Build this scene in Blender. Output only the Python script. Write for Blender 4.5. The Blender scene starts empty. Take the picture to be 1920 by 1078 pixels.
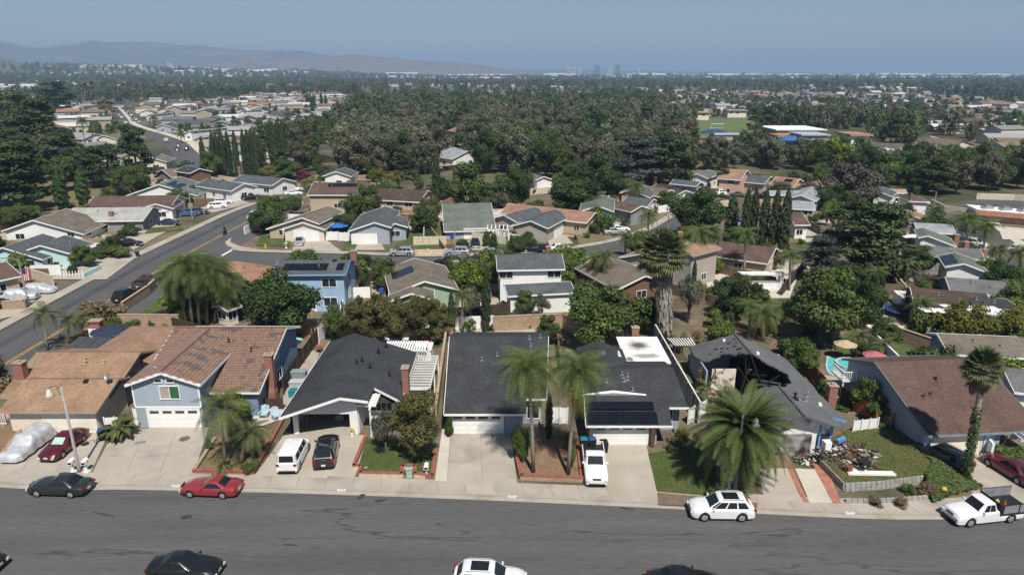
import bpy, math, random
import numpy as np
from mathutils import Vector, Matrix
S = bpy.context.scene
COL = S.collection
R = random.Random(11)
rad = math.radians
# ---------------------------------------------------------------- camera
F, CX, CY, HZ, CAMH = 1280.0, 960.0, 539.0, 138.0, 32.0
PITCH = math.atan((CY - HZ) / F)
SP, CP = math.sin(PITCH), math.cos(PITCH)
cd = bpy.data.cameras.new('camera')
cd.sensor_width = 36.0
cd.lens = 36.0 * F / 1920.0
cd.clip_start = 0.5
cd.clip_end = 60000.0
cam = bpy.data.objects.new('camera', cd)
COL.objects.link(cam)
cam.location = (0, 0, CAMH)
cam.rotation_euler = (math.pi / 2 - PITCH, 0, 0)
S.camera = cam
# ---------------------------------------------------------------- sky, sun, exposure
SUN_EL, SUN_X, SUN_Y = rad(56), 0.25, -0.968
SUN_AZ = math.atan2(SUN_X, SUN_Y)
w = bpy.data.worlds.new('World')
S.world = w
w.use_nodes = True
wn = w.node_tree
wn.nodes.clear()
wo = wn.nodes.new('ShaderNodeOutputWorld')
wb = wn.nodes.new('ShaderNodeBackground')
ws = wn.nodes.new('ShaderNodeTexSky')
ws.sky_type = 'NISHITA'
ws.sun_disc = False
ws.sun_elevation = SUN_EL
ws.sun_rotation = SUN_AZ
ws.altitude = 200
ws.air_density = 1.0
ws.dust_density = 0.25
ws.ozone_density = 3.5
wb.inputs['Strength'].default_value = 0.056
wn.links.new(ws.outputs[0], wb.inputs[0])
wn.links.new(wb.outputs[0], wo.inputs[0])
sd = bpy.data.lights.new('sun', 'SUN')
sd.energy = 4.7
sd.angle = rad(0.53)
sd.color = (1.0, 0.955, 0.88)
sun = bpy.data.objects.new('sun', sd)
COL.objects.link(sun)
sun.location = (30, -100, 150)
sdir = Vector((SUN_X * math.cos(SUN_EL), SUN_Y * math.cos(SUN_EL), math.sin(SUN_EL)))
sun.rotation_euler = sdir.to_track_quat('Z', 'Y').to_euler()
S.view_settings.view_transform = 'Standard'
S.view_settings.look = 'None'
S.view_settings.exposure = 0.36
S.view_settings.gamma = 1.0
S.view_settings.use_curve_mapping = False
S.render.engine = 'CYCLES'
S.cycles.max_bounces = 6
S.cycles.diffuse_bounces = 2
S.cycles.glossy_bounces = 2
S.cycles.transmission_bounces = 3
S.cycles.transparent_max_bounces = 8
S.cycles.volume_bounces = 0
# ---------------------------------------------------------------- places: photo pixel -> point of the real ground
def G(px, py, z=0.0):
 u = (px - CX) / F
 v = (py - CY) / F
 t = (CAMH - z) / (SP + CP * v)
 return (t * u, t * (CP - SP * v))
def zat(py, y):
 v = (py - CY) / F
 t = y / (CP - SP * v)
 return CAMH - t * (SP + CP * v)
# ---------------------------------------------------------------- materials
def srgb(r, g, b):
 return tuple(((c /255.0)/12.92 if c <=10 else (((c /255.0) +0.055)/1.055)**2.4) for c in (r,g,b))
MATS = {}
class NT:
 """short hand for building a node tree"""
 def __init__(s, name):
  s.m = bpy.data.materials.new(name)
  s.m.use_nodes = True
  s.t = s.m.node_tree
  s.b = s.t.nodes['Principled BSDF']
  MATS[name] = s.m
 def n(s, kind, out=0, **ins):
  """add a node; ins: property names (lower case) or input index/name prefixed by i_"""
  nd = s.t.nodes.new('ShaderNode' + kind)
  for k, v in ins.items():
   if k.startswith('i_'):
    k = int(k[2:]) if k[2:].isdigit() else k[2:].replace('_', ' ')
    if isinstance(v, bpy.types.NodeSocket): s.t.links.new(v, nd.inputs[k])
    else: nd.inputs[k].default_value = v
   else: setattr(nd, k, v)
  return nd.outputs[out]
 def rng(s, x, a, b, c, d): return s.n('MapRange', i_0=x, i_1=a, i_2=b, i_3=c, i_4=d)
 def mul(s, a, b): return s.n('Math', operation='MULTIPLY', i_0=a, i_1=b)
 def noise(s,vec,sc,det=4,out=0): return s.n('TexNoise',out,i_0=vec,i_Scale=sc,i_Detail=det)
 def scale(s, v, k): return s.n('VectorMath', operation='SCALE', i_0=v, i_Scale=k)
 def mix(s, f, a, b): return s.n('Mix', 2, data_type='RGBA', i_0=f, i_6=a, i_7=b)
 def set(s, k, v):
  if isinstance(v, bpy.types.NodeSocket): s.t.links.new(v, s.b.inputs[k])
  else: s.b.inputs[k].default_value = v
 def pos(s): return s.n('NewGeometry')
def M(name,col=(.5,.5,.5),rough=0.75,var=0.18,scale=2.0,fine=0.12,fscale=30.0,stretch=(1,1,1),spec=0.3,metal=0.0,
   bump=0.0, bscale=40.0, pos=False, col2=None, coat=0.0, patch=None, lines=None):
 """principled material: base colour broken up by two noises; optional blotches of a second colour (stains, wear) and cracks"""
 if name in MATS: return MATS[name]
 t = NT(name)
 t.set('Roughness', rough); t.set('Metallic', metal); t.set('Specular IOR Level', spec)
 if coat: t.set('Coat Weight', coat); t.set('Coat Roughness', .06)
 mp = t.n('Mapping', i_0=t.pos() if pos else t.n('TexCoord', 3), i_Scale=stretch)
 k = t.mul(t.rng(t.noise(mp,scale),.3,.7,1 -var,1 +var),t.rng(t.noise(mp,fscale,2),.3,.7,1 -fine,1 +fine))
 base = col
 if col2 is not None:
  p = patch or (scale * .5, .45, .6)
  base = t.mix(t.rng(t.noise(mp, p[0], 6), p[1], p[2], 0, 1), (*col, 1), (*col2, 1))
 out = t.scale(base, k)
 if lines is not None:      # thin darker cracks: (scale, width, darkness)
  wob = t.scale(t.noise(mp, lines[0] * 3, 4, 1), .6 / lines[0])
  vo = t.n('TexVoronoi',0,feature='DISTANCE_TO_EDGE',i_Scale=lines[0],i_0=t.n('VectorMath',operation='ADD',i_0=mp,i_1=wob))
  gate = t.rng(t.noise(mp, lines[0] * 2.3, 2), .42, .58, 1.0, lines[2])
  out = t.scale(out,t.n('Mix',0,data_type='FLOAT',i_0=t.rng(vo,0,lines[1],0,1),i_2=gate,i_3=1.0))
 t.set('Base Color', out)
 if bump:
  t.set('Normal',t.n('Bump',i_Strength=bump,i_Distance=.02,i_Height=t.noise(mp,bscale,3)))
 return t.m
def MV(name, rough=0.7, spec=0.2, trans=0.0, objvar=0.0, huevar=0.0):
 """material whose colour is the piece's own colour (mesh attribute 'tint'), varied from object to object"""
 if name in MATS: return MATS[name]
 t = NT(name)
 t.set('Roughness', rough); t.set('Specular IOR Level', spec)
 out = t.n('Attribute', attribute_name='tint')
 if objvar:
  r = t.n('ObjectInfo', 5)
  fr = t.n('Math', operation='FRACT', i_0=t.mul(r, 7.31))
  out = t.n('HueSaturation',i_Hue=t.rng(fr,0,1,.5 -huevar *.3,.5 +huevar),i_Value=t.rng(r,0,1,1 -objvar,1 +objvar),i_Color=out)
 t.set('Base Color', out)
 if trans:
  mx = t.n('MixShader',i_0=trans,i_1=t.b.outputs[0],i_2=t.n('BsdfTranslucent',i_0=out))
  t.t.links.new(mx, t.t.nodes['Material Output'].inputs[0])
 return t.m
def shingle(name, col, var=0.26, course=0.055, dark=0.26, streak=0.18):
 """asphalt shingles: courses follow the height on the slope, tabs vary in tone"""
 if name in MATS: return MATS[name]
 t = NT(name)
 t.set('Roughness', .95); t.set('Specular IOR Level', .12)
 p = t.pos()
 sx = t.n('SeparateXYZ', i_0=p).node.outputs
 dv = t.n('Math', operation='DIVIDE', i_0=sx[2], i_1=course)
 ed = t.rng(t.n('Math', operation='FRACT', i_0=dv), 0, .3, 1 - dark, 1)
 cb = t.n('CombineXYZ', i_0=sx[0], i_1=sx[1], i_2=t.n('Math', operation='FLOOR', i_0=dv))
 tab = t.rng(t.noise(cb, 3.2, 2), .25, .75, 1 - var, 1 + var)
 age = t.rng(t.noise(p, .5, 6), .3, .7, 1 - streak, 1 + streak)
 t.set('Base Color', t.scale(col, t.mul(t.mul(tab, age), ed)))
 return t.m
def brickmat(name, col, mortar, bw=0.22, bh=0.075):
 if name in MATS: return MATS[name]
 t = NT(name)
 t.set('Roughness', .9)
 sx = t.n('SeparateXYZ', i_0=t.pos()).node.outputs
 cb = t.n('CombineXYZ', i_0=t.n('Math', i_0=sx[0], i_1=sx[1]), i_1=sx[2])
 t.set('Base Color',t.n('TexBrick',i_0=cb,i_Color1=(*col,1),i_Color2=(*[c *.7 for c in col],1),i_Mortar=(*mortar,1),i_Scale=1.0,i_Mortar_Size=.008,i_Brick_Width=bw,i_Row_Height=bh))
 return t.m
# ---------------------------------------------------------------- objects
def tag(o, label=None, cat=None, group=None, kind=None):
 if label: o['label'] = label
 if cat: o['category'] = cat
 if group: o['group'] = group
 if kind: o['kind'] = kind
 return o
def empty(name, loc, rz=0.0, label=None, cat=None, group=None):
 o = bpy.data.objects.new(name, None)
 o.empty_display_size = 0.3
 COL.objects.link(o)
 o.location = (loc[0], loc[1], loc[2] if len(loc) > 2 else 0.0)
 o.rotation_euler = (0, 0, rz)
 return tag(o, label, cat, group)
def kids(o):
 return [c for c in o.children]
def copy_tree(o, parent=None):
 c = o.copy()
 COL.objects.link(c)
 if parent is not None:
  c.parent = parent
 for ch in o.children:
  copy_tree(ch, c)
 return c
def origin(o):
 v = Vector((0, 0, 0))
 while o is not None:
  v += o.location
  o = o.parent
 return v
class MB:
 def __init__(s):
  s.v, s.f, s.m = [], [], []
 def add(s, vs, fs, mi=0):
  n = len(s.v)
  s.v.extend([tuple(p) for p in vs])
  s.f.extend([tuple(i + n for i in f) for f in fs])
  s.m.extend([mi] * len(fs))
  return s
 def box(s, x0, x1, y0, y1, z0, z1, mi=0):
  return s.add([(x0,y0,z0),(x1,y0,z0),(x1,y1,z0),(x0,y1,z0),(x0,y0,z1),(x1,y0,z1),(x1,y1,z1),(x0,y1,z1)],
      [(3,2,1,0),(4,5,6,7),(0,1,5,4),(1,2,6,5),(2,3,7,6),(3,0,4,7)],mi)
 def obox(s, c, sz, rz=0.0, mi=0, taper=1.0):
  ca, sa = math.cos(rz), math.sin(rz)
  vs = []
  for z, k in ((-.5, 1.0), (.5, taper)):
   for x, y in ((-.5, -.5), (.5, -.5), (.5, .5), (-.5, .5)):
    X, Y = x * sz[0] * k, y * sz[1] * k
    vs.append((c[0] + X * ca - Y * sa, c[1] + X * sa + Y * ca, c[2] + z * sz[2]))
  return s.add(vs,[(3,2,1,0),(4,5,6,7),(0,1,5,4),(1,2,6,5),(2,3,7,6),(3,0,4,7)],mi)
 def prism(s, poly, z0, z1, mi=0, cap=True):
  n = len(poly)
  a = sum(poly[i][0]*poly[(i +1)%n][1] -poly[(i +1)%n][0]*poly[i][1] for i in range(n))
  if a < 0: poly = poly[::-1]
  vs = [(p[0], p[1], z0) for p in poly] + [(p[0], p[1], z1) for p in poly]
  fs = [(i, (i + 1) % n, n + (i + 1) % n, n + i) for i in range(n)]
  if cap: fs += [tuple(range(n, 2 * n)), tuple(range(n - 1, -1, -1))]
  return s.add(vs, fs, mi)
 def bar(s, a, b, wd, ht, mi=0):
  """a rectangular bar from a to b (3d)"""
  a, b = Vector(a), Vector(b)
  d = (b - a).normalized()
  up = Vector((0, 0, 1)) if abs(d.z) < 0.95 else Vector((1, 0, 0))
  sx = d.cross(up).normalized() * (wd / 2)
  sy = sx.cross(d).normalized() * (ht / 2)
  vs = [p +i *sx +j *sy for p in (a,b) for i,j in ((-1,-1),(1,-1),(1,1),(-1,1))]
  return s.add(vs,[(0,1,2,3),(7,6,5,4),(0,4,5,1),(1,5,6,2),(2,6,7,3),(3,7,4,0)],mi)
 def tube(s, pts, rs, n=8, mi=0, cap=True):
  pts = [Vector(p) for p in pts]
  if not isinstance(rs, (list, tuple)): rs = [rs] * len(pts)
  vs = []
  for i, p in enumerate(pts):
   d = (pts[min(i + 1, len(pts) - 1)] - pts[max(i - 1, 0)])
   d = d.normalized() if d.length > 1e-9 else Vector((0, 0, 1))
   up = Vector((1, 0, 0)) if abs(d.x) < 0.8 else Vector((0, 1, 0))
   a = d.cross(up).normalized()
   c = a.cross(d).normalized()
   for k in range(n):
    t = 2 * math.pi * k / n
    vs.append(p + (a * math.cos(t) + c * math.sin(t)) * rs[i])
  fs = []
  for i in range(len(pts) - 1):
   for k in range(n):
    k2 = (k + 1) % n
    fs.append((i * n + k, (i + 1) * n + k, (i + 1) * n + k2, i * n + k2))
  if cap:
   fs.append(tuple(range(n)))
   fs.append(tuple(reversed(range((len(pts) - 1) * n, len(pts) * n))))
  return s.add(vs, fs, mi)
 def lathe(s, prof, n=16, mi=0, c=(0, 0, 0)):
  vs, fs = [], []
  for r, z in prof:
   for k in range(n):
    t = 2 * math.pi * k / n
    vs.append((c[0] + r * math.cos(t), c[1] + r * math.sin(t), c[2] + z))
  for i in range(len(prof) - 1):
   for k in range(n):
    k2 = (k + 1) % n
    fs.append((i * n + k, i * n + k2, (i + 1) * n + k2, (i + 1) * n + k))
  return s.add(vs, fs, mi)
 def mesh(s, name, mats, smooth=False, org=(0, 0, 0)):
  me = bpy.data.meshes.new(name)
  o = Vector(org)
  me.from_pydata([(v[0] - o.x, v[1] - o.y, v[2] - o.z) for v in s.v], [], s.f)
  for m in (mats if isinstance(mats, (list, tuple)) else [mats]):
   me.materials.append(m)
  if any(s.m):
   me.polygons.foreach_set('material_index', s.m)
  if smooth:
   me.polygons.foreach_set('use_smooth', [True] * len(s.f))
  me.update()
  return me
 def build(s, name, mats, parent=None, world=True, smooth=False, kind=None, own=None):
  """link as one object; world=True: coordinates are world coordinates (the parent is not rotated)"""
  org = origin(parent) if (parent is not None and world) else Vector((0, 0, 0))
  if own is not None: org = Vector(own)
  me = s.mesh(name, mats, smooth, org)
  o = bpy.data.objects.new(name, me)
  COL.objects.link(o)
  if parent is not None:
   o.parent = parent
  elif own is not None:
   o.location = own
  if kind: o['kind'] = kind
  return o
def link_mesh(name, me, parent=None, loc=(0, 0, 0), rot=(0, 0, 0), scale=(1, 1, 1)):
 o = bpy.data.objects.new(name, me)
 COL.objects.link(o)
 if parent is not None: o.parent = parent
 o.location, o.rotation_euler, o.scale = loc, rot, scale
 return o
def ngon(name, pts, z, mat, kind='structure', parent=None):
 b = MB()
 p = [(x, y, z) for x, y in pts]
 a = sum(p[i][0]*p[(i +1)%len(p)][1] -p[(i +1)%len(p)][0]*p[i][1] for i in range(len(p)))
 if a < 0: p = p[::-1]
 b.add(p, [tuple(range(len(p)))])
 return b.build(name, mat, parent, kind=kind)
def lerp(a, b, t):
 return tuple(a[i] + (b[i] - a[i]) * t for i in range(len(a)))
def resample(pts, step):
 out = [pts[0]]
 L = 0
 for a, b in zip(pts, pts[1:]):
  d = math.hypot(b[0] - a[0], b[1] - a[1])
  n = max(1, int(round(d / step)))
  for k in range(1, n + 1): out.append(lerp(a, b, k / n))
 return out
def offset(pts, d):
 """polyline moved sideways by d (positive: to the left of its direction)"""
 out = []
 for i, p in enumerate(pts):
  a, b = pts[max(i - 1, 0)], pts[min(i + 1, len(pts) - 1)]
  l = math.hypot(b[0] - a[0], b[1] - a[1])
  out.append((p[0] - (b[1] - a[1]) / l * d, p[1] + (b[0] - a[0]) / l * d))
 return out
def smooth_line(pts, n=6):
 """catmull-rom through the points"""
 P = [pts[0]] + list(pts) + [pts[-1]]
 out = []
 for i in range(1, len(P) - 2):
  p0, p1, p2, p3 = P[i - 1], P[i], P[i + 1], P[i + 2]
  for k in range(n):
   t = k / n
   out.append(tuple(0.5*(2*p1[j] +(p2[j] -p0[j])*t +(2*p0[j] -5*p1[j] +4*p2[j] -p3[j])*t *t
         +(3*p1[j] -p0[j] -3*p2[j] +p3[j])*t **3) for j in (0,1)))
 out.append(tuple(pts[-1]))
 return out
def strip(name, la, lb, z, mat, kind='structure', parent=None):
 b = MB()
 n = len(la)
 b.add([(x,y,z) for x,y in la] +[(x,y,z) for x,y in lb],[(i,n +i,n +i +1,i +1) for i in range(n -1)])
 o = b.build(name, mat, parent, kind=kind)
 if o.data.polygons[0].normal.z < 0: o.data.flip_normals()
 return o
# ================================================================ GROUND, ROADS, HILLS
m_ground = M('dry_ground',(0.16,0.125,0.085),var=0.25,scale=0.25,fine=0.2,fscale=3,pos=True,col2=(0.085,0.085,0.045),patch=(0.06,0.45,0.6),rough=0.95)
m_asph = M('asphalt',(0.092,0.090,0.088),var=0.15,scale=0.5,fine=0.15,fscale=9,pos=True,stretch=(0.10,1,1),rough=0.9,lines=(0.22,0.012,0.5),bump=0.25,bscale=60)
m_asph2 = M('street_asphalt',(0.085,0.084,0.084),var=0.12,scale=0.1,fine=0.1,fscale=3,pos=True,rough=0.9,lines=(0.08,0.004,0.75))
m_conc = M('pale_concrete',(0.36,0.32,0.268),var=0.10,scale=0.5,fine=0.07,fscale=14,pos=True,rough=0.9,col2=(0.25,0.215,0.17),patch=(0.35,0.52,0.75))
m_conc2 = M('warm_concrete',(0.39,0.345,0.285),var=0.10,scale=0.6,fine=0.06,fscale=14,pos=True,rough=0.9,col2=(0.30,0.255,0.20),patch=(0.3,0.5,0.75))
m_conc3 = M('light_concrete',(0.50,0.45,0.37),var=0.08,scale=0.5,fine=0.06,fscale=10,pos=True,rough=0.9)
m_joint = M('joint_bed', (0.16, 0.14, 0.11), rough=1.0, pos=True)  # dark bed showing in the open slab joints
m_lawn = M('lawn_grass',(0.060,0.085,0.022),var=0.25,scale=0.9,fine=0.3,fscale=16,pos=True,col2=(0.13,0.11,0.04),patch=(0.28,0.5,0.72),rough=0.95,bump=0.6,bscale=30)
m_lawn2 = M('dry_lawn',(0.17,0.135,0.07),var=0.2,scale=0.8,fine=0.25,fscale=18,pos=True,col2=(0.085,0.085,0.035),patch=(0.35,0.5,0.7),rough=0.95,bump=0.6,bscale=30)
m_field = M('field_turf',(0.10,0.14,0.045),var=0.15,scale=0.05,fine=0.15,fscale=0.8,pos=True,rough=0.95)
m_soil = M('bare_soil',(0.17,0.115,0.075),var=0.25,scale=0.7,fine=0.25,fscale=9,pos=True,rough=1.0)
m_mulch = M('brown_mulch',(0.20,0.13,0.075),var=0.22,scale=0.8,fine=0.3,fscale=10,pos=True,rough=1.0)
m_yellow = M('yellow_paint',(0.55,0.30,0.04),var=0.2,scale=1.5,fine=0.2,fscale=20,pos=True)
m_white = M('white_paint', (0.78, 0.77, 0.74), var=0.05, scale=2, fine=0.03)
m_line = M('road_line_white', (0.62, 0.62, 0.6), var=0.12, scale=2, fine=0.1, pos=True)
m_brick = brickmat('red_brick', (0.30, 0.085, 0.05), (0.30, 0.24, 0.19))
m_block = brickmat('tan_block_wall', (0.40, 0.28, 0.19), (0.28, 0.20, 0.14), bw=0.40, bh=0.20)
HAZE_DENSITY = 0.000165
def hnoise(x, y, s, oct=4):
 v, a = 0.0, 1.0
 from mathutils import noise
 return noise.fractal(Vector((x / s, y / s, 3.7)), 0.9, 2.1, oct)
def elev(x, y):
 """far terrain: the plain rises to foothills far away on the left"""
 r = math.hypot(x, y)
 if r < 1500: return 0.0
 th = math.atan2(x, y)
 a = max(0.0, min(1.0, (-0.10 - th) / 0.45))
 k = max(0.0, min(1.0, (r - 1500) / 3500.0))
 return a * k * k * (3 - 2 * k) * 62 * (1 + 0.35 * hnoise(x, y, 1300))
# one ground sheet out to the horizon
radii = [0,20,60,110,170,250,400,650,1000,1500,1900,2300,2800,3300,3900,4600,5400,6500,8000,10500,14000,19000,23500]
nth = 120
gb = MB()
vs = [(0, 0, 0)]
for r in radii[1:]:
 for k in range(nth):
  t = 2 * math.pi * k / nth
  x, y = r * math.sin(t), r * math.cos(t)
  vs.append((x, y, elev(x, y) if y > 0 else 0.0))
fs = [(0, 1 + (k + 1) % nth, 1 + k) for k in range(nth)]
for i in range(len(radii) - 2):
 for k in range(nth):
  k2 = (k + 1) % nth
  a, b2 = 1 + i * nth, 1 + (i + 1) * nth
  fs.append((a + k, a + k2, b2 + k2, b2 + k))
gb.add(vs, fs)
gm = M('far_ground',(0.15,0.118,0.078),var=0.25,scale=0.2,fine=0.25,fscale=2,pos=True,col2=(0.055,0.062,0.03),patch=(0.012,0.42,0.55),rough=0.95)
ground = gb.build('ground', gm, kind='structure')
# hills on the skyline: each a long ridge of its own
def ridge(name, th0, th1, dist, depth, prof, mat, seed, nr=14):
 n = 110
 b = MB()
 vs = []
 for j in range(nr + 1):
  v = j / nr
  for i in range(n + 1):
   t = i / n
   th = th0 + (th1 - th0) * t
   r = dist + depth * v
   x, y = r * math.sin(th), r * math.cos(th)
   hh = np.interp(t, [p[0] for p in prof], [p[1] for p in prof])
   sh = math.sin(math.pi *min(1,v /1.2 +0.02)) ** 0.8 if v < 0.6 else 1.0 * max(0,math.cos((v -0.6)/0.4*math.pi /2))
   g = hnoise(x + seed * 999, y, depth * 0.55, 5)
   g2 = abs(hnoise(x + seed * 77, y * 0.6, depth * 0.22, 4))
   z = hh * sh * (1 + 0.16 * g - 0.22 * g2) - 3
   vs.append((x, y, z + 0.35 * elev(x, y) * (1 - v)))
 fs = [(j *(n +1) +i,j *(n +1) +i +1,(j +1)*(n +1) +i +1,(j +1)*(n +1) +i) for j in range(nr) for i in range(n)]
 b.add(vs, fs)
 o = b.build(name, mat, smooth=True, kind='structure')
 if o.data.polygons[0].normal.z < 0: o.data.flip_normals()
 return o
def pth(px): return math.atan((px - CX) / F / CP)
m_hillg = M('chaparral_hill',(0.075,0.07,0.045),var=0.3,scale=0.004,fine=0.3,fscale=0.03,pos=True,col2=(0.16,0.12,0.075),patch=(0.0025,0.5,0.62),rough=1.0)
m_hillt = M('dry_grass_hill',(0.17,0.13,0.09),var=0.2,scale=0.004,fine=0.25,fscale=0.03,pos=True,col2=(0.10,0.085,0.055),patch=(0.004,0.5,0.6),rough=1.0)
def hh(py, d): return CAMH + (HZ - py) / F * d * 1.0
D1 = 8200
tp = lambda px, a, b: (pth(px) - pth(a)) / (pth(b) - pth(a))
ridge('hills', pth(-120), pth(960), D1, 2600,
   [(tp(p,-120,960),hh(y,D1 +1300)) for p,y in ((-120,88),(0,89),(90,90),(160,93),(250,91),(345,90),(430,93),(520,100),(590,103),(660,113),(760,118),(860,126),(960,137))],m_hillg,1)
D2 = 6300
ridge('hills', pth(380), pth(1010), D2, 1500,
   [(tp(p,380,1010),hh(y,D2 +800)) for p,y in ((380,131),(450,122),(520,113),(600,114),(690,108),(740,111),(800,117),(860,119),(930,127),(1010,138))],m_hillt,2)
D3 = 4300
ridge('hills', pth(-200), pth(200), D3, 1500,
   [(tp(p,-200,200),hh(y,D3 +800)) for p,y in ((-200,92),(-60,95),(0,97),(40,104),(90,116),(150,128),(200,136))],m_hillg,3)
D4 = 9500
ridge('hills', pth(900), pth(1500), D4, 1500,
   [(tp(p,900,1500),hh(y,D4 +800)) for p,y in ((900,132),(1000,131),(1100,132),(1250,134),(1350,135.5),(1500,138))],m_hillg,4,nr=8)
# haze: one closed box of even, thin air round everything
hb = MB()
hb.box(-25000, 25000, -25000, 25000, -6, 480)
hz = bpy.data.materials.new('haze_air')
hz.use_nodes = True
hz.node_tree.nodes.clear()
ho = hz.node_tree.nodes.new('ShaderNodeOutputMaterial')
hv = hz.node_tree.nodes.new('ShaderNodeVolumePrincipled')
hv.inputs['Color'].default_value = (0.47, 0.67, 0.93, 1)
hv.inputs['Density'].default_value = HAZE_DENSITY
hv.inputs['Anisotropy'].default_value = 0.0
hz.node_tree.links.new(hv.outputs[0], ho.inputs['Volume'])
hb.build('haze', hz, kind='stuff')
# ---------------------------------------------------------------- the street in front
KERB = smooth_line([(-75,52.5)] +[G(*p) for p in ((0,913),(240,917),(480,922),(720,929.5),(960,939),(1200,950),(1440,963),(1600,970.5),(1720,973))] +[(36,44.2),(44,46.2),(56,51),(70,58)])
near_kerb = offset(KERB, -11.6)
strip('road', offset(KERB, 0.02), near_kerb, 0.004, m_asph)
GUT = offset(KERB, 0.42)
strip('gutter', offset(KERB, -0.04), GUT, 0.010, m_conc)
KTOP = offset(KERB, 0.58)
WALK_IN = offset(KERB, 2.35)
b = MB()
n = len(GUT)
b.add([(x,y,0.01) for x,y in GUT] +[(x,y,0.13) for x,y in GUT] +[(x,y,0.13) for x,y in KTOP],
   [(i,i +1,n +i +1,n +i) for i in range(n -1)] +[(n +i,n +i +1,2*n +i +1,2*n +i) for i in range(n -1)])
b.build('kerb', m_conc, kind='structure')
def walk(la, lb, step, z, name='pavement', mats=(m_conc, m_conc2), base=m_joint):
 """a pavement of separate cast slabs laid on a dark bed, joints left open"""
 o = strip(name, la, lb, z - 0.02, base)
 A, B = resample(la, 0.5), None
 def arc(l):
  s = [0]
  for p, q in zip(l, l[1:]): s.append(s[-1] + math.hypot(q[0] - p[0], q[1] - p[1]))
  return s
 sa, sb = arc(la), arc(lb)
 nsl = max(1, int(sa[-1] / step))
 def at(l, s, t):
  t *= s[-1]
  return (np.interp(t, s, [p[0] for p in l]), np.interp(t, s, [p[1] for p in l]))
 g = 0.012 / max(step, 0.1)
 for k in range(nsl):
  q = [at(la,sa,(k +g)/nsl),at(la,sa,(k +1 -g)/nsl),at(lb,sb,(k +1 -g)/nsl),at(lb,sb,(k +g)/nsl)]
  bb = MB()
  bb.prism([lerp(q[0],q[3],.008),lerp(q[1],q[2],.008),lerp(q[2],q[1],.008),lerp(q[3],q[0],.008)],z -0.03,z +R.uniform(-.003,.003))
  bb.build('slab', mats[0 if R.random() < .7 else 1], o)
 return o
walk(KTOP, WALK_IN, 2.3, 0.135)
# block of house lots behind the pavement
lot = offset(KERB, 2.37)
ngon('yard_ground',lot +[(80,70),(80,100),(-45,100),(-52,72),(-75,58)],0.09,m_ground)
def slabs(name, q, nu, nv, z, mats, gap=0.02, base=m_joint):
 """driveway: quad q (4 corners in order) of nu x nv cast slabs"""
 o = ngon(name, q, z - 0.025, base)
 def at(u, v): return lerp(lerp(q[0], q[1], u), lerp(q[3], q[2], u), v)
 lu = math.hypot(q[1][0] - q[0][0], q[1][1] - q[0][1])
 lv = math.hypot(q[3][0] - q[0][0], q[3][1] - q[0][1])
 gu, gv = gap / lu / 2, gap / lv / 2
 for i in range(nu):
  for j in range(nv):
   bb = MB()
   u0, u1, v0, v1 = i / nu + gu, (i + 1) / nu - gu, j / nv + gv, (j + 1) / nv - gv
   bb.prism([at(u0,v0),at(u1,v0),at(u1,v1),at(u0,v1)],z -0.04,z +R.uniform(-.003,.003))
   bb.build('slab',mats if not isinstance(mats,(list,tuple)) else R.choice(mats),o)
 return o
# ---------------------------------------------------------------- the other streets
def px(*pts): return [G(*p) for p in pts]
# wide street coming in from the left (its far kerb / its near kerb)
LK = smooth_line(px((-160,706),(0,621),(125,553),(250,487),(370,430),(432,401),(488,381),(540,372)))
RK = offset(LK, -15.2)
strip('road', LK, RK, 0.004, m_asph2)
mid = offset(LK, -7.7)
strip('road_marking', offset(mid, 0.09), offset(mid, 0.20), 0.010, m_yellow)
strip('road_marking', offset(mid, -0.20), offset(mid, -0.09), 0.010, m_yellow)
walk(LK, offset(LK, 1.9), 3.0, 0.13)
strip('tyre_wear',offset(LK,-2.6),offset(LK,-4.0),0.007,M('tyre_polished_asphalt',(0.062,0.062,0.064),pos=True,scale=.2,var=.15))
# cross street behind the second row of houses
CK = smooth_line(px((380,455),(430,468),(480,473.5),(640,477),(800,482),(960,477.5),(1067,468),(1150,454),(1215,434),(1262,408),(1285,392)))
CN = offset(CK, -10.5)
strip('road', CK, CN, 0.006, m_asph2)
walk(CK[6:], offset(CK[6:], 1.9), 3.0, 0.13)
strip('stop_line', px((414, 479), (437, 466)), px((418, 480), (441, 467)), 0.012, m_line)
# corner apron
ngon('pavement',px((422,455),(426,462),(445,469),(480,472),(480,468),(450,463),(432,455),(434,446)),0.125,m_conc2)
# street running up the far left
UK = smooth_line(px((300, 268), (318, 278), (332, 300), (375, 330)))
strip('road',smooth_line(px((205,203),(222,222),(230,236),(288,262),(318,282),(330,304),(352,318))),smooth_line(px((222,203),(238,222),(252,236),(335,262),(365,282),(382,300),(410,318))),0.006,m_asph2)
strip('pavement',smooth_line(px((222,203),(238,222),(252,236),(335,262),(365,282),(382,300))),smooth_line(px((227,203),(246,222),(266,236),(356,262),(384,278),(400,292))),0.1,m_conc3)
# right hand street
strip('road',smooth_line(px((1718,378),(1775,392),(1840,410),(1880,440),(1990,520))),smooth_line(px((1712,388),(1764,402),(1792,420),(1822,450),(1900,520))),0.006,m_asph2)
strip('pavement',smooth_line(px((1718,378),(1775,392),(1840,410),(1880,440),(1990,520))),smooth_line(px((1722,375),(1782,388),(1855,407),(1895,438),(2020,520))),0.1,m_conc3)
strip('road',px((1590,440),(1840,372),(1960,384)),px((1560,460),(1835,381),(1960,396)),0.005,m_asph2)
# street seen between the cypresses
strip('road',px((1374,425),(1383,395),(1398,374),(1440,360)),px((1384,425),(1396,398),(1418,378),(1450,368)),0.006,m_asph2)
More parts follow.
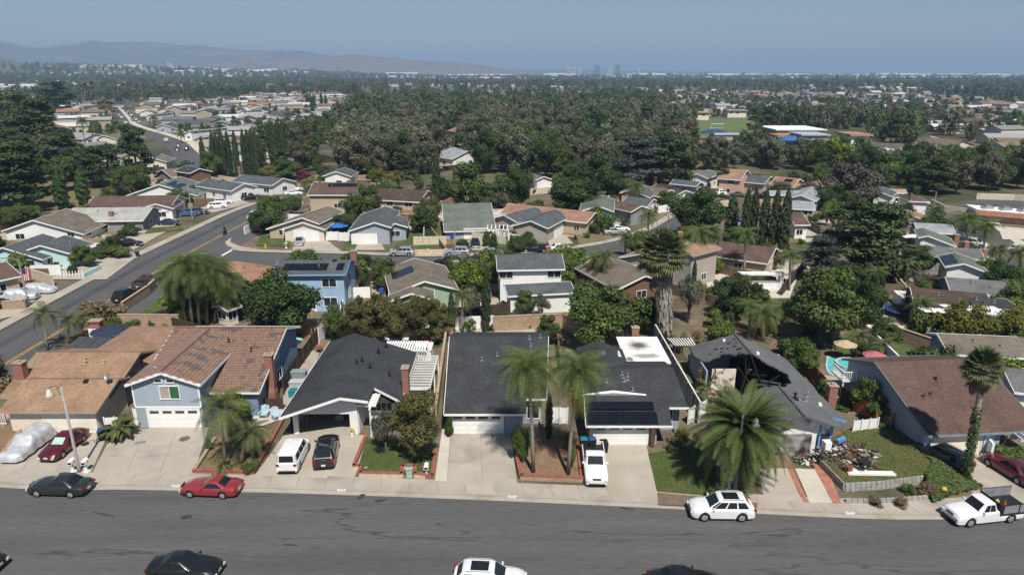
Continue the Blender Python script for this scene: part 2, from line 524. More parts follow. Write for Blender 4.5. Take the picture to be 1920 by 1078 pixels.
# far right boulevard and car park
strip('road',px((1735,257),(1800,272),(1850,292),(1900,300)),px((1712,264),(1770,280),(1825,302),(1860,312)),0.006,m_asph2)
strip('road_marking',px((1742,256),(1806,271),(1856,291)),px((1745,255.5),(1809,270.5),(1859,290)),0.02,m_conc3)
ngon('car_park',px((1612,284),(1640,276),(1700,279),(1752,290),(1740,298),(1640,300)),0.007,m_asph2)
ngon('sports_field',px((1293,258),(1292,238),(1330,226),(1400,221),(1432,228),(1425,240),(1390,254),(1340,260)),0.01,m_field)
ngon('bare_slope',px((1296,258),(1340,260),(1372,256),(1372,262),(1335,268),(1296,268)),0.012,m_soil)
# ================================================================ HOUSE KIT
m_glass = M('window_glass',(0.025,0.03,0.035),rough=0.08,spec=0.6,var=0.3,scale=0.7,pos=True)
m_blind = M('white_blind', (0.55, 0.54, 0.5), rough=0.6)
m_frame = m_white
m_dark = M('dark_opening', (0.02, 0.02, 0.02), rough=0.9)
m_metal = M('galvanised_metal', (0.42, 0.42, 0.42), rough=0.45, metal=0.7, spec=0.5)
m_black = M('black_plastic', (0.018, 0.018, 0.019), rough=0.5)
m_solar = M('solar_cell', (0.008, 0.009, 0.014), rough=0.12, spec=0.5, var=0.1)
m_wood = M('weathered_wood',(0.16,0.11,0.075),var=0.25,scale=1.2,fine=0.25,fscale=12,pos=True,rough=0.9)
m_wood_o = M('orange_stained_wood',(0.42,0.16,0.045),var=0.2,scale=1.2,fine=0.2,fscale=12,pos=True,rough=0.8)
m_wood_d = M('dark_wood',(0.055,0.04,0.03),var=0.3,scale=1.2,fine=0.25,fscale=12,pos=True,rough=0.9)
def paint(name, rgb, **k):
 """wall paint / stucco, sRGB as seen on an evenly lit sample"""
 return M(name,tuple(c for c in rgb),var=0.06,scale=0.6,fine=0.05,fscale=8,pos=True,rough=0.85,**k)
W_WHITE = paint('white_stucco', (0.74, 0.73, 0.70))
W_CREAM = paint('cream_stucco', (0.66, 0.58, 0.47))
W_TAN = paint('tan_stucco', (0.47, 0.36, 0.26))
W_GREY = paint('grey_paint', (0.24, 0.24, 0.24))
W_BEIGE = paint('beige_stucco', (0.38, 0.34, 0.29))
W_BLUEG = paint('blue_grey_paint', (0.31, 0.345, 0.39))
W_BLUE = paint('sky_blue_paint', (0.30, 0.44, 0.58))
W_NAVY = paint('deep_blue_and_shaded_paint', (0.17, 0.25, 0.35))
W_AQUA = paint('aqua_paint', (0.46, 0.66, 0.66))
W_GREEN = paint('sage_green_paint', (0.30, 0.40, 0.27))
W_BROWN = paint('brown_paint', (0.16, 0.095, 0.06))
W_YELL = paint('pale_yellow_stucco', (0.66, 0.55, 0.33))
W_PINK = paint('pink_stucco', (0.56, 0.36, 0.27))
R_CHAR = shingle('charcoal_shingle', (0.046, 0.049, 0.053))
R_SLATE = shingle('slate_shingle', (0.085, 0.095, 0.10))
R_GREY = shingle('grey_shingle', (0.135, 0.135, 0.135))
R_LGREY = shingle('light_grey_shingle', (0.26, 0.275, 0.29))
R_GREEN = shingle('grey_green_shingle', (0.125, 0.14, 0.12))
R_TAUPE = shingle('taupe_shingle', (0.155, 0.13, 0.105))
R_BROWN = shingle('brown_shingle', (0.11, 0.072, 0.058))
R_DBROWN = shingle('dark_brown_shingle', (0.075, 0.055, 0.045))
R_TAN = shingle('tan_shingle', (0.27, 0.175, 0.115))
R_SAND = shingle('sand_shingle', (0.33, 0.26, 0.19))
R_TERRA = shingle('terracotta_shingle', (0.28, 0.16, 0.11))
R_ORANGE = shingle('orange_tile', (0.27, 0.13, 0.08), course=0.09, dark=0.25)
R_PALE = shingle('pale_shingle', (0.34, 0.33, 0.31))
def planes_obj(name, planes, mat, parent, t=0.14):
 """roof skin: each plane a polygon (3d, any order) thickened downwards"""
 b = MB()
 for p in planes:
  p = [Vector(q) for q in p]
  nrm = (p[1] - p[0]).cross(p[2] - p[0])
  if nrm.z < 0: p = p[::-1]
  n = len(p)
  vs = p + [q - Vector((0, 0, t)) for q in p]
  b.add(vs,[tuple(range(n)),tuple(range(2*n -1,n -1,-1))] +[(i,n +i,n +(i +1)%n,(i +1)%n) for i in range(n)])
 return b.build(name, mat, parent)
class Gab:
 pass
def gable(h,A,B,w1,w2,zr,pitch=0.33,ov=0.5,ends=(0.45,0.45),hip=(0,0),roof=None,wall=None,trim=m_white,z0=0.0,
    rake=True, eave=True, walls=True, pitch2=None, tw=0.2):
 """one gabled (or hipped) volume. A, B: ends of the roof's ridge line in plan; w1 / w2: reach of the roof to the left / right of A->B"""
 A, B = Vector((A[0], A[1], 0)), Vector((B[0], B[1], 0))
 d = (B - A).normalized()
 n = Vector((-d.y, d.x, 0))
 L = (B - A).length
 pr = pitch2 if pitch2 is not None else pitch
 z1, z2 = zr - w1 * pitch, zr - w2 * pr
 P = lambda s, q, z: A + d * s + n * q + Vector((0, 0, z))
 r0, r1 = P(hip[0], 0, zr), P(L - hip[1], 0, zr)
 c = {'1a': P(0, w1, z1), '1b': P(L, w1, z1), '2a': P(0, -w2, z2), '2b': P(L, -w2, z2)}
 pl = [[r0, c['1a'], c['1b'], r1], [r1, c['2b'], c['2a'], r0]]
 if hip[0]: pl.append([r0, c['2a'], c['1a']])
 if hip[1]: pl.append([r1, c['1b'], c['2b']])
 planes_obj('roof', pl, roof, h)
 up = Vector((0, 0, 0.03))
 dn = Vector((0, 0, tw))
 if trim:
  fb = MB()
  k = Vector((0, 0, 0.075))
  def brd(p, q): fb.bar(p - k, q - k, 0.05, tw)
  e = 0.028
  if rake and not hip[0]: brd(r0 -d *e,c['1a'] -d *e); brd(r0 -d *e,c['2a'] -d *e)
  if rake and not hip[1]: brd(r1 +d *e,c['1b'] +d *e); brd(r1 +d *e,c['2b'] +d *e)
  if eave or hip[0] or hip[1]:
   brd(c['1a'] + n * e, c['1b'] + n * e)
   brd(c['2a'] - n * e, c['2b'] - n * e)
   if hip[0]: brd(c['1a'] - d * e, c['2a'] - d * e)
   if hip[1]: brd(c['1b'] + d * e, c['2b'] + d * e)
  if fb.v: fb.build('fascia', trim, h)
 g = Gab()
 g.A, g.d, g.n, g.L, g.w1, g.w2, g.zr, g.p1, g.p2, g.P, g.h, g.ov, g.ends = A, d, n, L, w1, w2, zr, pitch, pr, P, h, ov, ends
 if walls:
  a0, a1 = ends[0], L - ends[1]
  q1, q2 = w1 - ov, w2 - ov
  b = MB()
  def prof(s, hp):
   t = 0.16
   h1, h2 = zr - q1 * pitch - t, zr - q2 * pr - t
   if hp:
    return [P(s,q1,z0),P(s,q1,z1 +0.03),P(s,0,z1 +0.03),P(s,-q2,z2 +0.03),P(s,-q2,z0)]
   return [P(s, q1, z0), P(s, q1, h1), P(s, 0, zr - t), P(s, -q2, h2), P(s, -q2, z0)]
  pa, pb = prof(a0, hip[0]), prof(a1, hip[1])
  b.add(pa + pb, [(0, 1, 2, 3, 4), (9, 8, 7, 6, 5), (0, 5, 6, 1), (3, 8, 9, 4)])
  me = b.build('wall', wall, h)
  g.a0, g.a1, g.q1, g.q2 = a0, a1, q1, q2
  g.wallm = wall
 return g
def face(g, side, u):
 """point and outward direction on a wall: side 'A','B' gable ends, '1','2' eave walls; u metres to the right of the wall's centre seen from outside"""
 mid = (g.a0 + g.a1) / 2
 if side == 'A':
  return g.P(g.a0, (g.q1 - g.q2) / 2 - u, 0), -g.d
 if side == 'B':
  return g.P(g.a1, (g.q1 - g.q2) / 2 + u, 0), g.d
 if side == '1':
  return g.P(mid - u, g.q1, 0), g.n
 return g.P(mid + u, -g.q2, 0), -g.n
def wbox(bb, pt, out, u0, u1, z0, z1, d0, d1):
 """box on a wall: u along it, z up, d outwards"""
 rt = Vector((-out.y, out.x, 0))
 vs = []
 for zz in (z0, z1):
  for uu, dd in ((u0, d0), (u1, d0), (u1, d1), (u0, d1)):
   p = pt + rt * uu + out * dd
   vs.append((p.x, p.y, zz))
 bb.add(vs,[(0,1,2,3),(7,6,5,4),(4,5,1,0),(5,6,2,1),(6,7,3,2),(7,4,0,3)])
def window(h,pt,out,w,ht,z,mull=1,frame=None,blind=False,pane_mat=None,name='window'):
 """framed window standing 6 cm proud of the wall; panes set back in the frame"""
 b = MB()
 t = 0.07
 for q in ((-w /2 -t,w /2 +t,z -t,z,-.02,.07),(-w /2 -t,w /2 +t,z +ht,z +ht +t,-.02,.06),(-w /2 -t,-w /2,z,z +ht,-.02,.06),(w /2,w /2 +t,z,z +ht,-.02,.06)): wbox(b,pt,out,*q)
 for k in range(1, mull + 1):
  u = -w / 2 + w * k / (mull + 1)
  wbox(b, pt, out, u - .03, u + .03, z, z + ht, -.02, .05)
 wo = b.build(name, frame or m_frame, h)
 pw = w / (mull + 1)
 for k in range(mull + 1):
  pb = MB()
  u = -w / 2 + pw * k
  wbox(pb, pt, out, u + .002, u + pw - .002, z + .002, z + ht - .002, -.01, .02)
  pb.build('pane', pane_mat or (m_blind if (blind and k % 2 == 0) else m_glass), wo)
 return wo
def garage(h, pt, out, w, ht, mat, lights=0, rows=4, z=0.0, detail=True):
 """sectional garage door: panels with open joints in a frame, optional row of small panes"""
 b = MB()
 for q in ((-w /2 -.12,-w /2,z,z +ht +.12,0,.07),(w /2,w /2 +.12,z,z +ht +.12,0,.07),(-w /2,w /2,z +ht,z +ht +.12,0,.07)): wbox(b,pt,out,*q)
 if not detail:
  for r in range(rows): wbox(b,pt,out,-w /2,w /2,z +ht *r /rows +.012,z +ht *(r +1)/rows -.012,-.02,.03)
  return b.build('garage_door', mat, h)
 wbox(b, pt, out, -w / 2, w / 2, z, z + ht, -.05, .005)
 go = b.build('garage_door', mat, h)
 for r in range(rows):
  pb = MB()
  wbox(pb,pt,out,-w /2 +.01,w /2 -.01,z +ht *r /rows +.012,z +ht *(r +1)/rows -.012,.006,.04)
  pb.build('door_panel', mat, go)
 for k in range(lights):
  pb = MB()
  u = -w / 2 + w * (k + .5) / lights
  lw = w / lights * .36
  wbox(pb, pt, out, u - lw, u + lw, z + ht * .80, z + ht * .93, .038, .05)
  pb.build('pane', m_glass, go)
 return go
def door(h, pt, out, w, ht, mat, z=0.1, name='door'):
 b = MB()
 for (u0,u1,z0,z1,d1) in ((-w /2,w /2,z,z +ht,.04),(-w /2 -.09,-w /2,z,z +ht +.09,.07),(w /2,w /2 +.09,z,z +ht +.09,.07),(-w /2,w /2,z +ht,z +ht +.09,.07)):
  wbox(b, pt, out, u0, u1, z0, z1, 0, d1)
 return b.build(name, mat, h)
def chimney(h, x, y, z0, z1, sx=0.9, sy=0.7, mat=None, rz=0.0, shoulder=None, cap=True):
 mat = mat or m_brick
 b = MB()
 if shoulder:
  b.obox((x, y, (z0 + shoulder) / 2), (sx * 1.5, sy, shoulder - z0), rz)
  b.obox((x,y,(shoulder +shoulder +.6)/2),(sx *1.5,sy *.98,.6),rz,taper=0.68)
  b.obox((x, y, (shoulder + .5 + z1) / 2), (sx, sy * .9, z1 - shoulder - .5), rz)
 else:
  b.obox((x, y, (z0 + z1) / 2), (sx, sy, z1 - z0), rz)
 c = b.build('chimney', mat, h)
 if cap:
  cb = MB()
  cb.obox((x, y, z1 + .05), (sx + .14, sy + .14, .10), rz)
  cb.obox((x, y, z1 + .17), (sx * .42, sy * .5, .16), rz)
  cb.build('chimney_cap', M('mortar_cap', (0.33, 0.27, 0.22), pos=True), c)
 return c
def on_roof(g, side, s, q):
 """point on the slope: s metres from A along the ridge, q metres out from the ridge on side 1 / 2"""
 return g.P(s, q if side == 1 else -q, g.zr - q * (g.p1 if side == 1 else g.p2))
def vent(h, p, ht=0.45, r=0.06, mat=None, cap=True):
 b = MB()
 b.tube([(p.x, p.y, p.z - .1), (p.x, p.y, p.z + ht)], r, 8)
 if cap: b.tube([(p.x, p.y, p.z + ht), (p.x, p.y, p.z + ht + .12)], [r * 1.9, r * 1.5], 8)
 b.obox((p.x, p.y, p.z + .02), (r * 6, r * 6, .05))
 return b.build('roof_vent', mat or m_metal, h)
def boxvent(h, p, s=0.4, mat=None):
 b = MB()
 b.obox((p.x, p.y, p.z + .1), (s, s, .26), taper=.8)
 return b.build('roof_vent', mat or m_metal, h)
def solar(h, g, side, s0, q0, cols, rows, pw=1.0, ph=1.65, gap=0.03, lift=0.12, single=True):
 """solar panels laid on a slope; each panel its own piece"""
 pit = g.p1 if side == 1 else g.p2
 sl = math.sqrt(1 + pit * pit)
 sg = 1 if side == 1 else -1
 up = Vector((0, 0, lift))
 jb = MB()
 for i in range(cols):
  for j in range(rows):
   if s0 + i * (pw +gap) + pw > g.L - .3 or q0 + (j +1) * (ph +gap) / sl > (g.w1 if side ==1 else g.w2): continue
   b = MB()
   s_a, s_b = s0 + i * (pw + gap), s0 + i * (pw + gap) + pw
   q_a, q_b = q0 + j * (ph + gap) / sl, q0 + (j * (ph + gap) + ph) / sl
   c = [on_roof(g,side,s,q) +up for s,q in ((s_a,q_a),(s_b,q_a),(s_b,q_b),(s_a,q_b))]
   lo = [p - Vector((0, 0, .05)) for p in c]
   if sg > 0:
    fc = [(3, 2, 1, 0)]
   else:
    fc = [(0, 1, 2, 3)]
   b.add(c + lo, fc + [(0, 1, 5, 4), (1, 2, 6, 5), (2, 3, 7, 6), (3, 0, 4, 7)])
   if single:
    b.build('solar_panel', m_solar, h)
   else:
    jb.add(b.v, b.f)
 if not single: jb.build('solar_array', m_solar, h)
def house(name, c, label, group=None):
 return empty(name, (c[0], c[1], 0), 0, label, 'house', group)
# ---------------------------------------------------------------- fences and walls
def pick_fence(name,pts,ht,mat,label,board=0.14,gap=0.012,postmat=None,post=2.4,rail=True,single=True,z=0.1,group=None,cap=None):
 """board fence: posts, rails and boards, each board a piece of its own"""
 root = empty(name, (pts[0][0], pts[0][1], z), 0, label, 'fence', group)
 org = Vector((pts[0][0], pts[0][1], z))
 for a, b_ in zip(pts, pts[1:]):
  L = math.hypot(b_[0] - a[0], b_[1] - a[1])
  dx, dy = (b_[0] - a[0]) / L, (b_[1] - a[1]) / L
  ang = math.atan2(dy, dx)
  nb = max(1, int(L / board))
  bw = L / nb - gap
  me = None
  jb = MB()
  for k in range(nb):
   s = (k + .5) * L / nb
   x, y = a[0] + dx * s, a[1] + dy * s
   hh_ = ht * (1 + R.uniform(-.012, .012))
   if single:
    if me is None:
     bb = MB(); bb.box(-bw / 2, bw / 2, -.012, .012, .04, ht)
     me = bb.mesh('board', mat)
    link_mesh('board',me,root,(x -org.x,y -org.y,R.uniform(-.01,.01)),(0,0,ang))
   else:
    jb.obox((x - org.x, y - org.y, hh_ / 2 + .02), (bw, .024, hh_ - .04), ang)
  if not single:
   jb.build('fence_boards', mat, root, world=False)
  npst = max(1, int(round(L / post)))
  for k in range(npst + 1):
   s = k * L / npst
   pb = MB()
   pb.obox((0, 0, ht / 2 + .06), (.1, .1, ht + .12), ang)
   pb.build('post',postmat or mat,root,world=False).location = (a[0] +dx *s -org.x +dy *.07,a[1] +dy *s -org.y -dx *.07,0)
  if cap:
   rb = MB()
   rb.bar((a[0] -org.x,a[1] -org.y,ht +.03),(b_[0] -org.x,b_[1] -org.y,ht +.03),.12,.06)
   rb.build('cap_rail', cap, root, world=False)
 return root
def solid_wall(name,pts,ht,th,mat,label,capmat=None,z=0.05,piers=0,cat='wall',group=None,closed=False):
 root = empty(name, (pts[0][0], pts[0][1], z), 0, label, cat, group)
 b = MB()
 cb = MB()
 for a, b_ in zip(pts, pts[1:]):
  m = ((a[0] + b_[0]) / 2, (a[1] + b_[1]) / 2)
  L = math.hypot(b_[0] - a[0], b_[1] - a[1])
  ang = math.atan2(b_[1] - a[1], b_[0] - a[0])
  b.obox((m[0], m[1], z + ht / 2), (L + th * .5, th, ht), ang)
  if capmat: cb.obox((m[0],m[1],z +ht +.032),(L +th *.5 +.04,th +.08,.06),ang)
  if piers:
   npr = max(1, int(L / piers))
   for k in range(npr + 1):
    x, y = lerp(a, b_, k / npr)
    b.obox((x, y, z + ht / 2 + .06), (th * 1.9, th * 1.9, ht + .12), ang)
 b.build('wall_body', mat, root)
 if capmat: cb.build('coping', capmat, root)
 return root
# ================================================================ FRONT ROW
from mathutils import noise as mnoise
def tint_mesh(o, cols):
 """per-face colours -> attribute 'tint' (corner domain)"""
 me = o.data
 at = me.color_attributes.new('tint', 'FLOAT_COLOR', 'CORNER')
 n = np.array([len(p.vertices) for p in me.polygons])
 c = np.repeat(np.array(cols, dtype=np.float32), n, axis=0)
 c = np.hstack([c, np.ones((len(c), 1), np.float32)])
 at.data.foreach_set('color', c.ravel())
m_tile = MV('clay_tile', rough=0.8, spec=0.2)
def tiles(h, P0, U, V, poly, wd, ex, base, patch, seed, thr=0.28):
 """courses of roof tiles on a slope: P0 + u*U + v*V, clipped to poly (u, v); a tile's lower edge stands proud of the course below"""
 P0, U, V = Vector(P0), Vector(U).normalized(), Vector(V).normalized()
 N = U.cross(V).normalized()
 if N.z < 0: N = -N
 us, vs_ = [p[0] for p in poly], [p[1] for p in poly]
 def inside(u, v):
  c = False
  for (x1, y1), (x2, y2) in zip(poly, poly[1:] + poly[:1]):
   if (y1 > v) != (y2 > v) and u < (x2 - x1) * (v - y1) / (y2 - y1) + x1: c = not c
  return c
 b, cols = MB(), []
 v, row = min(vs_), 0
 while v < max(vs_):
  u = min(us) - (wd / 2 if row % 2 else 0)
  while u < max(us):
   if inside(u + wd / 2, v + ex * .5):
    lift = .07 + R.uniform(-.006, .006)
    g = .012
    q = [P0 +U *(u +g) +V *v +N *lift,P0 +U *(u +wd -g) +V *v +N *lift,
      P0 +U *(u +wd -g) +V *(v +ex +.02) +N *.012,P0 +U *(u +g) +V *(v +ex +.02) +N *.012]
    ctr = q[0] + (q[1] - q[0]) * .5 + N * .03
    lo = [q[0] - N * .05, q[1] - N * .05]
    b.add(q +lo +[ctr,ctr +V *ex -N *.035],[(0,6,7,3),(6,1,2,7),(4,5,1,6,0)])
    nz_ = mnoise.noise(Vector((int(u / wd) * .30 + seed, row * .38, seed * 2.3)))
    c = patch if nz_ > thr else base
    k = R.uniform(.86, 1.12)
    cols += [[x * k for x in c]] * 2 + [[x * k * .8 for x in c]]  # lower edge face darkened: the course shadow line put into its colour
   u += wd
  v += ex
  row += 1
 o = b.build('roof_tiles', m_tile, h, kind='stuff')
 tint_mesh(o, cols)
 return o
# ---- tan house, far left
h = house('house',(-43,61),'tan shingled ranch house with satellite dish and cream garage door, leftmost in the front row')
g = gable(h,(-48.9,65.1),(-38.3,65.1),5.0,6.1,4.6,.335,roof=R_TAN,wall=W_GREY,trim=M('tan_trim',(0.36,0.27,0.19),pos=True))
g2 = gable(h,(-46.9,60.2),(-38.0,60.2),2.0,4.05,3.86,.335,roof=R_TAN,wall=W_CREAM,trim=MATS['tan_trim'])
gable(h,(-41.2,65.6),(-41.2,77),4.6,4.6,4.5,.335,hip=(0,4.5),roof=R_TAN,wall=W_CREAM,trim=MATS['tan_trim'],ov=.6)
fp, fo = face(g2, '2', 0)
yw = fp.y
m_garc = M('cream_door', (0.74, 0.69, 0.59), var=.04)
garage(h, Vector((-40.95, yw, 0)), fo, 4.7, 2.1, m_garc)
chimney(h, -48.3, 61.6, 0, 5.0, .95, .75)
for s, q in ((5.6,1.2),(5.9,1.7),(7.7,1.6)): vent(h,on_roof(g,2,s,q),.3,.07,M('tan_pipe',(.42,.32,.2)))
boxvent(h, on_roof(g2, 2, 6.0, .35), .42, m_black)
dish = empty('satellite_dish',tuple(on_roof(g2,2,8.4,.6)),0,'pale grey satellite dish on the right edge of the tan shingled roof','dish')
b = MB()
for i in range(1): b.lathe([(0.02, 0), (.2, .02), (.33, .08), (.40, .15)], 16)
o = b.build('reflector',m_metal,dish,world=False); o.rotation_euler = (rad(62),0,rad(-35)); o.location = (0,0,.75)
b = MB(); b.tube([(0, 0, -.1), (0, 0, .72)], .03); b.build('mast', m_metal, dish, world=False)
b = MB(); b.tube([(0,0,.7),(.12,-.34,.95)],.015); b.obox((.13,-.36,.97),(.07,.07,.07)); b.build('feed_arm',m_metal,dish,world=False)
# porch gate left of the garage
m_gatew = M('white_wrought_iron', (0.7, 0.66, 0.58))
gt = empty('gate',(-45.9,57.6,.1),0,'cream framed wrought iron gate left of the cream garage door','gate')
b = MB()
for x in (-1.15, 1.15): b.box(x - .06, x + .06, -.05, .05, 0, 2.0)
b.box(-1.15, 1.15, -.04, .04, .08, .16); b.box(-1.15, 1.15, -.04, .04, 1.7, 1.8)
b.build('gate_frame', m_gatew, gt, world=False)
for k in range(13):
 b = MB(); x = -1.03 + k * .172; b.tube([(x,0,.12),(x,0,1.25 +.35*abs(k -6)/6)],.018,5); b.build('bar',m_black,gt,world=False)
vr = empty('lattice_fence',(-49.5,58.2,.1),0,'white lattice porch railing at the left end of the tan house','fence')
b = MB()
for k in range(16): b.box(-1.3 + k * .17, -1.25 + k * .17, -.02, .02, .1, 1.1)
b.box(-1.35, 1.4, -.03, .03, 1.08, 1.16); b.box(-1.35, 1.4, -.03, .03, .06, .12)
b.build('railing', m_white, vr, world=False)
# ---- grey blue two-storey house with patched tile roof
C_TILE, C_PATCH = (0.225, 0.145, 0.108), (0.125, 0.10, 0.092)
h = house('house',(-30.5,64),'two storey blue grey house with patched brown tile roof and white garage door')
r_base = M('roof_underlay', (0.16, 0.09, 0.065), pos=True)
m_siding = None
g = gable(h,(-32.15,57.25),(-32.3,68.5),3.45,3.45,5.93,.36,roof=r_base,wall=W_BLUEG,trim=m_white,ov=.35,ends=(.42,.3),tw=.26)
sl = math.sqrt(1 + .36 ** 2)
tiles(h,g.P(0.05,-3.45,5.93 -3.45*.36),g.d,(-(-g.n.x)*1,g.n.y *1,0) if False else (g.n +Vector((0,0,.36))),[(0,0),(8,0),(11.1,3.45*sl),(0,3.45*sl)],.3,.37,C_TILE,C_PATCH,3.1,.18)
tiles(h,g.P(0.05,3.45,5.93 -3.45*.36),g.d,(-g.n +Vector((0,0,.36))),[(0,0),(8,0),(11.1,3.45*sl),(0,3.45*sl)],.3,.37,(0.215,0.138,0.104),(0.19,0.115,0.088),9.7,.42)
b = MB(); b.bar(g.P(0,0,6.0),g.P(11.0,0,6.0),.22,.10); b.bar(g.P(.1,-3.4,4.76),g.P(10,-3.4,4.76),.1,.1); b.build('ridge_cap',M('dark_ridge_tile',(.12,.085,.075),pos=True),h,kind='stuff')
gm2 = gable(h,(-36.2,68.6),(-24.2,68.6),4.6,9.2,5.97,.338,roof=r_base,wall=W_NAVY,trim=m_white,ov=.45)  # navy wall: shade on the right side put into the paint colour
sl = math.sqrt(1 + .338 ** 2)
tiles(h,(-36.2,59.4,5.97 -9.2*.338),(1,0,0),(0,1,.338),[(4.5,0),(12.0,0),(12.0,9.2*sl),(0,9.2*sl),(0,5*sl)],.3,.37,C_TILE,C_PATCH,5.2,.33)
b = MB(); b.bar((-36.2,68.6,6.05),(-24.2,68.6,6.05),.24,.10); b.build('ridge_cap',M('brown_ridge_tile',(.2,.11,.08),pos=True),h)
# clapboards of the front gable: separate boards, lapped
fp, fo = face(g, 'A', 0)
yf = fp.y - .03
zb = 2.32
m_clap = M('blue_grey_clapboard', (0.315, 0.365, 0.425), var=.05, pos=True)
z = zb
while z < 5.7:
 half = 3.06 if z < 4.55 else max(0, (5.72 - z) / .36)
 if half > .15:
  bb = MB()
  cx = fp.x
  bb.add([(cx -half,yf -.032,z),(cx +half,yf -.032,z),(cx +half,yf -.004,z +.185),(cx -half,yf -.004,z +.185),(cx -half,yf +.01,z),(cx +half,yf +.01,z)],
      [(0, 1, 2, 3), (4, 5, 1, 0)])
  bb.build('clapboard', m_clap, h)
 z += .19
b = MB(); b.box(fp.x -3.1,fp.x +3.1,yf -.06,yf +.02,zb -.16,zb); b.box(fp.x -3.14,fp.x -3.0,yf -.06,yf +.02,zb,4.5); b.box(fp.x +3.0,fp.x +3.14,yf -.06,yf +.02,zb,4.5)
b.build('corner_boards', m_white, h)
wv = Vector((fp.x + .35, yf - .03, 0))
w_ = window(h,wv,fo,1.75,1.25,3.12,1,pane_mat=M('green_curtain_pane',(0.035,0.11,0.06),rough=.2))
w_.children[0].data.materials[0] = M('beige_blind_pane', (0.36, 0.32, 0.28), rough=.3)
for sx in (-.55, .55): window(h, Vector((fp.x + sx + .0, yf - .03, 0)), fo, .62, .30, 4.78, 0)
garage(h, Vector((-31.75, yf - .01, 0)), fo, 4.75, 2.0, m_white, lights=4)
for z_ in (1.15, 3.6):
 window(h, Vector((-24.62, 66.2 - (z_ > 3) * .6, 0)), Vector((1, 0, 0)), 1.5, 1.1, z_, 1)
chimney(h, -24.2, 62.7, 0, 5.35, .62, .8, shoulder=1.4, rz=rad(90))
for u, q in ((4.5,3.2),(6.6,2.2),(9.4,3.6)): vent(h,on_roof(gm2,2,u,q),.35,.06,m_black)
vent(h, on_roof(g, 1, 2.2, 1.6), .15, .14, m_metal)
# porch posts on the right of the garage
for x in (-28.2, -26.7, -24.9):
 b = MB(); b.box(x - .07, x + .07, 60.0, 60.14, 0.1, 2.7); b.build('porch_post', m_white, h)
# ---- charcoal roof house with open garage
h = house('house',(-15.5,63),'white house with charcoal roof, open garage and brick chimney beside a lattice patio')
ra, rb = Vector((-15.35, 55.15, 4.42)), Vector((-17.5, 71.0, 4.45))
planes_obj('roof', [[ra, (-20.75, 54.6, 2.72), (-20.85, 72.8, 2.72), rb],
     [ra,rb,(-10.45,69.6,2.72),(-10.4,57.75,2.75),(-13.05,58.9,3.58),(-13.1,55.95,3.68)],
     [rb, (-20.85, 72.8, 2.72), (-10.45, 69.6, 2.72)]], R_CHAR, h, .15)
b = MB()
k = Vector((0, -.03, -.08))
b.bar(Vector((-20.78, 54.57, 2.72)) + k, ra + k, .05, .24)
b.bar(ra + k, Vector((-13.05, 55.92, 3.68)) + k, .05, .24)
b.bar(Vector((-13.05, 58.87, 3.58)) + k, Vector((-10.38, 57.72, 2.75)) + k, .05, .22)
b.bar((-20.80, 54.6, 2.62), (-20.9, 72.8, 2.62), .05, .18)
b.bar((-10.38, 57.7, 2.62), (-10.42, 69.6, 2.62), .05, .18)
b.build('fascia', m_white, h)
b = MB()
yg = 56.35
# garage front: piers, lintel gable, side walls, back wall, leaving the doorway open
b.box(-20.4, -19.75, yg, yg + .25, 0, 2.75); b.box(-14.95, -14.2, yg, yg + .25, 0, 3.9)
b.add([(-19.75,yg,2.18),(-14.95,yg,2.18),(-14.95,yg,3.98),(-15.4,yg,4.2),(-19.75,yg,2.95),
    (-19.75,yg +.25,2.18),(-14.95,yg +.25,2.18),(-14.95,yg +.25,3.98),(-15.4,yg +.25,4.2),(-19.75,yg +.25,2.95)],
   [(0, 1, 2, 3, 4), (9, 8, 7, 6, 5), (0, 5, 6, 1)])
b.box(-20.4, -20.2, yg, 71.5, 0, 2.75); b.box(-14.35, -14.15, yg + .25, 59.6, 0, 3.6)
b.box(-14.2,-10.8,59.4,59.6,0,2.8); b.box(-11.0,-10.8,59.6,69,0,2.8); b.box(-20.4,-10.8,69.3,69.5,0,2.8)
b.build('wall', W_WHITE, h)
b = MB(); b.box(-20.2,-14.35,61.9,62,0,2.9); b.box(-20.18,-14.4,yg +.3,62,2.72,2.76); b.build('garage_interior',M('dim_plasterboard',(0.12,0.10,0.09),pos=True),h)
b = MB(); b.box(-20.2, -14.4, yg - .3, 61.9, .10, .14); b.build('garage_floor', m_conc, h)
window(h, Vector((-12.6, 59.38, 0)), Vector((0, -1, 0)), 2.0, 1.1, 1.0, 3)
b = MB(); b.obox((-12.3,58.95,2.45),(2.4,.9,.5),0,taper=.75); b.build('bay_roof',R_CHAR,h)
chimney(h, -10.25, 60.2, 0, 5.1, .62, .85)
for (x,y,z) in ((-15.6,63.2,4.3),(-15.2,63.9,4.25),(-14.2,62.8,4.0),(-14.1,66.8,4.0),(-12.2,62.3,3.35),(-13.7,69.0,3.7)):
 vent(h, Vector((x, y, z)), .3, .055, m_black)
# entry trellis: white beams
tr = empty('trellis',(-13.4,57.6,0),0,'white slatted entry trellis right of the open garage','trellis')
for i in range(5):
 y0 = 56.1 + i * .52
 b = MB(); b.box(-14.3, -12.4, y0, y0 + .14, 3.05, 3.25); b.build('beam', m_white, tr)
b = MB(); b.box(-13.0,-12.85,55.7,58.9,2.85,3.05); b.box(-12.98,-12.84,55.8,55.94,.1,2.85); b.build('rafter_beam',m_white,tr)
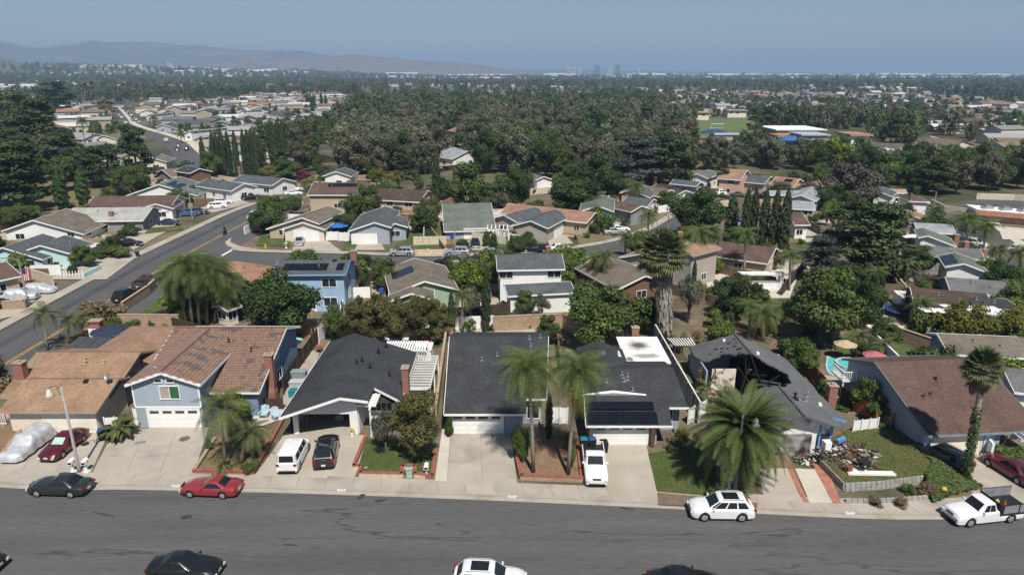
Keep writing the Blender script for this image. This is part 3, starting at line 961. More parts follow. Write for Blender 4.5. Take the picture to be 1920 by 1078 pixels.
# things in the open garage
for (nm,lab,x,y,dims,mat) in (('storage_box','pale box on the floor of the open garage',-16.6,59.2,(.8,.6,.5),W_BEIGE),('shelf_unit','dark shelf at the back of the open garage',-18.8,61.3,(1.4,.45,1.9),m_wood_d)):
 b = MB(); b.obox((0, 0, dims[2] / 2), dims)
 for kk in (.33, .66): b.obox((0, -.03, dims[2] * kk), (dims[0] * .94, dims[1], .04))
 o = b.build(nm, mat, world=False); o.location = (x, y, .14); tag(o, lab, 'storage')
lad = empty('ladder',(-19.55,57.6,.14),rad(-15),'white folded ladder leaning just inside the open garage','ladder')
b = MB()
for x in (-.2, .2): b.bar((x, 0, 0), (x * .8, .7, 2.0), .06, .04)
b.build('rail', m_metal, lad, world=False)
for kk in range(6):
 b = MB(); t = (kk +.6) / 6.5; b.bar((-.2,.7*t,2*t),(.2,.7*t,2*t),.05,.03); b.build('rung',m_metal,lad,world=False)
pt = empty('flower_pot',(-14.75,56.0,.12),0,'white pot of yellow flowers at the right side of the open garage','plant pot')
b = MB(); b.lathe([(.15,0),(.22,.5),(.24,.52),(.2,.5)],12); b.build('pot',m_white,pt,world=False)
b = MB()
for kk in range(40):
 a_, r_ = R.uniform(0,6.28), R.uniform(0,.25); b.obox((r_ *math.cos(a_),r_ *math.sin(a_),.58 +R.uniform(0,.18)),(.09,.09,.05),a_)
b.build('flowers', M('yellow_flower', (.65, .45, .03)), pt, world=False)
# lattice patio on the right of the house
pg = empty('patio_cover',(-9.2,65,0),0,'white lattice patio cover along the right side of the open garage house','pergola')
for i in range(13):
 y = 61.1 + i * .64
 b = MB(); b.box(-10.3, -8.0, y, y + .09, 2.52, 2.62); b.build('rafter', m_white, pg)
b = MB()
for i in range(15):
 x = -10.3 + i * .16
 b.box(x, x + .05, 61.0, 69.1, 2.624, 2.66)
b.build('lattice',M('weathered_white_lattice',(.48,.47,.44),pos=True,fine=.3),pg,kind='stuff')
b = MB(); b.box(-8.15,-8.03,61.0,69.1,2.36,2.515); b.box(-10.3,-8.2,60.95,61.05,2.36,2.515); b.build('edge_beam',m_white,pg)
for y in (61.2, 65, 68.9):
 b = MB(); b.box(-8.16, -8.02, y, y + .14, 0, 2.36); b.build('post', m_white, pg)
pc = empty('patio_cover',(-11.5,72,0),0,'white slatted patio cover behind the open garage house','pergola')
for i in range(16):
 b = MB(); b.box(-14.4 +i *.3,-14.2 +i *.3,70.6,73.6,2.42,2.48); b.build('slat',m_white,pc)
b = MB(); b.box(-14.5,-9.5,73.2,73.35,2.25,2.41); b.box(-14.5,-9.5,70.7,70.85,2.25,2.41)
for x in (-14.3, -9.8): b.box(x, x + .12, 73.2, 73.32, 0, 2.25)
b.build('frame', m_white, pc)
# ---- big plain charcoal roof house
h = house('house',(-1.5,62),'house with one wide plain charcoal roof and white garage door behind two palms')
ze = 2.38
planes_obj('roof',[[(-6.45,66,6.0),(3.75,66,6.0),(3.2,57.75,3.02),(1.35,57.75,3.02),(1.3,55.95,ze),(-6.2,55.95,ze)],[(-6.45,66,6.0),(3.75,66,6.0),(3.9,72.5,4.0),(-6.6,72.5,4.0)]],R_CHAR,h,.15)
b = MB()
b.bar((-6.2,55.91,ze -.06),(1.3,55.91,ze -.06),.05,.2); b.bar((1.35,57.71,2.94),(3.2,57.71,2.94),.05,.2)
b.bar((-6.24,55.95,ze -.06),(-6.49,66,5.94),.05,.2); b.bar((3.24,57.75,2.94),(3.79,66,5.94),.05,.2)
b.build('fascia', m_white, h)
b = MB()
b.prism([(-5.9, 56.5), (1.0, 56.5), (1.0, 58.4), (2.8, 58.4), (3.2, 72), (-6.0, 72)], 0, 2.35)
b.prism([(-6.0, 61.5), (3.0, 61.5), (3.2, 72), (-6.0, 72)], 2.3, 3.9)
b.add([(-6.0,57,2.3),(-6.0,66,5.75),(-6.0,72,4.0),(-6.0,72,2.3),(3.1,58,2.6),(3.3,66,5.75),(3.3,72,4.0),(3.3,72,2.6)],[(0,1,2,3),(7,6,5,4)])
b.build('wall', W_BLUEG, h)
garage(h, Vector((-3.25, 56.46, 0)), Vector((0, -1, 0)), 4.75, 2.05, m_white, lights=4)
window(h, Vector((2.0, 58.36, 0)), Vector((0, -1, 0)), 1.1, 1.4, .7, 0)
for x, y in ((-1.5,63.2),(-3.0,62.6),(-.3,62.4),(1.9,64.6),(1.8,65.6),(2.9,65.8)): vent(h,Vector((x,y,6 -(66 -y)*.36)),.3,.055)
b = MB(); b.obox((1.4, 58.2, 3.62), (.5, .5, .3)); b.build('roof_fan', m_black, h)
# ---- charcoal house with solar panels over the garage and a flat white roof behind
h = house('house',(11.5,62),'house with solar panels above its garage and a stained flat white roof')
SLP = .30
zz = lambda y: 2.33 + (y - 53.9) * SLP
planes_obj('roof',[[(6.55,53.9,zz(53.9)),(14.15,53.9,zz(53.9)),(14.35,56.1,zz(56.1)),(16.1,56.1,zz(56.1)),(15.75,61.3,zz(61.3)),(6.9,61.3,zz(61.3))],
     [(6.9,61.3,zz(61.3)),(15.75,61.3,zz(61.3)),(15.9,66,3.3),(6.9,66,3.3)]],R_CHAR,h,.15)
b = MB(); b.bar((6.5,53.86,2.25),(14.2,53.86,2.25),.05,.2); b.bar((14.3,56.06,zz(56.1) -.08),(16.15,56.06,zz(56.1) -.08),.05,.2); b.bar((6.51,53.9,2.25),(6.86,61.3,zz(61.3) -.06),.05,.18)
b.build('fascia', m_white, h)
b = MB(); b.add([(6.5,57.6,zz(57.6) +.01),(12.5,57.6,zz(57.6) +.01),(9.4,57.45,zz(57.4) +.42),(6.5,57.75,zz(57.75) +.01),(12.5,57.75,zz(57.75) +.01),(9.4,57.75,zz(57.75) +.40)],[(0,1,2),(5,4,3),(0,2,5,3),(2,1,4,5)]); b.build('ridge_gable',m_white,h)
b = MB()
b.prism([(7.0,54.55),(13.0,54.55),(13.0,57.2),(15.6,57.2),(15.5,66),(7.2,66)],0,2.42)
b.prism([(7.3, 58.5), (15.4, 58.5), (15.4, 64), (7.3, 64)], 2.42, 3.5)
b.build('wall', W_BLUEG, h)
garage(h, Vector((9.75, 54.5, 0)), Vector((0, -1, 0)), 4.75, 2.05, m_white, lights=4)
window(h, Vector((14.5, 57.16, 0)), Vector((0, -1, 0)), .8, 1.5, .7, 1)
for x in (7.0, 12.55):
 b = MB(); b.tube([(x,54.15,.1),(x,54.15,1.3),(x,54.15,2.3)],[.2,.23,.25],8); b.build('rough_column',M('shaggy_brown_bark',(.12,.065,.04),pos=True,var=.4,scale=6,fine=.4,fscale=25,bump=.8),h)
# panels: two rows
for r_, (n_,x0,x1,y0,y1,lift) in enumerate(((6,6.75,13.0,54.0,55.45,.10),(4,6.8,12.9,55.6,56.5,.24))):
 for i in range(n_):
  xa, xb = x0 + (x1 - x0) * i / n_ + .015, x0 + (x1 - x0) * (i + 1) / n_ - .015
  b = MB()
  t_ = [(xa,y0,zz(y0) +lift),(xb,y0,zz(y0) +lift),(xb,y1,zz(y1) +lift +.04),(xa,y1,zz(y1) +lift +.04)]
  b.add(t_ +[(x,y,z -.05) for x,y,z in t_],[(0,1,2,3),(0,4,5,1),(1,5,6,2),(2,6,7,3),(3,7,4,0)])
  b.build('solar_panel', m_solar, h)
for x, y in ((10.6,60.3),(10.65,59.9),(10.7,59.4),(9.0,59.3),(11.0,59.6),(11.1,60.1),(11.3,58.2)): vent(h,Vector((x,y,zz(y))),.28,.06)
gb2 = gable(h,(9.3,62.0),(9.3,68.4),2.45,2.6,4.55,.36,roof=R_CHAR,wall=W_BLUEG,trim=None)
solar(h, gb2, 1, 2.6, .35, 2, 1)
boxvent(h, on_roof(gb2, 1, 3.2, .2) + Vector((.3, 0, 0)), .4)
for s in (3.9, 4.4): vent(h, on_roof(gb2, 2, s, 1.9), .2, .06, m_white)
m_flat = M('white_membrane_roof', (0.74, 0.73, 0.70), var=.05, scale=.5, fine=.04, pos=True)
# burn-through stains on the membrane: soot blotches of their own shape
nt = m_flat.node_tree
bs = nt.nodes['Principled BSDF']
src = bs.inputs['Base Color'].links[0].from_socket
ge = nt.nodes.new('ShaderNodeNewGeometry')
prev = src
for (cx_,cy_,rx_,ry_,col_,thr_) in ((13.9,69.9,1.6,1.7,(.30,.28,.25),.75),(13.95,69.9,.75,.8,(.05,.04,.035),.8),(14.3,67.0,1.7,.75,(.22,.21,.19),.75),(12.35,66.1,.5,.8,(.05,.045,.04),.7)):
 sb = nt.nodes.new('ShaderNodeVectorMath'); sb.operation = 'SUBTRACT'; sb.inputs[1].default_value = (cx_,cy_,3.4)
 nt.links.new(ge.outputs['Position'], sb.inputs[0])
 dvv = nt.nodes.new('ShaderNodeVectorMath'); dvv.operation = 'DIVIDE'; dvv.inputs[1].default_value = (rx_,ry_,5)
 nt.links.new(sb.outputs[0], dvv.inputs[0])
 ln = nt.nodes.new('ShaderNodeVectorMath'); ln.operation = 'LENGTH'
 nt.links.new(dvv.outputs[0], ln.inputs[0])
 nn = nt.nodes.new('ShaderNodeTexNoise'); nn.inputs['Scale'].default_value = 2.2; nn.inputs['Detail'].default_value = 6
 nt.links.new(ge.outputs['Position'], nn.inputs[0])
 ad = nt.nodes.new('ShaderNodeMath'); ad.operation = 'MULTIPLY_ADD'; ad.inputs[1].default_value = 1.1
 nt.links.new(nn.outputs[0], ad.inputs[0]); nt.links.new(ln.outputs['Value'], ad.inputs[2])
 rg = nt.nodes.new('ShaderNodeMapRange'); rg.inputs[1].default_value = thr_ + .35; rg.inputs[2].default_value = thr_ + .8; rg.inputs[3].default_value = .8; rg.inputs[4].default_value = 0
 nt.links.new(ad.outputs[0], rg.inputs[0])
 mx = nt.nodes.new('ShaderNodeMix'); mx.data_type = 'RGBA'; mx.inputs[7].default_value = (*col_,1)
 nt.links.new(rg.outputs[0], mx.inputs[0]); nt.links.new(prev, mx.inputs[6])
 prev = mx.outputs[2]
nt.links.new(prev, bs.inputs['Base Color'])
b = MB(); b.box(11.85, 16.5, 65.2, 72.5, 3.25, 3.42); b.build('flat_roof', m_flat, h)
b = MB(); b.box(12.2, 16.3, 65.6, 72.2, 0, 3.24); b.build('rear_wall', W_BLUEG, h)
chimney(h, 14.1, 73.1, 0, 4.3, .8, .6)
# ---- burnt house: part of the roof fallen in
m_soot = M('soot', (0.012, 0.011, 0.010), var=.4, scale=4, fine=.5, rough=1.0, pos=True)
m_felt = M('grey_roofing_felt',(0.115,0.118,0.122),var=.12,scale=.6,fine=.12,fscale=9,pos=True,rough=.95)
m_felt2 = M('grey_roofing_felt_dark',(0.085,0.087,0.09),var=.15,scale=.6,fine=.2,fscale=9,pos=True,rough=.95)
h = house('house', (24.6, 62), 'burnt house with grey roof fallen in over a charred room')
RX, ZR, PT = 24.6, 4.55, .38
rz_ = lambda x: ZR - abs(x - RX) * PT
def RP(x, y): return (x, y, rz_(x))
right = [(RX,51.6),(28.2,51.9),(28.2,54.0),(29.55,54.2),(29.5,68.0),(27.0,69.4),(RX,70.4),(RX,65.2)]
bite = [(25.2,64.3),(25.9,63.2),(26.6,63.0),(27.3,62.0),(26.9,60.6),(26.7,59.6),(25.9,58.8),(25.3,57.6),(RX,57.2)]
rb_ = random.Random(4)
def ragged(pts_, k=4, amp=.22):
 out = []
 for p_, q_ in zip(pts_, pts_[1:]):
  for i in range(k):
   t_ = lerp(p_, q_, i / k)
   out.append((t_[0] +(rb_.uniform(-amp,amp) if i else 0),t_[1] +(rb_.uniform(-amp,amp) if i else 0)))
 return out + [pts_[-1]]
bite = ragged(bite[:-1]) + [(RX, 57.2)]
planes_obj('roof', [[RP(x, y) for x, y in right + bite]], m_felt, h, .13)
for i, (x,y) in enumerate(bite):      # scorched flaps of felt curling down from the broken edge
 if x > RX + .3:
  bb = MB(); s_ = rb_.uniform(.15, .5); z_ = rz_(x)
  bb.add([(x -.25,y -.2,z_ +.02),(x +.22,y +.25,z_ +.02),(x -.1 -s_ *.5,y +.2,z_ -s_),(x -.3,y -.1,z_ -s_ *.6)],[(0,1,2,3)]); bb.build('torn_felt',m_soot if i %3 else m_felt2,h)
# back-left slope with a ragged burnt lower edge
left = [(RX,70.4),(19.9,71.2),(19.75,68.6)] + ragged([(20.1,67.0),(20.9,66.4),(21.6,66.6),(22.3,66.9),(22.9,66.2),(23.4,65.7),(23.8,66.2),(24.1,65.3)],3,.18) + [(RX,65.2)]
planes_obj('roof', [[RP(x, y) for x, y in left]], m_felt2, h, .13)
front_l = [(RX,51.6),(RX,57.2),(24.0,57.6),(23.2,57.9),(22.6,57.5),(21.6,57.9),(20.3,57.7),(20.0,51.4)]
planes_obj('roof', [[RP(x, y) for x, y in front_l]], m_felt2, h, .13)
# exposed battens on the stripped left slopes
b = MB()
def inpoly(x, y, poly):
 c = False
 for (x1, y1), (x2, y2) in zip(poly, poly[1:] + poly[:1]):
  if (y1 > y) != (y2 > y) and x < (x2 - x1) * (y - y1) / (y2 - y1) + x1: c = not c
 return c
for poly in (left, front_l):
 y = 51.7
 while y < 71:
  run = None
  x = 19.7
  while x < 24.7:
   ok = inpoly(x, y, poly) and x < 24.5
   if ok and run is None: run = x
   if (not ok or x >= 24.6) and run is not None:
    if x - run > .2: b.bar((run,y,rz_(run) +.03),(x -.05,y,rz_(x -.05) +.03),.12,.05)
    run = None
   x += .1
  y += .30
b.build('battens', m_felt, h, kind='stuff')
b = MB(); b.bar((RX,51.5,ZR +.04),(RX,57.3,ZR +.04),.2,.09); b.bar((RX,65.2,ZR +.04),(RX,70.5,ZR +.04),.2,.09); b.build('ridge_cap',m_felt2,h,kind='stuff')
# holes burnt in the left slope: soot patches with torn felt standing up
for (x,y,sx_,sy_) in ((22.0,68.3,.45,.35),(22.6,68.0,.5,.3),(23.4,68.6,.6,.35),(23.0,67.6,.35,.3),(23.7,67.5,.4,.3),(24.1,68.2,.3,.25),(22.3,67.3,.4,.25),(23.9,66.6,.7,.5),(21.2,67.6,.3,.2),(24.2,69.3,.35,.25)):
 bb = MB()
 pts_ = []
 for kk in range(8):
  a_ = kk / 8 * 6.28; r_ = R.uniform(.3, .6)
  X_, Y_ = x + sx_ * r_ * math.cos(a_), y + sy_ * r_ * math.sin(a_)
  pts_.append((X_, Y_, rz_(X_) + .075 + R.uniform(0, .03)))
 bb.add(pts_, [tuple(range(8))]); bb.build('burnt_hole', m_soot, h)
# walls that still stand
b = MB()
b.box(20.05,20.2,64.6,71,0,2.75); b.box(20.1,29.2,69.2,69.35,0,2.6); b.box(29.05,29.2,55.5,69.2,0,2.7)
b.build('wall', W_BLUEG, h)
b = MB(); b.box(20.6,20.75,53,57.6,0,2.85); b.box(20.6,27.6,52.7,52.85,0,2.9); b.add([(20.6,52.7,2.9),(28.0,52.7,2.9),(24.6,52.7,4.35),(20.6,52.85,2.9),(28.0,52.85,2.9),(24.6,52.85,4.35)],[(0,1,2),(5,4,3)])
b.box(27.6,29.2,55.35,55.5,0,2.75); b.build('front_wall',M('smoke_stained_white',(.68,.67,.65),col2=(.09,.085,.08),patch=(.7,.5,.66),pos=True),h)
m_bluet = M('bright_blue_trim', (0.10, 0.27, 0.62), var=.1, pos=True)
b = MB()
for x in (26.6, 27.55): b.box(x, x + .16, 52.62, 52.78, 0, 3.0)
b.box(27.6,27.75,55.28,55.36,0,2.75); b.box(28.86,28.98,55.28,55.36,0,2.75); b.bar((28.2,53.97,3.06),(29.6,54.15,2.58),.06,.2); b.bar((28.18,51.9,3.06),(28.2,54.0,3.06),.06,.18)
b.build('blue_trim', m_bluet, h)
window(h, Vector((28.32, 55.34, 0)), Vector((0, -1, 0)), .95, 1.35, .75, 1)
door(h, Vector((27.0, 52.68, 0)), Vector((0, -1, 0)), .9, 2.0, m_dark)
garage(h,Vector((23.6,52.68,0)),Vector((0,-1,0)),4.6,2.1,M('scorched_door',(.30,.29,.28),col2=(.04,.036,.033),patch=(.8,.42,.6),pos=True))
chimney(h, 30.1, 58.4, 0, 4.1, .75, .8, cap=True)
# scorched inner walls
b = MB(); b.box(20.9,23.4,65.4,65.5,0,2.6); b.build('inner_wall',M('scorched_plaster',(0.66,0.62,0.55),var=.1,scale=1.2,pos=True,col2=(0.30,0.12,0.05),patch=(1.1,.56,.60)),h)
b = MB(); b.box(21.1,24.0,61.7,61.82,0,1.15); b.build('inner_wall',M('sooty_plaster',(0.5,0.48,0.45),pos=True,col2=(.12,.11,.10),patch=(.9,.5,.6)),h)
b = MB(); b.box(20.9, 28.9, 55.6, 69.1, .10, .16); b.build('burnt_floor', m_soot, h)
b = MB(); b.box(20.2,24.2,58.6,61.6,.165,.2); b.build('patio_floor',M('scorched_brick_floor',(.24,.10,.065),pos=True,col2=(.06,.05,.045),patch=(.7,.5,.6),scale=3),h)
b = MB(); b.box(23.9,24.05,61.8,69,0,2.3); b.box(28.0,28.12,58,66,0,2.2); b.box(24.05,28.9,68.0,68.1,0,2.6); b.build('charred_partition',m_soot,h)
# charred rafters and studs, each one apart
for i in range(26):
 y = 57.3 + i * .36 + R.uniform(-.1, .1)
 x0 = R.uniform(24.2, 25.0); x1 = R.uniform(26.4, 27.6)
 b = MB(); b.bar((x0,y,R.uniform(1.6,3.4)),(x1,y +R.uniform(-.7,.7),R.uniform(1.2,3.3)),.07,.14); b.build('charred_rafter',m_soot if R.random()<.85 else M('charred_grey_timber',(.10,.095,.09),pos=True),h)
for (p_,q_) in (((22.2,61.2,.3),(24.6,65.0,3.3)),((24.0,63.5,.3),(24.1,65,4.0)),((24.6,60.2,2.3),(24.6,65.4,4.4)),((21.2,65.3,2.6),(20.8,63.8,1.5))):
 b = MB(); b.bar(p_, q_, .09, .14); b.build('charred_rafter', m_soot, h)
for i in range(4):
 b = MB(); b.bar((22.4 +i *.42,58.9,.15),(22.4 +i *.42,58.9,2.2),.06,.06); b.build('stud',m_wood_d,h)
b = MB(); b.bar((21.6,61.75,1.2),(27.6,61.8,1.3),.12,.12); b.build('charred_beam',m_soot,h)
for x, y in ((26.4,55.6),(25.6,55.2),(27.3,57.2)): vent(h,Vector((x,y,rz_(x))),.4,.08,m_metal)
vent(h, Vector((25.2, 55.1, rz_(25.2))), .5, .1, m_black)
for x, y in ((23.2,69.6),(25.5,65.6),(27.9,55.9)): boxvent(h,Vector((x,y,rz_(x))),.32,m_white)
# heap of ash and rubble inside: torn sheets, ends of timber
b, cols = MB(), []
for i in range(1500):
 x, y = R.uniform(24.2, 28.0), R.uniform(57.4, 65.8)
 s_ = R.uniform(.06, .36)
 b.obox((x,y,R.uniform(.2,.5 +1.5*(x -24)/4)),(s_,s_ *R.uniform(.2,.7),.03),R.uniform(0,3.1))
 k_ = R.random()
 c_ = (.5,.49,.47) if k_ > .86 else ((.16,.07,.04) if k_ >.81 else ((.09,.09,.095) if k_ >.5 else (.014,.013,.012)))
 cols += [c_] * 6
o = b.build('rubble', MV('rubble_pieces', rough=.9), h, kind='stuff'); tint_mesh(o, cols)
# small slatted awning behind the burnt house
aw = empty('patio_cover',(19.6,72.6,0),0,'small white slatted awning at the rear left corner of the burnt house','pergola')
for i in range(9):
 b = MB(); b.bar((18.6 +i *.28,72.0,2.55),(18.2 +i *.33,74.4,2.5),.12,.05); b.build('slat',m_white,aw)
b = MB(); b.bar((18.5,72.0,2.45),(21.0,71.9,2.45),.1,.12); b.bar((18.1,74.4,2.4),(21.0,74.4,2.4),.1,.12); b.box(18.5,18.6,72,72.1,0,2.4); b.build('frame',m_wood_d,aw)
# ---- brown roof house on the right
h = house('house',(40,57),'blue grey house with one large brown shingle roof behind the ivy-clad palm')
a_ = rad(5)
dx, dy = math.cos(a_), math.sin(a_)
A_ = Vector((*G(1640, 679, 5.6), 0))
g = gable(h,A_,(A_.x +10.6*dx,A_.y +10.6*dy),5.2,8.6,5.6,.355,roof=R_BROWN,wall=W_BLUEG,trim=M('grey_blue_trim',(.20,.23,.27),pos=True),ends=(.35,3.4),ov=.6,rake=True)
fp, fo = face(g, '2', -.6)
garage(h, fp, fo, 4.6, 2.1, M('ivory_door', (.72, .66, .52), var=.04))
m_pil = M('pale_blue_board', (.42, .55, .70), pos=True)
for u in (-3.35, 2.1, 2.55):
 p_, o_ = face(g, '2', u)
 b = MB(); b.obox((p_.x +o_.x *.06,p_.y +o_.y *.06,1.2),(.42,.10,2.4),a_); b.build('pilaster',m_pil,h)
for s, q in ((4.6,2.6),(3.0,4.3),(2.2,4.5),(4.7,2.4),(8.6,3.2)): vent(h,on_roof(g,2,s,q),.38,.065,M('rusty_brown_pipe',(.16,.08,.06)))
# entry trellis right of the brown roof
tr = empty('trellis',(44.5,53.4,0),0,'pale blue slatted entry trellis at the right end of the brown roof','trellis')
for i in range(6):
 x = 43.0 + i * .55
 b = MB(); b.bar((x,53.7 +i *.1,2.75),(x +.5,51.6 +i *.1,2.2),.09,.12); b.build('beam',m_pil,tr)
b = MB(); b.bar((43.3,51.6,2.12),(46.6,52.2,2.12),.1,.12); b.bar((43.0,53.9,2.68),(46.2,54.4,2.68),.1,.12); b.box(46.4,46.52,52.1,52.22,0,2.06); b.build('frame',m_pil,tr)
# white balcony behind
bl = empty('balcony',(34.6,64.5,0),0,'white railed balcony at the rear left corner of the brown roofed house','balcony')
b = MB(); b.box(33.4, 35.2, 63.0, 65.4, 2.25, 2.4); b.build('deck', m_white, bl)
b = MB()
for i in range(10): b.box(33.4 + i * .19, 33.45 + i * .19, 62.98, 63.03, 2.4, 3.3)
for i in range(12): b.box(33.38, 33.43, 63.0 + i * .2, 63.05 + i * .2, 2.4, 3.3)
b.box(33.36, 35.2, 62.96, 63.05, 3.3, 3.37); b.box(33.36, 33.45, 63.06, 65.4, 3.3, 3.37)
b.build('railing', m_white, bl)
b = MB()
for x in (33.5, 35.0): b.box(x, x + .12, 63.1, 63.22, 0, 2.25)
b.build('post', m_white, bl)
# ---------------------------------------------------------------- front gardens, drives, walls
slabs('driveway',px((-30,893),(171,888),(208,806),(36,806)),3,3,.135,(m_conc2,m_conc))
slabs('driveway',px((174,887.5),(364,890),(392,803),(216,806)),3,3,.137,(m_conc,m_conc2))
slabs('driveway',px((478,893),(664,901),(690,818),(536,812)),3,3,.136,(m_conc2,m_conc2))
slabs('driveway',px((838,905),(970,911),(957,809),(846,809)),2,3,.138,(m_conc2,m_conc))
slabs('driveway',px((1094,913),(1232,926),(1212,836),(1086,836)),1,2,.136,(m_conc2,))
slabs('driveway',px((1700,880),(1850,935),(2010,960),(1880,838)),3,2,.137,(m_conc2,m_conc))
slabs('path', px((815, 903), (838, 905), (846, 800), (830, 800)), 1, 5, .14, (m_conc3,))
slabs('path', px((1434, 942), (1505, 943), (1476, 880), (1420, 880)), 1, 2, .136, (m_conc2,))
slabs('path', px((1518, 944), (1560, 945), (1530, 882), (1490, 880)), 1, 2, .137, (m_conc3,))
ngon('path',px((1562,946),(1577,946),(1552,882),(1538,850),(1520,838),(1512,850),(1528,884)),.142,M('red_brick_paving',(.36,.155,.105),var=.2,scale=2,fine=.25,fscale=20,pos=True))
ngon('path',px((1506,943),(1516,944),(1486,882),(1477,882)),.139,MATS['red_brick_paving'])
ngon('patio', px((470, 808), (532, 786), (545, 765), (478, 770)), .134, m_conc3)
ngon('lawn',px((366,885),(474,888),(502,840),(513,808),(470,806),(400,827)),.14,m_lawn2)
ngon('lawn',px((672,880),(690,885),(752,890),(806,896),(816,852),(770,830),(688,824)),.16,m_lawn)
ngon('mulch_bed',px((975,897),(1090,900),(1082,826),(1010,824),(966,864)),.145,m_mulch)
ngon('lawn',px((1215,853),(1232,924),(1328,932),(1345,900),(1330,850),(1280,840)),.15,m_lawn)
ngon('soil_strip',px((1232,926),(1234,948),(1330,953),(1420,955),(1420,945),(1330,934)),.142,M('wet_brown_soil',(.16,.115,.08),pos=True))
ngon('soil_bed',px((1285,835),(1330,850),(1345,900),(1440,930),(1500,900),(1480,850),(1350,820)),.13,m_soil)
ngon('lawn', px((190, 806), (214, 806), (216, 822), (200, 826)), .10, m_soil)
# back gardens
ngon('lawn', px((830, 652), (842, 620), (700, 628), (700, 640), (780, 660)), .11, m_lawn)
ngon('patio', px((560, 765), (600, 660), (540, 655), (530, 760)), .12, m_conc)
ngon('lawn', px((540, 655), (620, 640), (628, 618), (545, 618)), .11, m_lawn2)
ngon('gravel_bed',px((842,628),(1040,626),(1040,612),(930,614),(850,618)),.12,M('pale_gravel',(.38,.33,.27),var=.3,scale=3,fine=.5,fscale=25,pos=True))
ngon('patio', px((1545, 705), (1620, 715), (1650, 760), (1600, 770), (1560, 740)), .12, m_conc)
# brick-edged planters
for (pts_,lab,ht_) in ((px((364,888),(475,891),(504,841),(534,785)),'low red brick edging round the dry garden by the blue grey house',.28),
       (px((364,888),(404,826)),'red brick edging on the left of the palm garden',.22),
       (px((969,866),(977,901),(1092,905)),'cream block planter with brick top under the two tall palms',.42),
       (px((1091,903),(1082,826)),'narrow brick kerb between the palm bed and the white pickup',.2),
       (px((817,850),(811,898),(797,898)),'red brick edging right of the juniper',.3)):
 solid_wall('planter_wall',pts_,ht_,.22,m_block if 'cream' in lab else m_brick,lab,capmat=m_brick,z=.1)
pwl = solid_wall('planter_wall',px((687,824),(664,882),(676,882),(676,895),(754,897),(755,882),(778,882),(778,897),(797,899)),.42,.22,M('cream_slump_block',(.55,.42,.30),pos=True),'cream planter wall with red brick coping round the front lawn',capmat=m_brick,z=.1)
solid_wall('planter_wall',px((0,868),(40,816)),.5,.22,m_block,'brown block planter wall left of the covered car',capmat=M('tan_coping',(.32,.24,.17),pos=True),z=.05)
ngon('soil_bed', px((-60, 860), (-4, 860), (36, 812), (-20, 805)), .3, m_mulch)
# retaining wall of separate concrete blocks round the raised lawn
LW = px((1537, 874), (1583, 922), (1650, 918), (1731, 907))
LZ = .72
m_rblk = M('grey_split_block',(.30,.285,.26),var=.2,scale=2,fine=.2,fscale=14,pos=True,rough=.95,bump=.5)
rw = empty('retaining_wall',(LW[1][0],LW[1][1],.1),0,'grey block retaining wall holding the raised front lawn of the burnt house','wall')
rw2 = empty('retaining_wall',(LW[1][0],LW[1][1] -.9,.1),0,'low lower tier of grey blocks along the pavement under the raised lawn','wall')
bme = {}
for root, line, rows_ in ((rw, LW, 4), (rw2, px((1584, 944), (1640, 945), (1738, 938)), 2)):
 pts_ = resample(line, .42)
 for r_ in range(rows_):
  for p_, q_ in zip(pts_, pts_[1:]):
   L_ = math.hypot(q_[0] - p_[0], q_[1] - p_[1])
   if 'blk' not in bme:
    bb = MB(); bb.obox((0,0,.08),(.40,.24,.155),taper=.94); bme['blk'] = bb.mesh('block',m_rblk)
   m_ = lerp(p_, q_, .5)
   ang_ = math.atan2(q_[1] - p_[1], q_[0] - p_[0])
   link_mesh('block',bme['blk'],root,(m_[0] -root.location.x +R.uniform(-.01,.01),m_[1] -root.location.y +.035*r_,.165*r_),(0,0,ang_ +R.uniform(-.03,.03)),(L_ /.42,R.uniform(.9,1.1),1))
MND = px((1537,874),(1583,922),(1650,918),(1731,907),(1745,880),(1690,845),(1640,812),(1600,815),(1540,845))
b = MB(); b.prism([(x,y +.14) for x,y in MND],.05,LZ +.05); b.build('lawn',m_lawn,kind='structure')
b = MB()   # ivy bank sloping from the raised lawn down to the right-hand drive and the pavement
IVY_T = px((1640, 812), (1690, 845), (1745, 880), (1731, 907))
IVY_B = px((1662, 800), (1745, 862), (1842, 918), (1748, 946))
b.add([(x,y,LZ +.06) for x,y in IVY_T] +[(x,y,.1) for x,y in IVY_B],[(i,i +1,5 +i,4 +i) for i in range(3)])
o = b.build('ivy_bank', m_soil, kind='structure')
if o.data.polygons[0].normal.z < 0: o.data.flip_normals()
# ---------------------------------------------------------------- fences round the front row
pick_fence('board_fence',px((532,742),(548,712),(588,655),(600,640)),1.8,m_wood_d,'dark brown board fence between the tile-roofed house and the open garage house',board=.2)
pick_fence('vinyl_fence',px((598,645),(617,625),(620,606)),1.9,m_white,'white vinyl fence at the rear of the yard with the teal parasol',board=.3,post=1.6)
pick_fence('vinyl_fence',px((545,626),(618,626)),2.0,m_white,'white vinyl fence under the big broadleaf tree',board=.3,post=1.8)
pick_fence('board_fence',px((486,769),(532,769)),1.2,m_wood_d,'dark board fence behind the two pale blue garden chairs',board=.2)
solid_wall('block_wall',[(-8.15,79),(-7.3,59)],1.75,.2,m_block,'tan block wall between the two wide charcoal roofs',capmat=M('tan_coping2',(.40,.29,.2),pos=True))
solid_wall('block_wall',px((540,627),(622,630),(700,642),(850,640)),1.7,.2,m_block,'tan block wall below the row of junipers',capmat=MATS['tan_coping2'])
solid_wall('block_wall',px((925,622),(1000,618),(1055,616),(1095,640)),2.0,.25,m_block,'tan block wall behind the pale gravel bed',capmat=MATS['tan_coping2'])
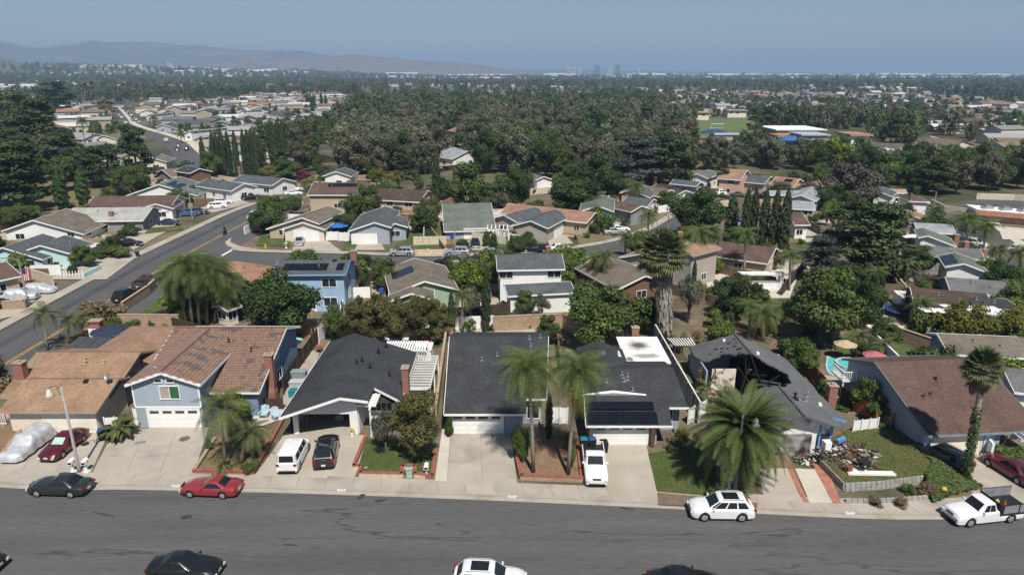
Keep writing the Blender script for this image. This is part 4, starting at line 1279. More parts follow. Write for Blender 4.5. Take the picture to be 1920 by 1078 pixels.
fz = pick_fence('vinyl_fence',[(17.72,79),(17.78,58.2)],2.3,M('shaded_vinyl',(.34,.35,.355),pos=True),'grey vinyl fence with white cap left of the burnt house',board=.3,cap=m_white,post=2.2)  # grey carries the shade of the side facing left
pick_fence('vinyl_fence',px((200,808),(238,806)),1.3,m_white,'white lattice-topped fence behind the banana plant',board=.3,post=1)
pick_fence('vinyl_fence',px((256,800),(278,801)),1.8,m_white,'tall white fence panel left of the white garage door with four panes',board=.3,post=1)
pick_fence('vinyl_fence',px((1035,795),(1064,797)),1.7,m_white,'white gate panels between the two tall palms',board=.25,post=.7)
pick_fence('vinyl_fence',px((1288,797),(1320,780)),1.6,m_white,'white fence panel beside the rightmost end of the solar house',board=.25,post=1.0)
pick_fence('vinyl_fence',px((1595,822),(1641,816)),1.7,m_white,'white fence panel between the burnt house and the brown roof house',board=.16,post=1.0)
pick_fence('board_fence',px((1573,755),(1600,772)),1.8,m_wood_d,'dark brown fence stub beside the leaning brick chimney',board=.15)
pick_fence('board_fence',px((1470,690),(1520,712),(1545,740)),1.8,M('reddish_fence',(.20,.085,.05),pos=True),'reddish brown fence along the right side of the burnt house',board=.18)
pick_fence('board_fence',px((1600,772),(1632,790),(1640,812)),1.7,m_wood_o,'bright orange wooden fence with a gap, beside the blue grey gable wall',board=.16,z=.2)
pick_fence('board_fence',px((1668,812),(1684,806)),1.8,m_wood_o,'orange wooden gate against the blue grey gable wall',board=.16,z=.2)
pick_fence('board_fence',px((1044,640),(1052,700)),1.7,M('tan_board',(.36,.22,.11),pos=True),'tan board fence between the wide plain roof and the solar house',board=.2)
# ================================================================ THE TRACT BEHIND: every house its own
def reach(a, b, zr, pitch, px_, side):
 """how far the roof reaches from the ridge so that its edge passes the given point of the photo"""
 A, B = Vector((*a, 0)), Vector((*b, 0))
 d = (B - A).normalized()
 n = Vector((-d.y, d.x, 0)) * (1 if side == 1 else -1)
 z = zr - 1.5
 for _ in range(30):
  p = G(px_[0], px_[1], z)
  q = (Vector((*p, 0)) - A).dot(n)
  z = z * .5 + .5 * (zr - max(.5, q) * pitch)
 return max(1.0, q), z
FOOT = []      # footprints, so that trees and fill houses keep clear
def auto_windows(h, g, seed, skip=()):
 rr = random.Random(seed)
 for side, n_ in (('A',g.q1 +g.q2),('B',g.q1 +g.q2),('1',g.a1 -g.a0),('2',g.a1 -g.a0)):
  pt, out = face(g, side, 0)
  if out.dot(Vector((-pt.x, -pt.y, 0))) <= 0 or side in skip: continue
  k = max(1, int(n_ / 4.5))
  ez = g.zr - (g.q1 *g.p1 if side =='1' else g.q2 *g.p2 if side =='2' else max(g.q1 *g.p1,g.q2 *g.p2))
  for lv in ([.9] if ez < 4 else [.9, 3.5]):
   if lv + 1.0 > ez: continue
   for i in range(k):
    if rr.random() < .25: continue
    u = -n_ / 2 + n_ * (i + .5) / k + rr.uniform(-.5, .5)
    pt, out = face(g, side, u)
    window(h, pt, out, rr.choice((1.2, 1.6, 1.9)), 1.05, lv, 1)
def mk(label, vols, extra=(), name='house'):
 """vols: (ridge start px, ridge end px, ridge height, edge px left, edge px right, roof, wall, [hipA, hipB, pitch])"""
 P0 = G(*vols[0][0], 3)
 h = house(name, P0, label)
 gs = []
 skips = {}
 for e in extra:
  if e[0] in ('G', 'N'): skips.setdefault(e[1], []).append(e[2])
 for i, v in enumerate(vols):
  A, B, zr, e1, e2, rf, wl = v[:7]
  o = v[7] if len(v) > 7 else {}
  pt = o.get('p', .33)
  a, b = G(*A, zr), G(*B, zr)
  w1 = reach(a, b, zr, pt, e1, 1)[0] if isinstance(e1, tuple) else e1
  w2 = reach(a, b, zr, pt, e2, 2)[0] if isinstance(e2, tuple) else e2
  if w1 is None: w1 = w2
  if w2 is None: w2 = w1
  hp = o.get('hip', (0, 0))
  lim = (zr - 1.75) / pt
  w1, w2 = min(w1, lim), min(w2, lim)
  ov = min(.5, w1 * .4, w2 * .4)
  g = gable(h,a,b,w1,w2,zr,pt,ov=ov,hip=hp,roof=rf,wall=wl,trim=o.get('trim',m_white),tw=.22,ends=(max(.45,0 if not hp[0] else .5),.45))
  gs.append(g)
  if math.hypot(*a) < 260 or i == 0:
   auto_windows(h, g, len(label) * 7 + i, skips.get(i, ()))
  for s_, q_ in ((.35, .3), (.6, .5)):
   q_ = w2 * q_
   if g.L > 7 and math.hypot(*a) < 230: vent(h, on_roof(g, 2, g.L * s_, q_), .3, .07)
  FOOT.append((g.P(g.L / 2, (w1 - w2) / 2, 0), max(g.L, w1 + w2) / 2 + 1, g))
 for e in extra:
  if e[0] == 'G':
   pt, out = face(gs[e[1]], e[2], e[3])
   garage(h,pt,out,e[4] if len(e)>4 else 4.8,2.1,e[5] if len(e)>5 else m_white,detail=math.hypot(pt.x,pt.y)<160)
  elif e[0] == 'C':      # chimney at a ground px, up to a photo row
   x, y = G(e[1], e[2], e[4] if len(e) > 4 else 0)
   chimney(h,x,y,0,max(3.5,zat(e[3],y)),.85,.7,mat=e[5] if len(e)>5 else None)
  elif e[0] == 'S':
   solar(h,gs[e[1]],e[2],e[3],e[4],e[5],e[6],single=math.hypot(*gs[e[1]].A.xy)<170)
 return h, gs
X_ = {'hip': (3.5, 3.5)}
# ---- second row, right behind the front row
mk('tan hip-roofed house behind the big weeping palm cluster',[((416,503),(462,477),4.7,5.5,(505,528),R_TERRA,W_TAN,{'hip':(4,4),'trim':MATS['tan_trim']})])
h_, g_ = mk('two storey sky blue house with two black solar arrays and tall brick chimney',[((522,488),(657,487),6.7,5.5,(600,515),R_SLATE,W_BLUE,{'trim':paint('blue_trim',(.2,.34,.5)),'p':.3})],
   [('N',0,'2'),('C',668,545,471),('S',0,2,1.2,1.1,6,2),('S',0,2,8.6,1.1,6,2)])
p_, o_ = face(g_[0],'2',2.6); window(h_,p_,o_,1.9,1.1,3.7,1); window(h_,p_,o_,1.8,1.2,.9,1)
p_, o_ = face(g_[0], '2', -.6); door(h_, p_, o_, 2.2, 2.1, m_white, name='patio_door')
p_, o_ = face(g_[0], '2', -2.4); window(h_, p_, o_, 1.2, .8, 2.2, 0)
p_, o_ = face(g_[0], 'B', -1); window(h_, p_, o_, 1.2, 1.3, 1.2, 0)
boxvent(h_, on_roof(g_[0], 2, 8.0, .3), .6, m_black)
mk('sage green house with taupe roof and tilted solar array above the junipers',[((796,527),(777,484),4.6,(727,538),(850,525),R_TAUPE,W_GREEN),((771,550),(771,522),4.0,(728,563),(815,560),R_TAUPE,W_GREEN)],
   [('S', 0, 1, 6, .8, 3, 2), ('C', 856, 530, 494)])
h_, g_ = mk('white two storey house with slate roof and long covered patio',[((930,478),(1053,476),6.3,4.5,(990,506),R_SLATE,W_WHITE),((946,534),(1070,528),3.75,.9,(1020,552),R_SLATE,W_WHITE,{'p':.28})],
   [('N', 0, '2'), ('N', 1, '2'), ('C', 1028, 500, 470)])
for u in (-3.6, 3.4): p_, o_ = face(g_[0], '2', u); window(h_, p_, o_, 1.9, 1.0, 3.7, 1)
h_, g_ = mk('low brown roofed house with dark brown side wall behind the two yellowing palms',[((1210,517),(1128,479),4.3,(1112,521),4.5,R_TAUPE,W_BROWN)])
mk('two storey beige house with tan roof behind the skirted palm',[((1266,459),(1320,446),6.6,4.5,(1298,481),R_TAN,W_BEIGE,{'trim':M('grey_trim',(.3,.3,.3))}),((1200,476),(1250,458),4.2,4,(1225,494),R_TAN,W_BEIGE)],[('C',1273,470,440)])
mk('long brown roofed house behind the pool patio',[((1345,451),(1455,465),4.3,5,(1398,489),R_BROWN,W_TAN)])
mk('small cream garden shed with brown roof by the weeping palm cluster',[((410,572),(438,563),3.0,1.6,1.6,R_BROWN,W_CREAM)],name='shed')
# ---- across the cross street
mk('brown roofed tan two storey house with black solar panels on the corner',[((588,342),(697,342),6.2,4.5,(640,366),R_BROWN,W_TAN),((700,352),(803,357),4.2,4,(760,378),R_DBROWN,W_TAN)],[('S',0,2,4,.8,7,1)])
mk('cream house with taupe roof and white double garage on the corner',[((566,408),(616,386),4.7,(514,423),(640,400),R_TAUPE,W_TAN),((567,417),(586,404),4.0,(526,431),(611,430),R_TAUPE,W_CREAM)],[('G',1,'A',.4),('C',523,425,398)])
mk('blue grey house with slate roof and square green front lawn',[((702,417),(722,387),4.5,(652,434),(733,428),R_SLATE,W_BLUEG),((741,419),(746,404),3.6,2.5,2.5,R_SLATE,W_BLUEG)],[('G',0,'A',-1.2),('C',764,440,402)])
mk('grey green roofed house with white slatted trellis by the silver car',[((829,382),(921,380),5.4,5,(888,435),R_GREEN,W_BLUEG)],[('G',0,'2',1.2),('C',934,402,384)])
mk('grey roofed house behind the round clipped shrubs',[((995,414),(1042,392),4.3,4.5,(1022,431),R_SLATE,W_BEIGE),((945,403),(1005,388),4.3,4,(962,420),R_SLATE,W_BEIGE)],[('G',0,'2',.5)])
mk('terracotta roofed ranch house behind the grey one',[((956,381),(1117,398),4.3,5,(1098,418),R_TERRA,W_TAN)],[('C',1056,395,383),('C',1115,400,384)])
mk('pale blue house with grey green roof sloping to the street',[((1121,386),(1125,364),5.2,4,(1151,405),R_GREEN,paint('pale_blue_paint',(.5,.62,.72)))])
mk('brown roofed house between two grey ones near the bend',[((1146,374),(1203,386),4.2,4,(1180,397),R_BROWN,W_GREY)],[('C',1156,378,366)])
mk('slate roofed pink gabled house above the white railings',[((1183,356),(1200,346),4.8,(1168,358),(1219,371),R_SLATE,W_PINK),((1176,368),(1226,373),3.8,2,(1214,388),R_SLATE,W_WHITE)])
mk('taupe roofed house second from the bend',[((1204,346),(1258,356),4.4,4,(1252,373),R_TAUPE,W_CREAM)],[('C',1227,356,348)])
mk('dark brown roofed house with white garage behind the oak',[((1232,345),(1286,357),4.4,4,(1271,371),R_DBROWN,W_WHITE)])
mk('dark blue grey two storey house by the oak',[((1264,336),(1314,341),6.2,3.5,(1300,349),R_SLATE,W_BLUEG)])
mk('grey green gabled white house above the oak',[((1307,326),(1330,318),4.8,(1291,330),(1328,335),R_GREEN,W_WHITE)])
mk('tan two storey house with pink side behind the short fan palm',[((1358,316),(1401,319),6.6,4,(1385,338),R_TAN,W_PINK)])
mk('slate roofed house with dark garage and white car',[((1403,327),(1446,331),4.8,4,(1430,345),R_SLATE,W_BEIGE)])
mk('terracotta roofed house with two black solar panels',[((1455,331),(1500,335),5.2,4,(1475,350),R_TERRA,W_PINK)],[('S',0,2,3,1,6,1)])
mk('sand coloured hip roofed house at the end of the cypress street',[((1520,340),(1550,337),4.8,5,(1535,354),R_SAND,W_CREAM,X_)])
mk('pale grey roofed house behind the cypresses',[((1436,357),(1515,358),4.2,4,(1470,366),R_LGREY,W_BLUEG)])
mk('pale grey cross gabled house right of the cypresses',[((1502,366),(1522,350),4.5,4,(1545,364),R_LGREY,W_BLUEG),((1483,376),(1526,378),3.6,3,(1510,393),R_LGREY,W_GREY)])
mk('terracotta roofed house glimpsed between the cypresses',[((1415,372),(1478,378),4.6,4,(1450,390),R_TERRA,W_CREAM)])
mk('taupe roofed house glimpsed low between the cypresses',[((1416,390),(1466,393),4.2,4,(1445,408),R_TAUPE,W_WHITE)])
mk('brown roofed house with white door right of the last cypress',[((1474,398),(1503,398),4.6,4,(1490,422),R_BROWN,W_WHITE)])
# ---- along the right
mk('slate gabled white house behind the brown tree on the right',[((1646,358),(1656,350),4.6,(1632,363),(1673,370),R_SLATE,W_WHITE)])
mk('sand roofed house far right beyond the brown tree',[((1664,354),(1697,355),4,3,(1680,362),R_SAND,W_CREAM)])
mk('brown hip roofed house with white garage door on the right',[((1694,361),(1732,362),4.8,4,(1715,378),R_BROWN,W_WHITE,{'hip':(2,3)})],[('G',0,'2',-2.5)])
mk('slate roofed house behind the short fan palm on the right',[((1628,388),(1683,388),4.2,4,(1665,402),R_SLATE,W_WHITE)])
mk('terracotta roofed white house beside the short fan palm',[((1709,403),(1717,396),4.4,4,(1743,417),R_TERRA,W_WHITE)])
mk('pale grey roofed long house below the terracotta one',[((1714,417),(1785,421),4.2,4,(1775,438),R_LGREY,W_GREY)])
mk('grey green gabled white house with parasol beside it',[((1740,442),(1731,427),4.4,(1722,446),(1793,462),R_GREEN,W_WHITE)])
mk('long grey roofed house with three brick chimneys on the right',[((1700,458),(1838,467),4.2,4,(1765,482),R_GREY,W_GREY)],[('C',1787,475,455),('C',1805,490,466)])
mk('white gabled house with grey green roof and solar panels on its left slope',[((1808,494),(1791,473),4.6,(1772,501),(1868,527),R_GREEN,W_WHITE)],[('S',0,1,1,.6,5,2),('C',1838,505,480)])
mk('grey house with wide plain roof below the solar gable',[((1772,519),(1905,529),4.3,4,(1850,553),R_GREY,W_GREY)])
mk('brown roofed house with dark hip and black solar panel on the right',[((1706,538),(1850,550),4.4,4,(1750,580),R_DBROWN,W_BROWN),((1785,553),(1905,560),4.2,2.5,(1850,578),R_CHAR,W_GREY,X_)],[('S',1,2,3.5,1,8,1),('C',1880,570,543)])
mk('grey brown roofed blue house with white skylights behind the brown roofed one',[((1757,626),(1935,634),4.2,2.5,(1850,668),R_TAUPE,W_NAVY)])
mk('grey roofed house at the right edge behind the palm',[((1880,690),(1990,700),4.6,3,(1930,738),R_GREY,W_WHITE)])
# ---- west of the wide street
mk('white gabled house with broad taupe roof by the wide street',[((61,413),(124,391),4.7,(34,422),(181,450),R_TAUPE,W_WHITE)])
mk('aqua house with slate roof and small gable',[((75,460),(122,441),4.2,3,(131,476),R_SLATE,W_AQUA),((4,464),(80,438),4.3,5,(75,489),R_SLATE,W_AQUA)],[('C',35,500,458)])
mk('brown roofed house at the left edge by the covered cars',[((-60,505),(12,491),4.2,4,(28,520),R_BROWN,W_TAN)])
mk('brown roofed white gabled house west of the wide street',[((178,368),(335,366),4.6,5,(255,396),R_BROWN,W_WHITE),((291,382),(312,370),4.0,(271,389),(325,391),R_BROWN,W_WHITE)])
mk('pale shingle house with two red chimneys west of the wide street',[((138,390),(287,388),4.3,4,(250,414),R_PALE,W_GREY)],[('C',185,425,393),('C',214,432,397)])
mk('white house with solar arrays on a grey green roof',[((297,346),(337,331),4.8,(276,351),(377,373),R_GREEN,W_WHITE)],[('S',0,2,2,1,6,2),('S',0,2,6,5.2,5,1)])
mk('slate roofed white house with white chimney past the solar one',[((388,335),(458,344),4.4,4,(444,360),R_SLATE,W_WHITE)],[('C',381,350,334,0,W_WHITE)])
mk('slate roofed white house at the bend of the wide street',[((455,327),(531,334),4.4,5,(519,349),R_SLATE,W_WHITE)],[('C',451,335,325)])
mk('dark roofed brown house below the bending street',[((345,312),(374,316),5.6,4,(367,327),R_CHAR,W_BROWN)])
mk('taupe roofed low house left of the brown one',[((303,318),(342,314),4.2,4,(322,333),R_TAUPE,W_GREY)])
mk('pale yellow house with grey roof behind the dark pine',[((205,283),(243,286),4.6,4,(235,294),R_GREY,W_YELL)])
mk('taupe roofed cream house up the far left street',[((194,254),(234,247),4.8,3,(242,270),R_TAUPE,W_CREAM)])
mk('grey roofed house with red chimney near the dark pine',[((285,296),(304,290),4.4,3,(310,305),R_GREY,W_CREAM)],[('C',307,308,297)])
far_h = [((135,248),(178,250),(165,262),R_LGREY,W_WHITE),((112,218),(136,217),(134,229),R_BROWN,W_PINK),((133,208),(160,209),(155,219),R_BROWN,W_YELL),
   ((106,206),(130,203),(131,213),R_PALE,W_WHITE),((150,192),(166,189),(162,200),R_TAUPE,W_CREAM),((305,233),(326,230),(333,247),R_SLATE,W_BLUEG),
   ((322,227),(378,223),(356,245),R_SLATE,W_WHITE),((355,245),(425,238),(398,257),R_TAUPE,W_WHITE),((282,214),(321,211),(312,222),R_GREY,W_WHITE),
   ((252,202),(295,201),(290,209),R_TAUPE,W_CREAM),((375,256),(440,250),(428,268),R_TAUPE,W_CREAM),((215,191),(240,191),(238,199),R_CHAR,W_WHITE),
   ((455,208),(490,205),(480,216),R_GREY,W_WHITE),((500,214),(545,209),(535,222),R_SLATE,W_WHITE),((520,228),(556,224),(550,236),R_BROWN,W_CREAM),
   ((548,218),(575,216),(570,226),R_LGREY,W_WHITE),((592,208),(632,205),(622,216),R_TAUPE,W_CREAM),((600,222),(640,218),(630,228),R_TERRA,W_WHITE),
   ((496,278),(528,273),(520,287),R_GREY,W_CREAM),((538,277),(566,282),(555,290),R_GREY,W_PINK),((470,192),(500,190),(492,198),R_GREY,W_CREAM)]
tone = {R_LGREY:'pale grey',R_BROWN:'brown',R_PALE:'pale',R_TAUPE:'taupe',R_SLATE:'slate',R_GREY:'grey',R_CHAR:'charcoal',R_TERRA:'terracotta',R_TAN:'tan',R_SAND:'sand',R_GREEN:'grey green',R_ORANGE:'orange',R_DBROWN:'dark brown'}
wtone = {W_WHITE:'white',W_PINK:'pink',W_YELL:'yellow',W_CREAM:'cream',W_BLUEG:'blue grey',W_TAN:'tan',W_BEIGE:'beige'}
for a, b_, e_, rf, wl in far_h:
 h_, _ = mk('%s %s roofed house in the far left tract'%(wtone[wl],tone[rf]),[(a,b_,4.8,4.5,e_,rf,wl,{'p':.36})])
 h_['group'] = 'houses of the far left tract with %s roof and %s walls' % (tone[rf],wtone[wl])
# houses glimpsed in the wood
mk('white gabled house with light grey roof in front of the grey eucalyptus wood',[((846,279),(878,283),5.6,5,(856,300),R_LGREY,W_WHITE)],[('C',862,300,281)])
mk('terracotta roofed house half hidden in the wood',[((803,265),(832,265),4.5,4,(820,272),R_TERRA,W_TAN)])
mk('bright orange roofed house half hidden in the wood',[((849,259),(868,261),4.8,4,(860,267),R_ORANGE,W_CREAM)])
mk('dark flat roofed pink villa in the middle of the wood',[((1050,268),(1097,267),6.5,4,(1080,274),R_CHAR,W_PINK,{'p':.15})])
mk('grey roofed house by the small street stub in the wood',[((1001,326),(1020,331),4.2,4,(1015,340),R_GREY,W_WHITE)])
mk('white house with dark gable at the edge of the wood behind the corner',[((630,322),(645,314),4.6,4,(665,328),R_SLATE,W_WHITE)])
# rows of tan flat-roofed condominiums on the wooded slope
m_condo = M('tan_flat_roof', (.36, .27, .185), var=.12, scale=.2, pos=True)
for i, (x0,x1,yy) in enumerate(((975,1020,198),(1030,1090,200),(955,1010,218),(1020,1075,220),(1045,1090,208),(1080,1120,230),(1050,1085,240),(985,1035,231),(1120,1160,216),(1200,1235,205),(1365,1400,208),(1300,1330,212))):
 a, b_ = G(x0, yy, 5), G(x1, yy, 5)
 root = empty('condominium',(*a,0),0,'long low tan flat roofed condominium on the wooded slope','building','tan condominiums among the trees')
 bb = MB(); bb.box(a[0], b_[0], a[1], a[1] + 9, 0, 5); bb.build('wall', W_CREAM, root)
 bb = MB(); bb.box(a[0] -.8,b_[0] +.8,a[1] -1.2,a[1] +10,5,5.6); bb.build('roof',m_condo,root)
 for k in range(max(2, int((b_[0] - a[0]) / 5))):
  x = a[0] + 2.5 + k * 5
  window(root, Vector((x, a[1], 0)), Vector((0, -1, 0)), 1.8, 1.3, 2.9, 1)
 FOOT.append((Vector(((a[0] + b_[0]) / 2, a[1] + 4, 0)), (b_[0] - a[0]) / 2 + 1, None))
# school on the right
sc = empty('school',(*G(1540,270),0),0,'school with white flat roof, tan hip roof wings and a blue grey hall','school')
def blk(name, pts_, z0, z1, mat):
 bb = MB(); bb.prism([G(*p, z0) for p in pts_], z0, z1); return bb.build(name, mat, sc)
W1 = G(1455, 266);
def sbox(x0p, x1p, yp, dep, ht, wm, rm, ov=.8, rt=.5):
 a, b_ = G(x0p, yp), G(x1p, yp)
 bb = MB(); bb.box(a[0], b_[0], a[1], a[1] + dep, 0, ht); bb.build('wall', wm, sc)
 bb = MB(); bb.box(a[0] -ov,b_[0] +ov,a[1] -ov,a[1] +dep +ov,ht,ht +rt); bb.build('roof',rm,sc)
 n_ = int((b_[0] - a[0]) / 5)
 for k in range(n_): window(sc,Vector((a[0] +(k +.5)*(b_[0] -a[0])/n_,a[1],0)),Vector((0,-1,0)),2,1.4,1.0,1)
sbox(1455, 1545, 262, 26, 4.5, W_TAN, M('white_flat_roof', (.72, .72, .70)))
sbox(1459, 1545, 272, 8, 3.6, W_CREAM, M('tan_tile_roof', (.34, .20, .125)), 1.5, .9)
sbox(1502, 1550, 278, 14, 5.5, W_BLUEG, M('grey_flat_roof', (.36, .40, .45)))
sbox(1595, 1628, 272, 14, 4, W_WHITE, MATS['tan_tile_roof'], 1.2, .9)
for (cx_,cy_,lab) in ((1490,276,'bright blue shade canopy in front of the school'),(1338,262,'dark blue shade canopy at the edge of the sports field')):
 x, y = G(cx_, cy_)
 cn = empty('shade_canopy', (x, y, 0), 0, lab, 'canopy')
 bb = MB(); bb.add([(-7,-4,3.2),(7,-4,3.2),(7,4,3.2),(-7,4,3.2),(-3,0,5),(3,0,5)],[(0,1,5,4),(1,2,5),(2,3,4,5),(3,0,4)])
 bb.build('canopy_top',M('blue_fabric',(.03,.12,.32) if cx_ >1400 else (.02,.05,.14)) if cx_ >1400 else M('navy_fabric',(.02,.05,.14)),cn,world=False)
 for sx_ in (-6.8, 6.8):
  for sy_ in (-3.8, 3.8):
   bb = MB(); bb.box(sx_ -.1,sx_ +.1,sy_ -.1,sy_ +.1,0,3.2); bb.build('post',m_metal,cn,world=False)
sh = empty('shed',(*G(1345,268),0),0,'pale field building beside the dark blue canopy','building')
a = G(1340,266); bb = MB(); bb.box(a[0],a[0] +15,a[1],a[1] +7,0,3.2); bb.build('wall',W_BEIGE,sh); bb = MB(); bb.box(a[0] -.6,a[0] +15.6,a[1] -.6,a[1] +7.6,3.2,3.6); bb.build('roof',MATS['grey_flat_roof'],sh)
gl = empty('soccer_goal',(*G(1344,241),0),0,'white soccer goal on the green sports field','goal')
bb = MB(); bb.tube([(-3.6,0,0),(-3.6,0,2.6),(3.6,0,2.6),(3.6,0,0)],.14,6); bb.build('goal_frame',m_white,gl,world=False)
bb = MB(); bb.tube([(-3.6,0,2.6),(-3.6,2,0),(3.6,2,0),(3.6,0,2.6)],.08,5); bb.build('back_bars',m_white,gl,world=False)
# white flat-roofed club with an orange tile skirt at the right edge
cl = empty('clubhouse',(*G(1860,410),0),0,'white flat roofed building with orange tile skirt at the right edge','building')
a, b_ = G(1832, 414), G(2010, 431)
bb = MB(); q_ = [a,b_,(b_[0] +2,b_[1] +8),(a[0] +2,a[1] +8)]; bb.prism(q_,0,1.5); bb.build('wall',W_PINK,cl)
bb = MB(); bb.prism([(a[0] +.6,a[1] +1.8),(b_[0] -.5,b_[1] +1.8),q_[2],q_[3]],1.5,2.3); bb.build('flat_roof',MATS['white_flat_roof'],cl)
planes_obj('tile_skirt',[[(a[0] -1,a[1] -1.0,1.6),(b_[0] +1,b_[1] -1.0,1.6),(b_[0],b_[1] +1.7,2.25),(a[0],a[1] +1.7,2.25)]],R_ORANGE,cl)
for k in range(3): x, y = lerp(a,b_,.25 +.2*k); bb = MB(); bb.obox((x,y +5,2.55),(2.2,1.6,.5)); bb.obox((x,y +5,2.95),(1.2,1.0,.3)); bb.build('roof_unit',m_metal,cl)
solid_wall('perimeter_wall',px((1830,374),(1900,376),(1990,384)),1.6,.3,M('cream_wall',(.55,.47,.36),pos=True),'long cream wall beyond the street at the right edge')
solid_wall('perimeter_wall',px((1745,386),(1770,398),(1812,404)),1.6,.3,MATS['cream_wall'],'cream wall along the outside of the bend on the right')
# ================================================================ VEHICLES
def carpaint(name, col, metal=0.0):
 return M(name, col, rough=.32, var=.03, fine=.02, spec=.5, coat=.8, metal=metal)
P_BLACK = carpaint('black_car_paint', (.010, .010, .011))
P_DARK = carpaint('dark_green_grey_paint', (.018, .022, .022))
P_RED = carpaint('faded_red_paint', (.24, .028, .032))
P_MAROON = carpaint('maroon_paint', (.085, .008, .012))
P_WHITE = carpaint('white_car_paint', (.72, .72, .72))
P_SILVER = carpaint('silver_car_paint', (.36, .37, .38), .3)
P_NAVY = carpaint('navy_car_paint', (.02, .03, .06))
P_BLUE = carpaint('blue_car_paint', (.04, .10, .22))
m_cglass = M('car_glass', (.012, .014, .016), rough=.05, spec=.7, var=.02)
m_tyre = M('tyre_rubber', (.014, .014, .014), rough=.9)
m_rim = M('alloy_rim', (.55, .55, .56), rough=.35, metal=.35, var=.03)
m_tail = M('red_lamp', (.22, .01, .01), rough=.2)
m_head = M('clear_lamp', (.6, .6, .58), rough=.12, spec=.8)
m_plate = M('number_plate_white', (.6, .6, .58), var=.02)
def tyre_mesh(r, wd):
 b = MB()
 prof = [(r *.62,-wd /2),(r *.94,-wd /2),(r,-wd *.36),(r,wd *.36),(r *.94,wd /2),(r *.62,wd /2)]
 vs, fs, n = [], [], 20
 for q, y in prof:
  for k in range(n):
   t = 2 * math.pi * k / n
   vs.append((q * math.cos(t), y, q * math.sin(t)))
 for i in range(len(prof) - 1):
  for k in range(n): fs.append((i *n +k,i *n +(k +1)%n,(i +1)*n +(k +1)%n,(i +1)*n +k))
 b.add(vs, fs)
 return b.mesh('wheel', m_tyre, True)
def rim_mesh(r, wd):
 b = MB()
 for s in (-1, 1):
  y = s * wd * .42
  n = 5
  for k in range(n):
   t0 = 2 * math.pi * k / n
   pts = [(math.cos(t0 +a)*q,y +s *dy,math.sin(t0 +a)*q) for a,q,dy in ((-.62,r *.16,.03),(.62,r *.16,.03),(.36,r *.6,0),(-.36,r *.6,0))]
   b.add(pts, [(0, 1, 2, 3) if s < 0 else (3, 2, 1, 0)])
  m = 20
  ring = [(math.cos(2*math.pi *k /m)*q,y,math.sin(2*math.pi *k /m)*q) for q in (r *.56,r *.64) for k in range(m)]
  b.add(ring, [(k, (k + 1) % m, m + (k + 1) % m, m + k) for k in range(m)])
 return b.mesh('rim', m_rim)
TY, RM = {}, {}
def wheel(root, x, y, r=.33, wd=.22):
 k = (r, wd)
 if k not in TY:
  TY[k], RM[k] = tyre_mesh(r, wd), rim_mesh(r, wd)
 w_ = link_mesh('wheel', TY[k], root, (x, y, r))
 link_mesh('rim', RM[k], w_)
 b = MB(); b.add([(0, -.05, 0)], [])
 return w_
CAR = {   # L, W, stations of the lower body (x as share of half length, half-width share, shoulder z, top z), greenhouse (base front, roof front, roof rear, base rear), belt z, roof z, roof width share, wheel x shares, wheel radius
 'sedan':dict(L=4.7,W=1.82,sec=[(-1,.80,.62,.82),(-.97,.90,.80,.93),(-.80,.97,.90,.99),(-.5,1,.92,.98),(0,1,.91,.96),(.35,1,.90,.96),(.72,.98,.82,.90),(.92,.90,.70,.78),(1,.72,.52,.60)],
      gh=(.42,.06,-.42,-.74),belt=.93,roof=1.44,rw=.74,wx=(-.58,.60),r=.33,nwin=2),
 'coupe':dict(L=4.6,W=1.82,sec=[(-1,.78,.62,.80),(-.96,.90,.82,.95),(-.75,.98,.90,.98),(-.4,1,.90,.96),(0,.99,.88,.93),(.35,.99,.86,.93),(.72,.97,.76,.86),(.93,.86,.62,.70),(1,.66,.48,.55)],
      gh=(.30,-.02,-.36,-.76),belt=.90,roof=1.33,rw=.70,wx=(-.55,.60),r=.32,nwin=1),
 'suv':dict(L=4.7,W=1.90,sec=[(-1,.86,.70,.95),(-.97,.94,.95,1.05),(-.8,.99,1.05,1.1),(-.4,1,1.05,1.1),(0,1,1.03,1.08),(.4,1,1.02,1.09),(.75,.98,.94,1.04),(.94,.90,.80,.90),(1,.74,.60,.70)],
    gh=(.50,.14,-.72,-.95),belt=1.05,roof=1.66,rw=.76,wx=(-.58,.60),r=.37,nwin=3),
 'van':dict(L=4.75,W=1.78,sec=[(-1,.92,.80,1.0),(-.985,.97,1.05,1.1),(-.8,1,1.08,1.1),(-.3,1,1.08,1.1),(.2,1,1.06,1.1),(.5,1,1.04,1.1),(.78,.98,.96,1.06),(.95,.90,.78,.88),(1,.76,.58,.66)],
    gh=(.66,.28,-.93,-.985),belt=1.06,roof=1.84,rw=.84,wx=(-.60,.62),r=.33,nwin=3),
 'pickup':dict(L=5.5,W=1.92,sec=[(-1,.96,.72,.78),(-.99,.98,.74,.80),(-.6,.99,.74,.80),(-.22,1,.76,.82),(-.2,1,1.10,1.14),(.1,1,1.08,1.14),(.38,1,1.07,1.14),(.76,.99,1.0,1.10),(.95,.94,.86,.96),(1,.82,.64,.70)],
       gh=(.42,.20,-.12,-.20),belt=1.08,roof=1.74,rw=.78,wx=(-.60,.62),r=.38,nwin=2),
}
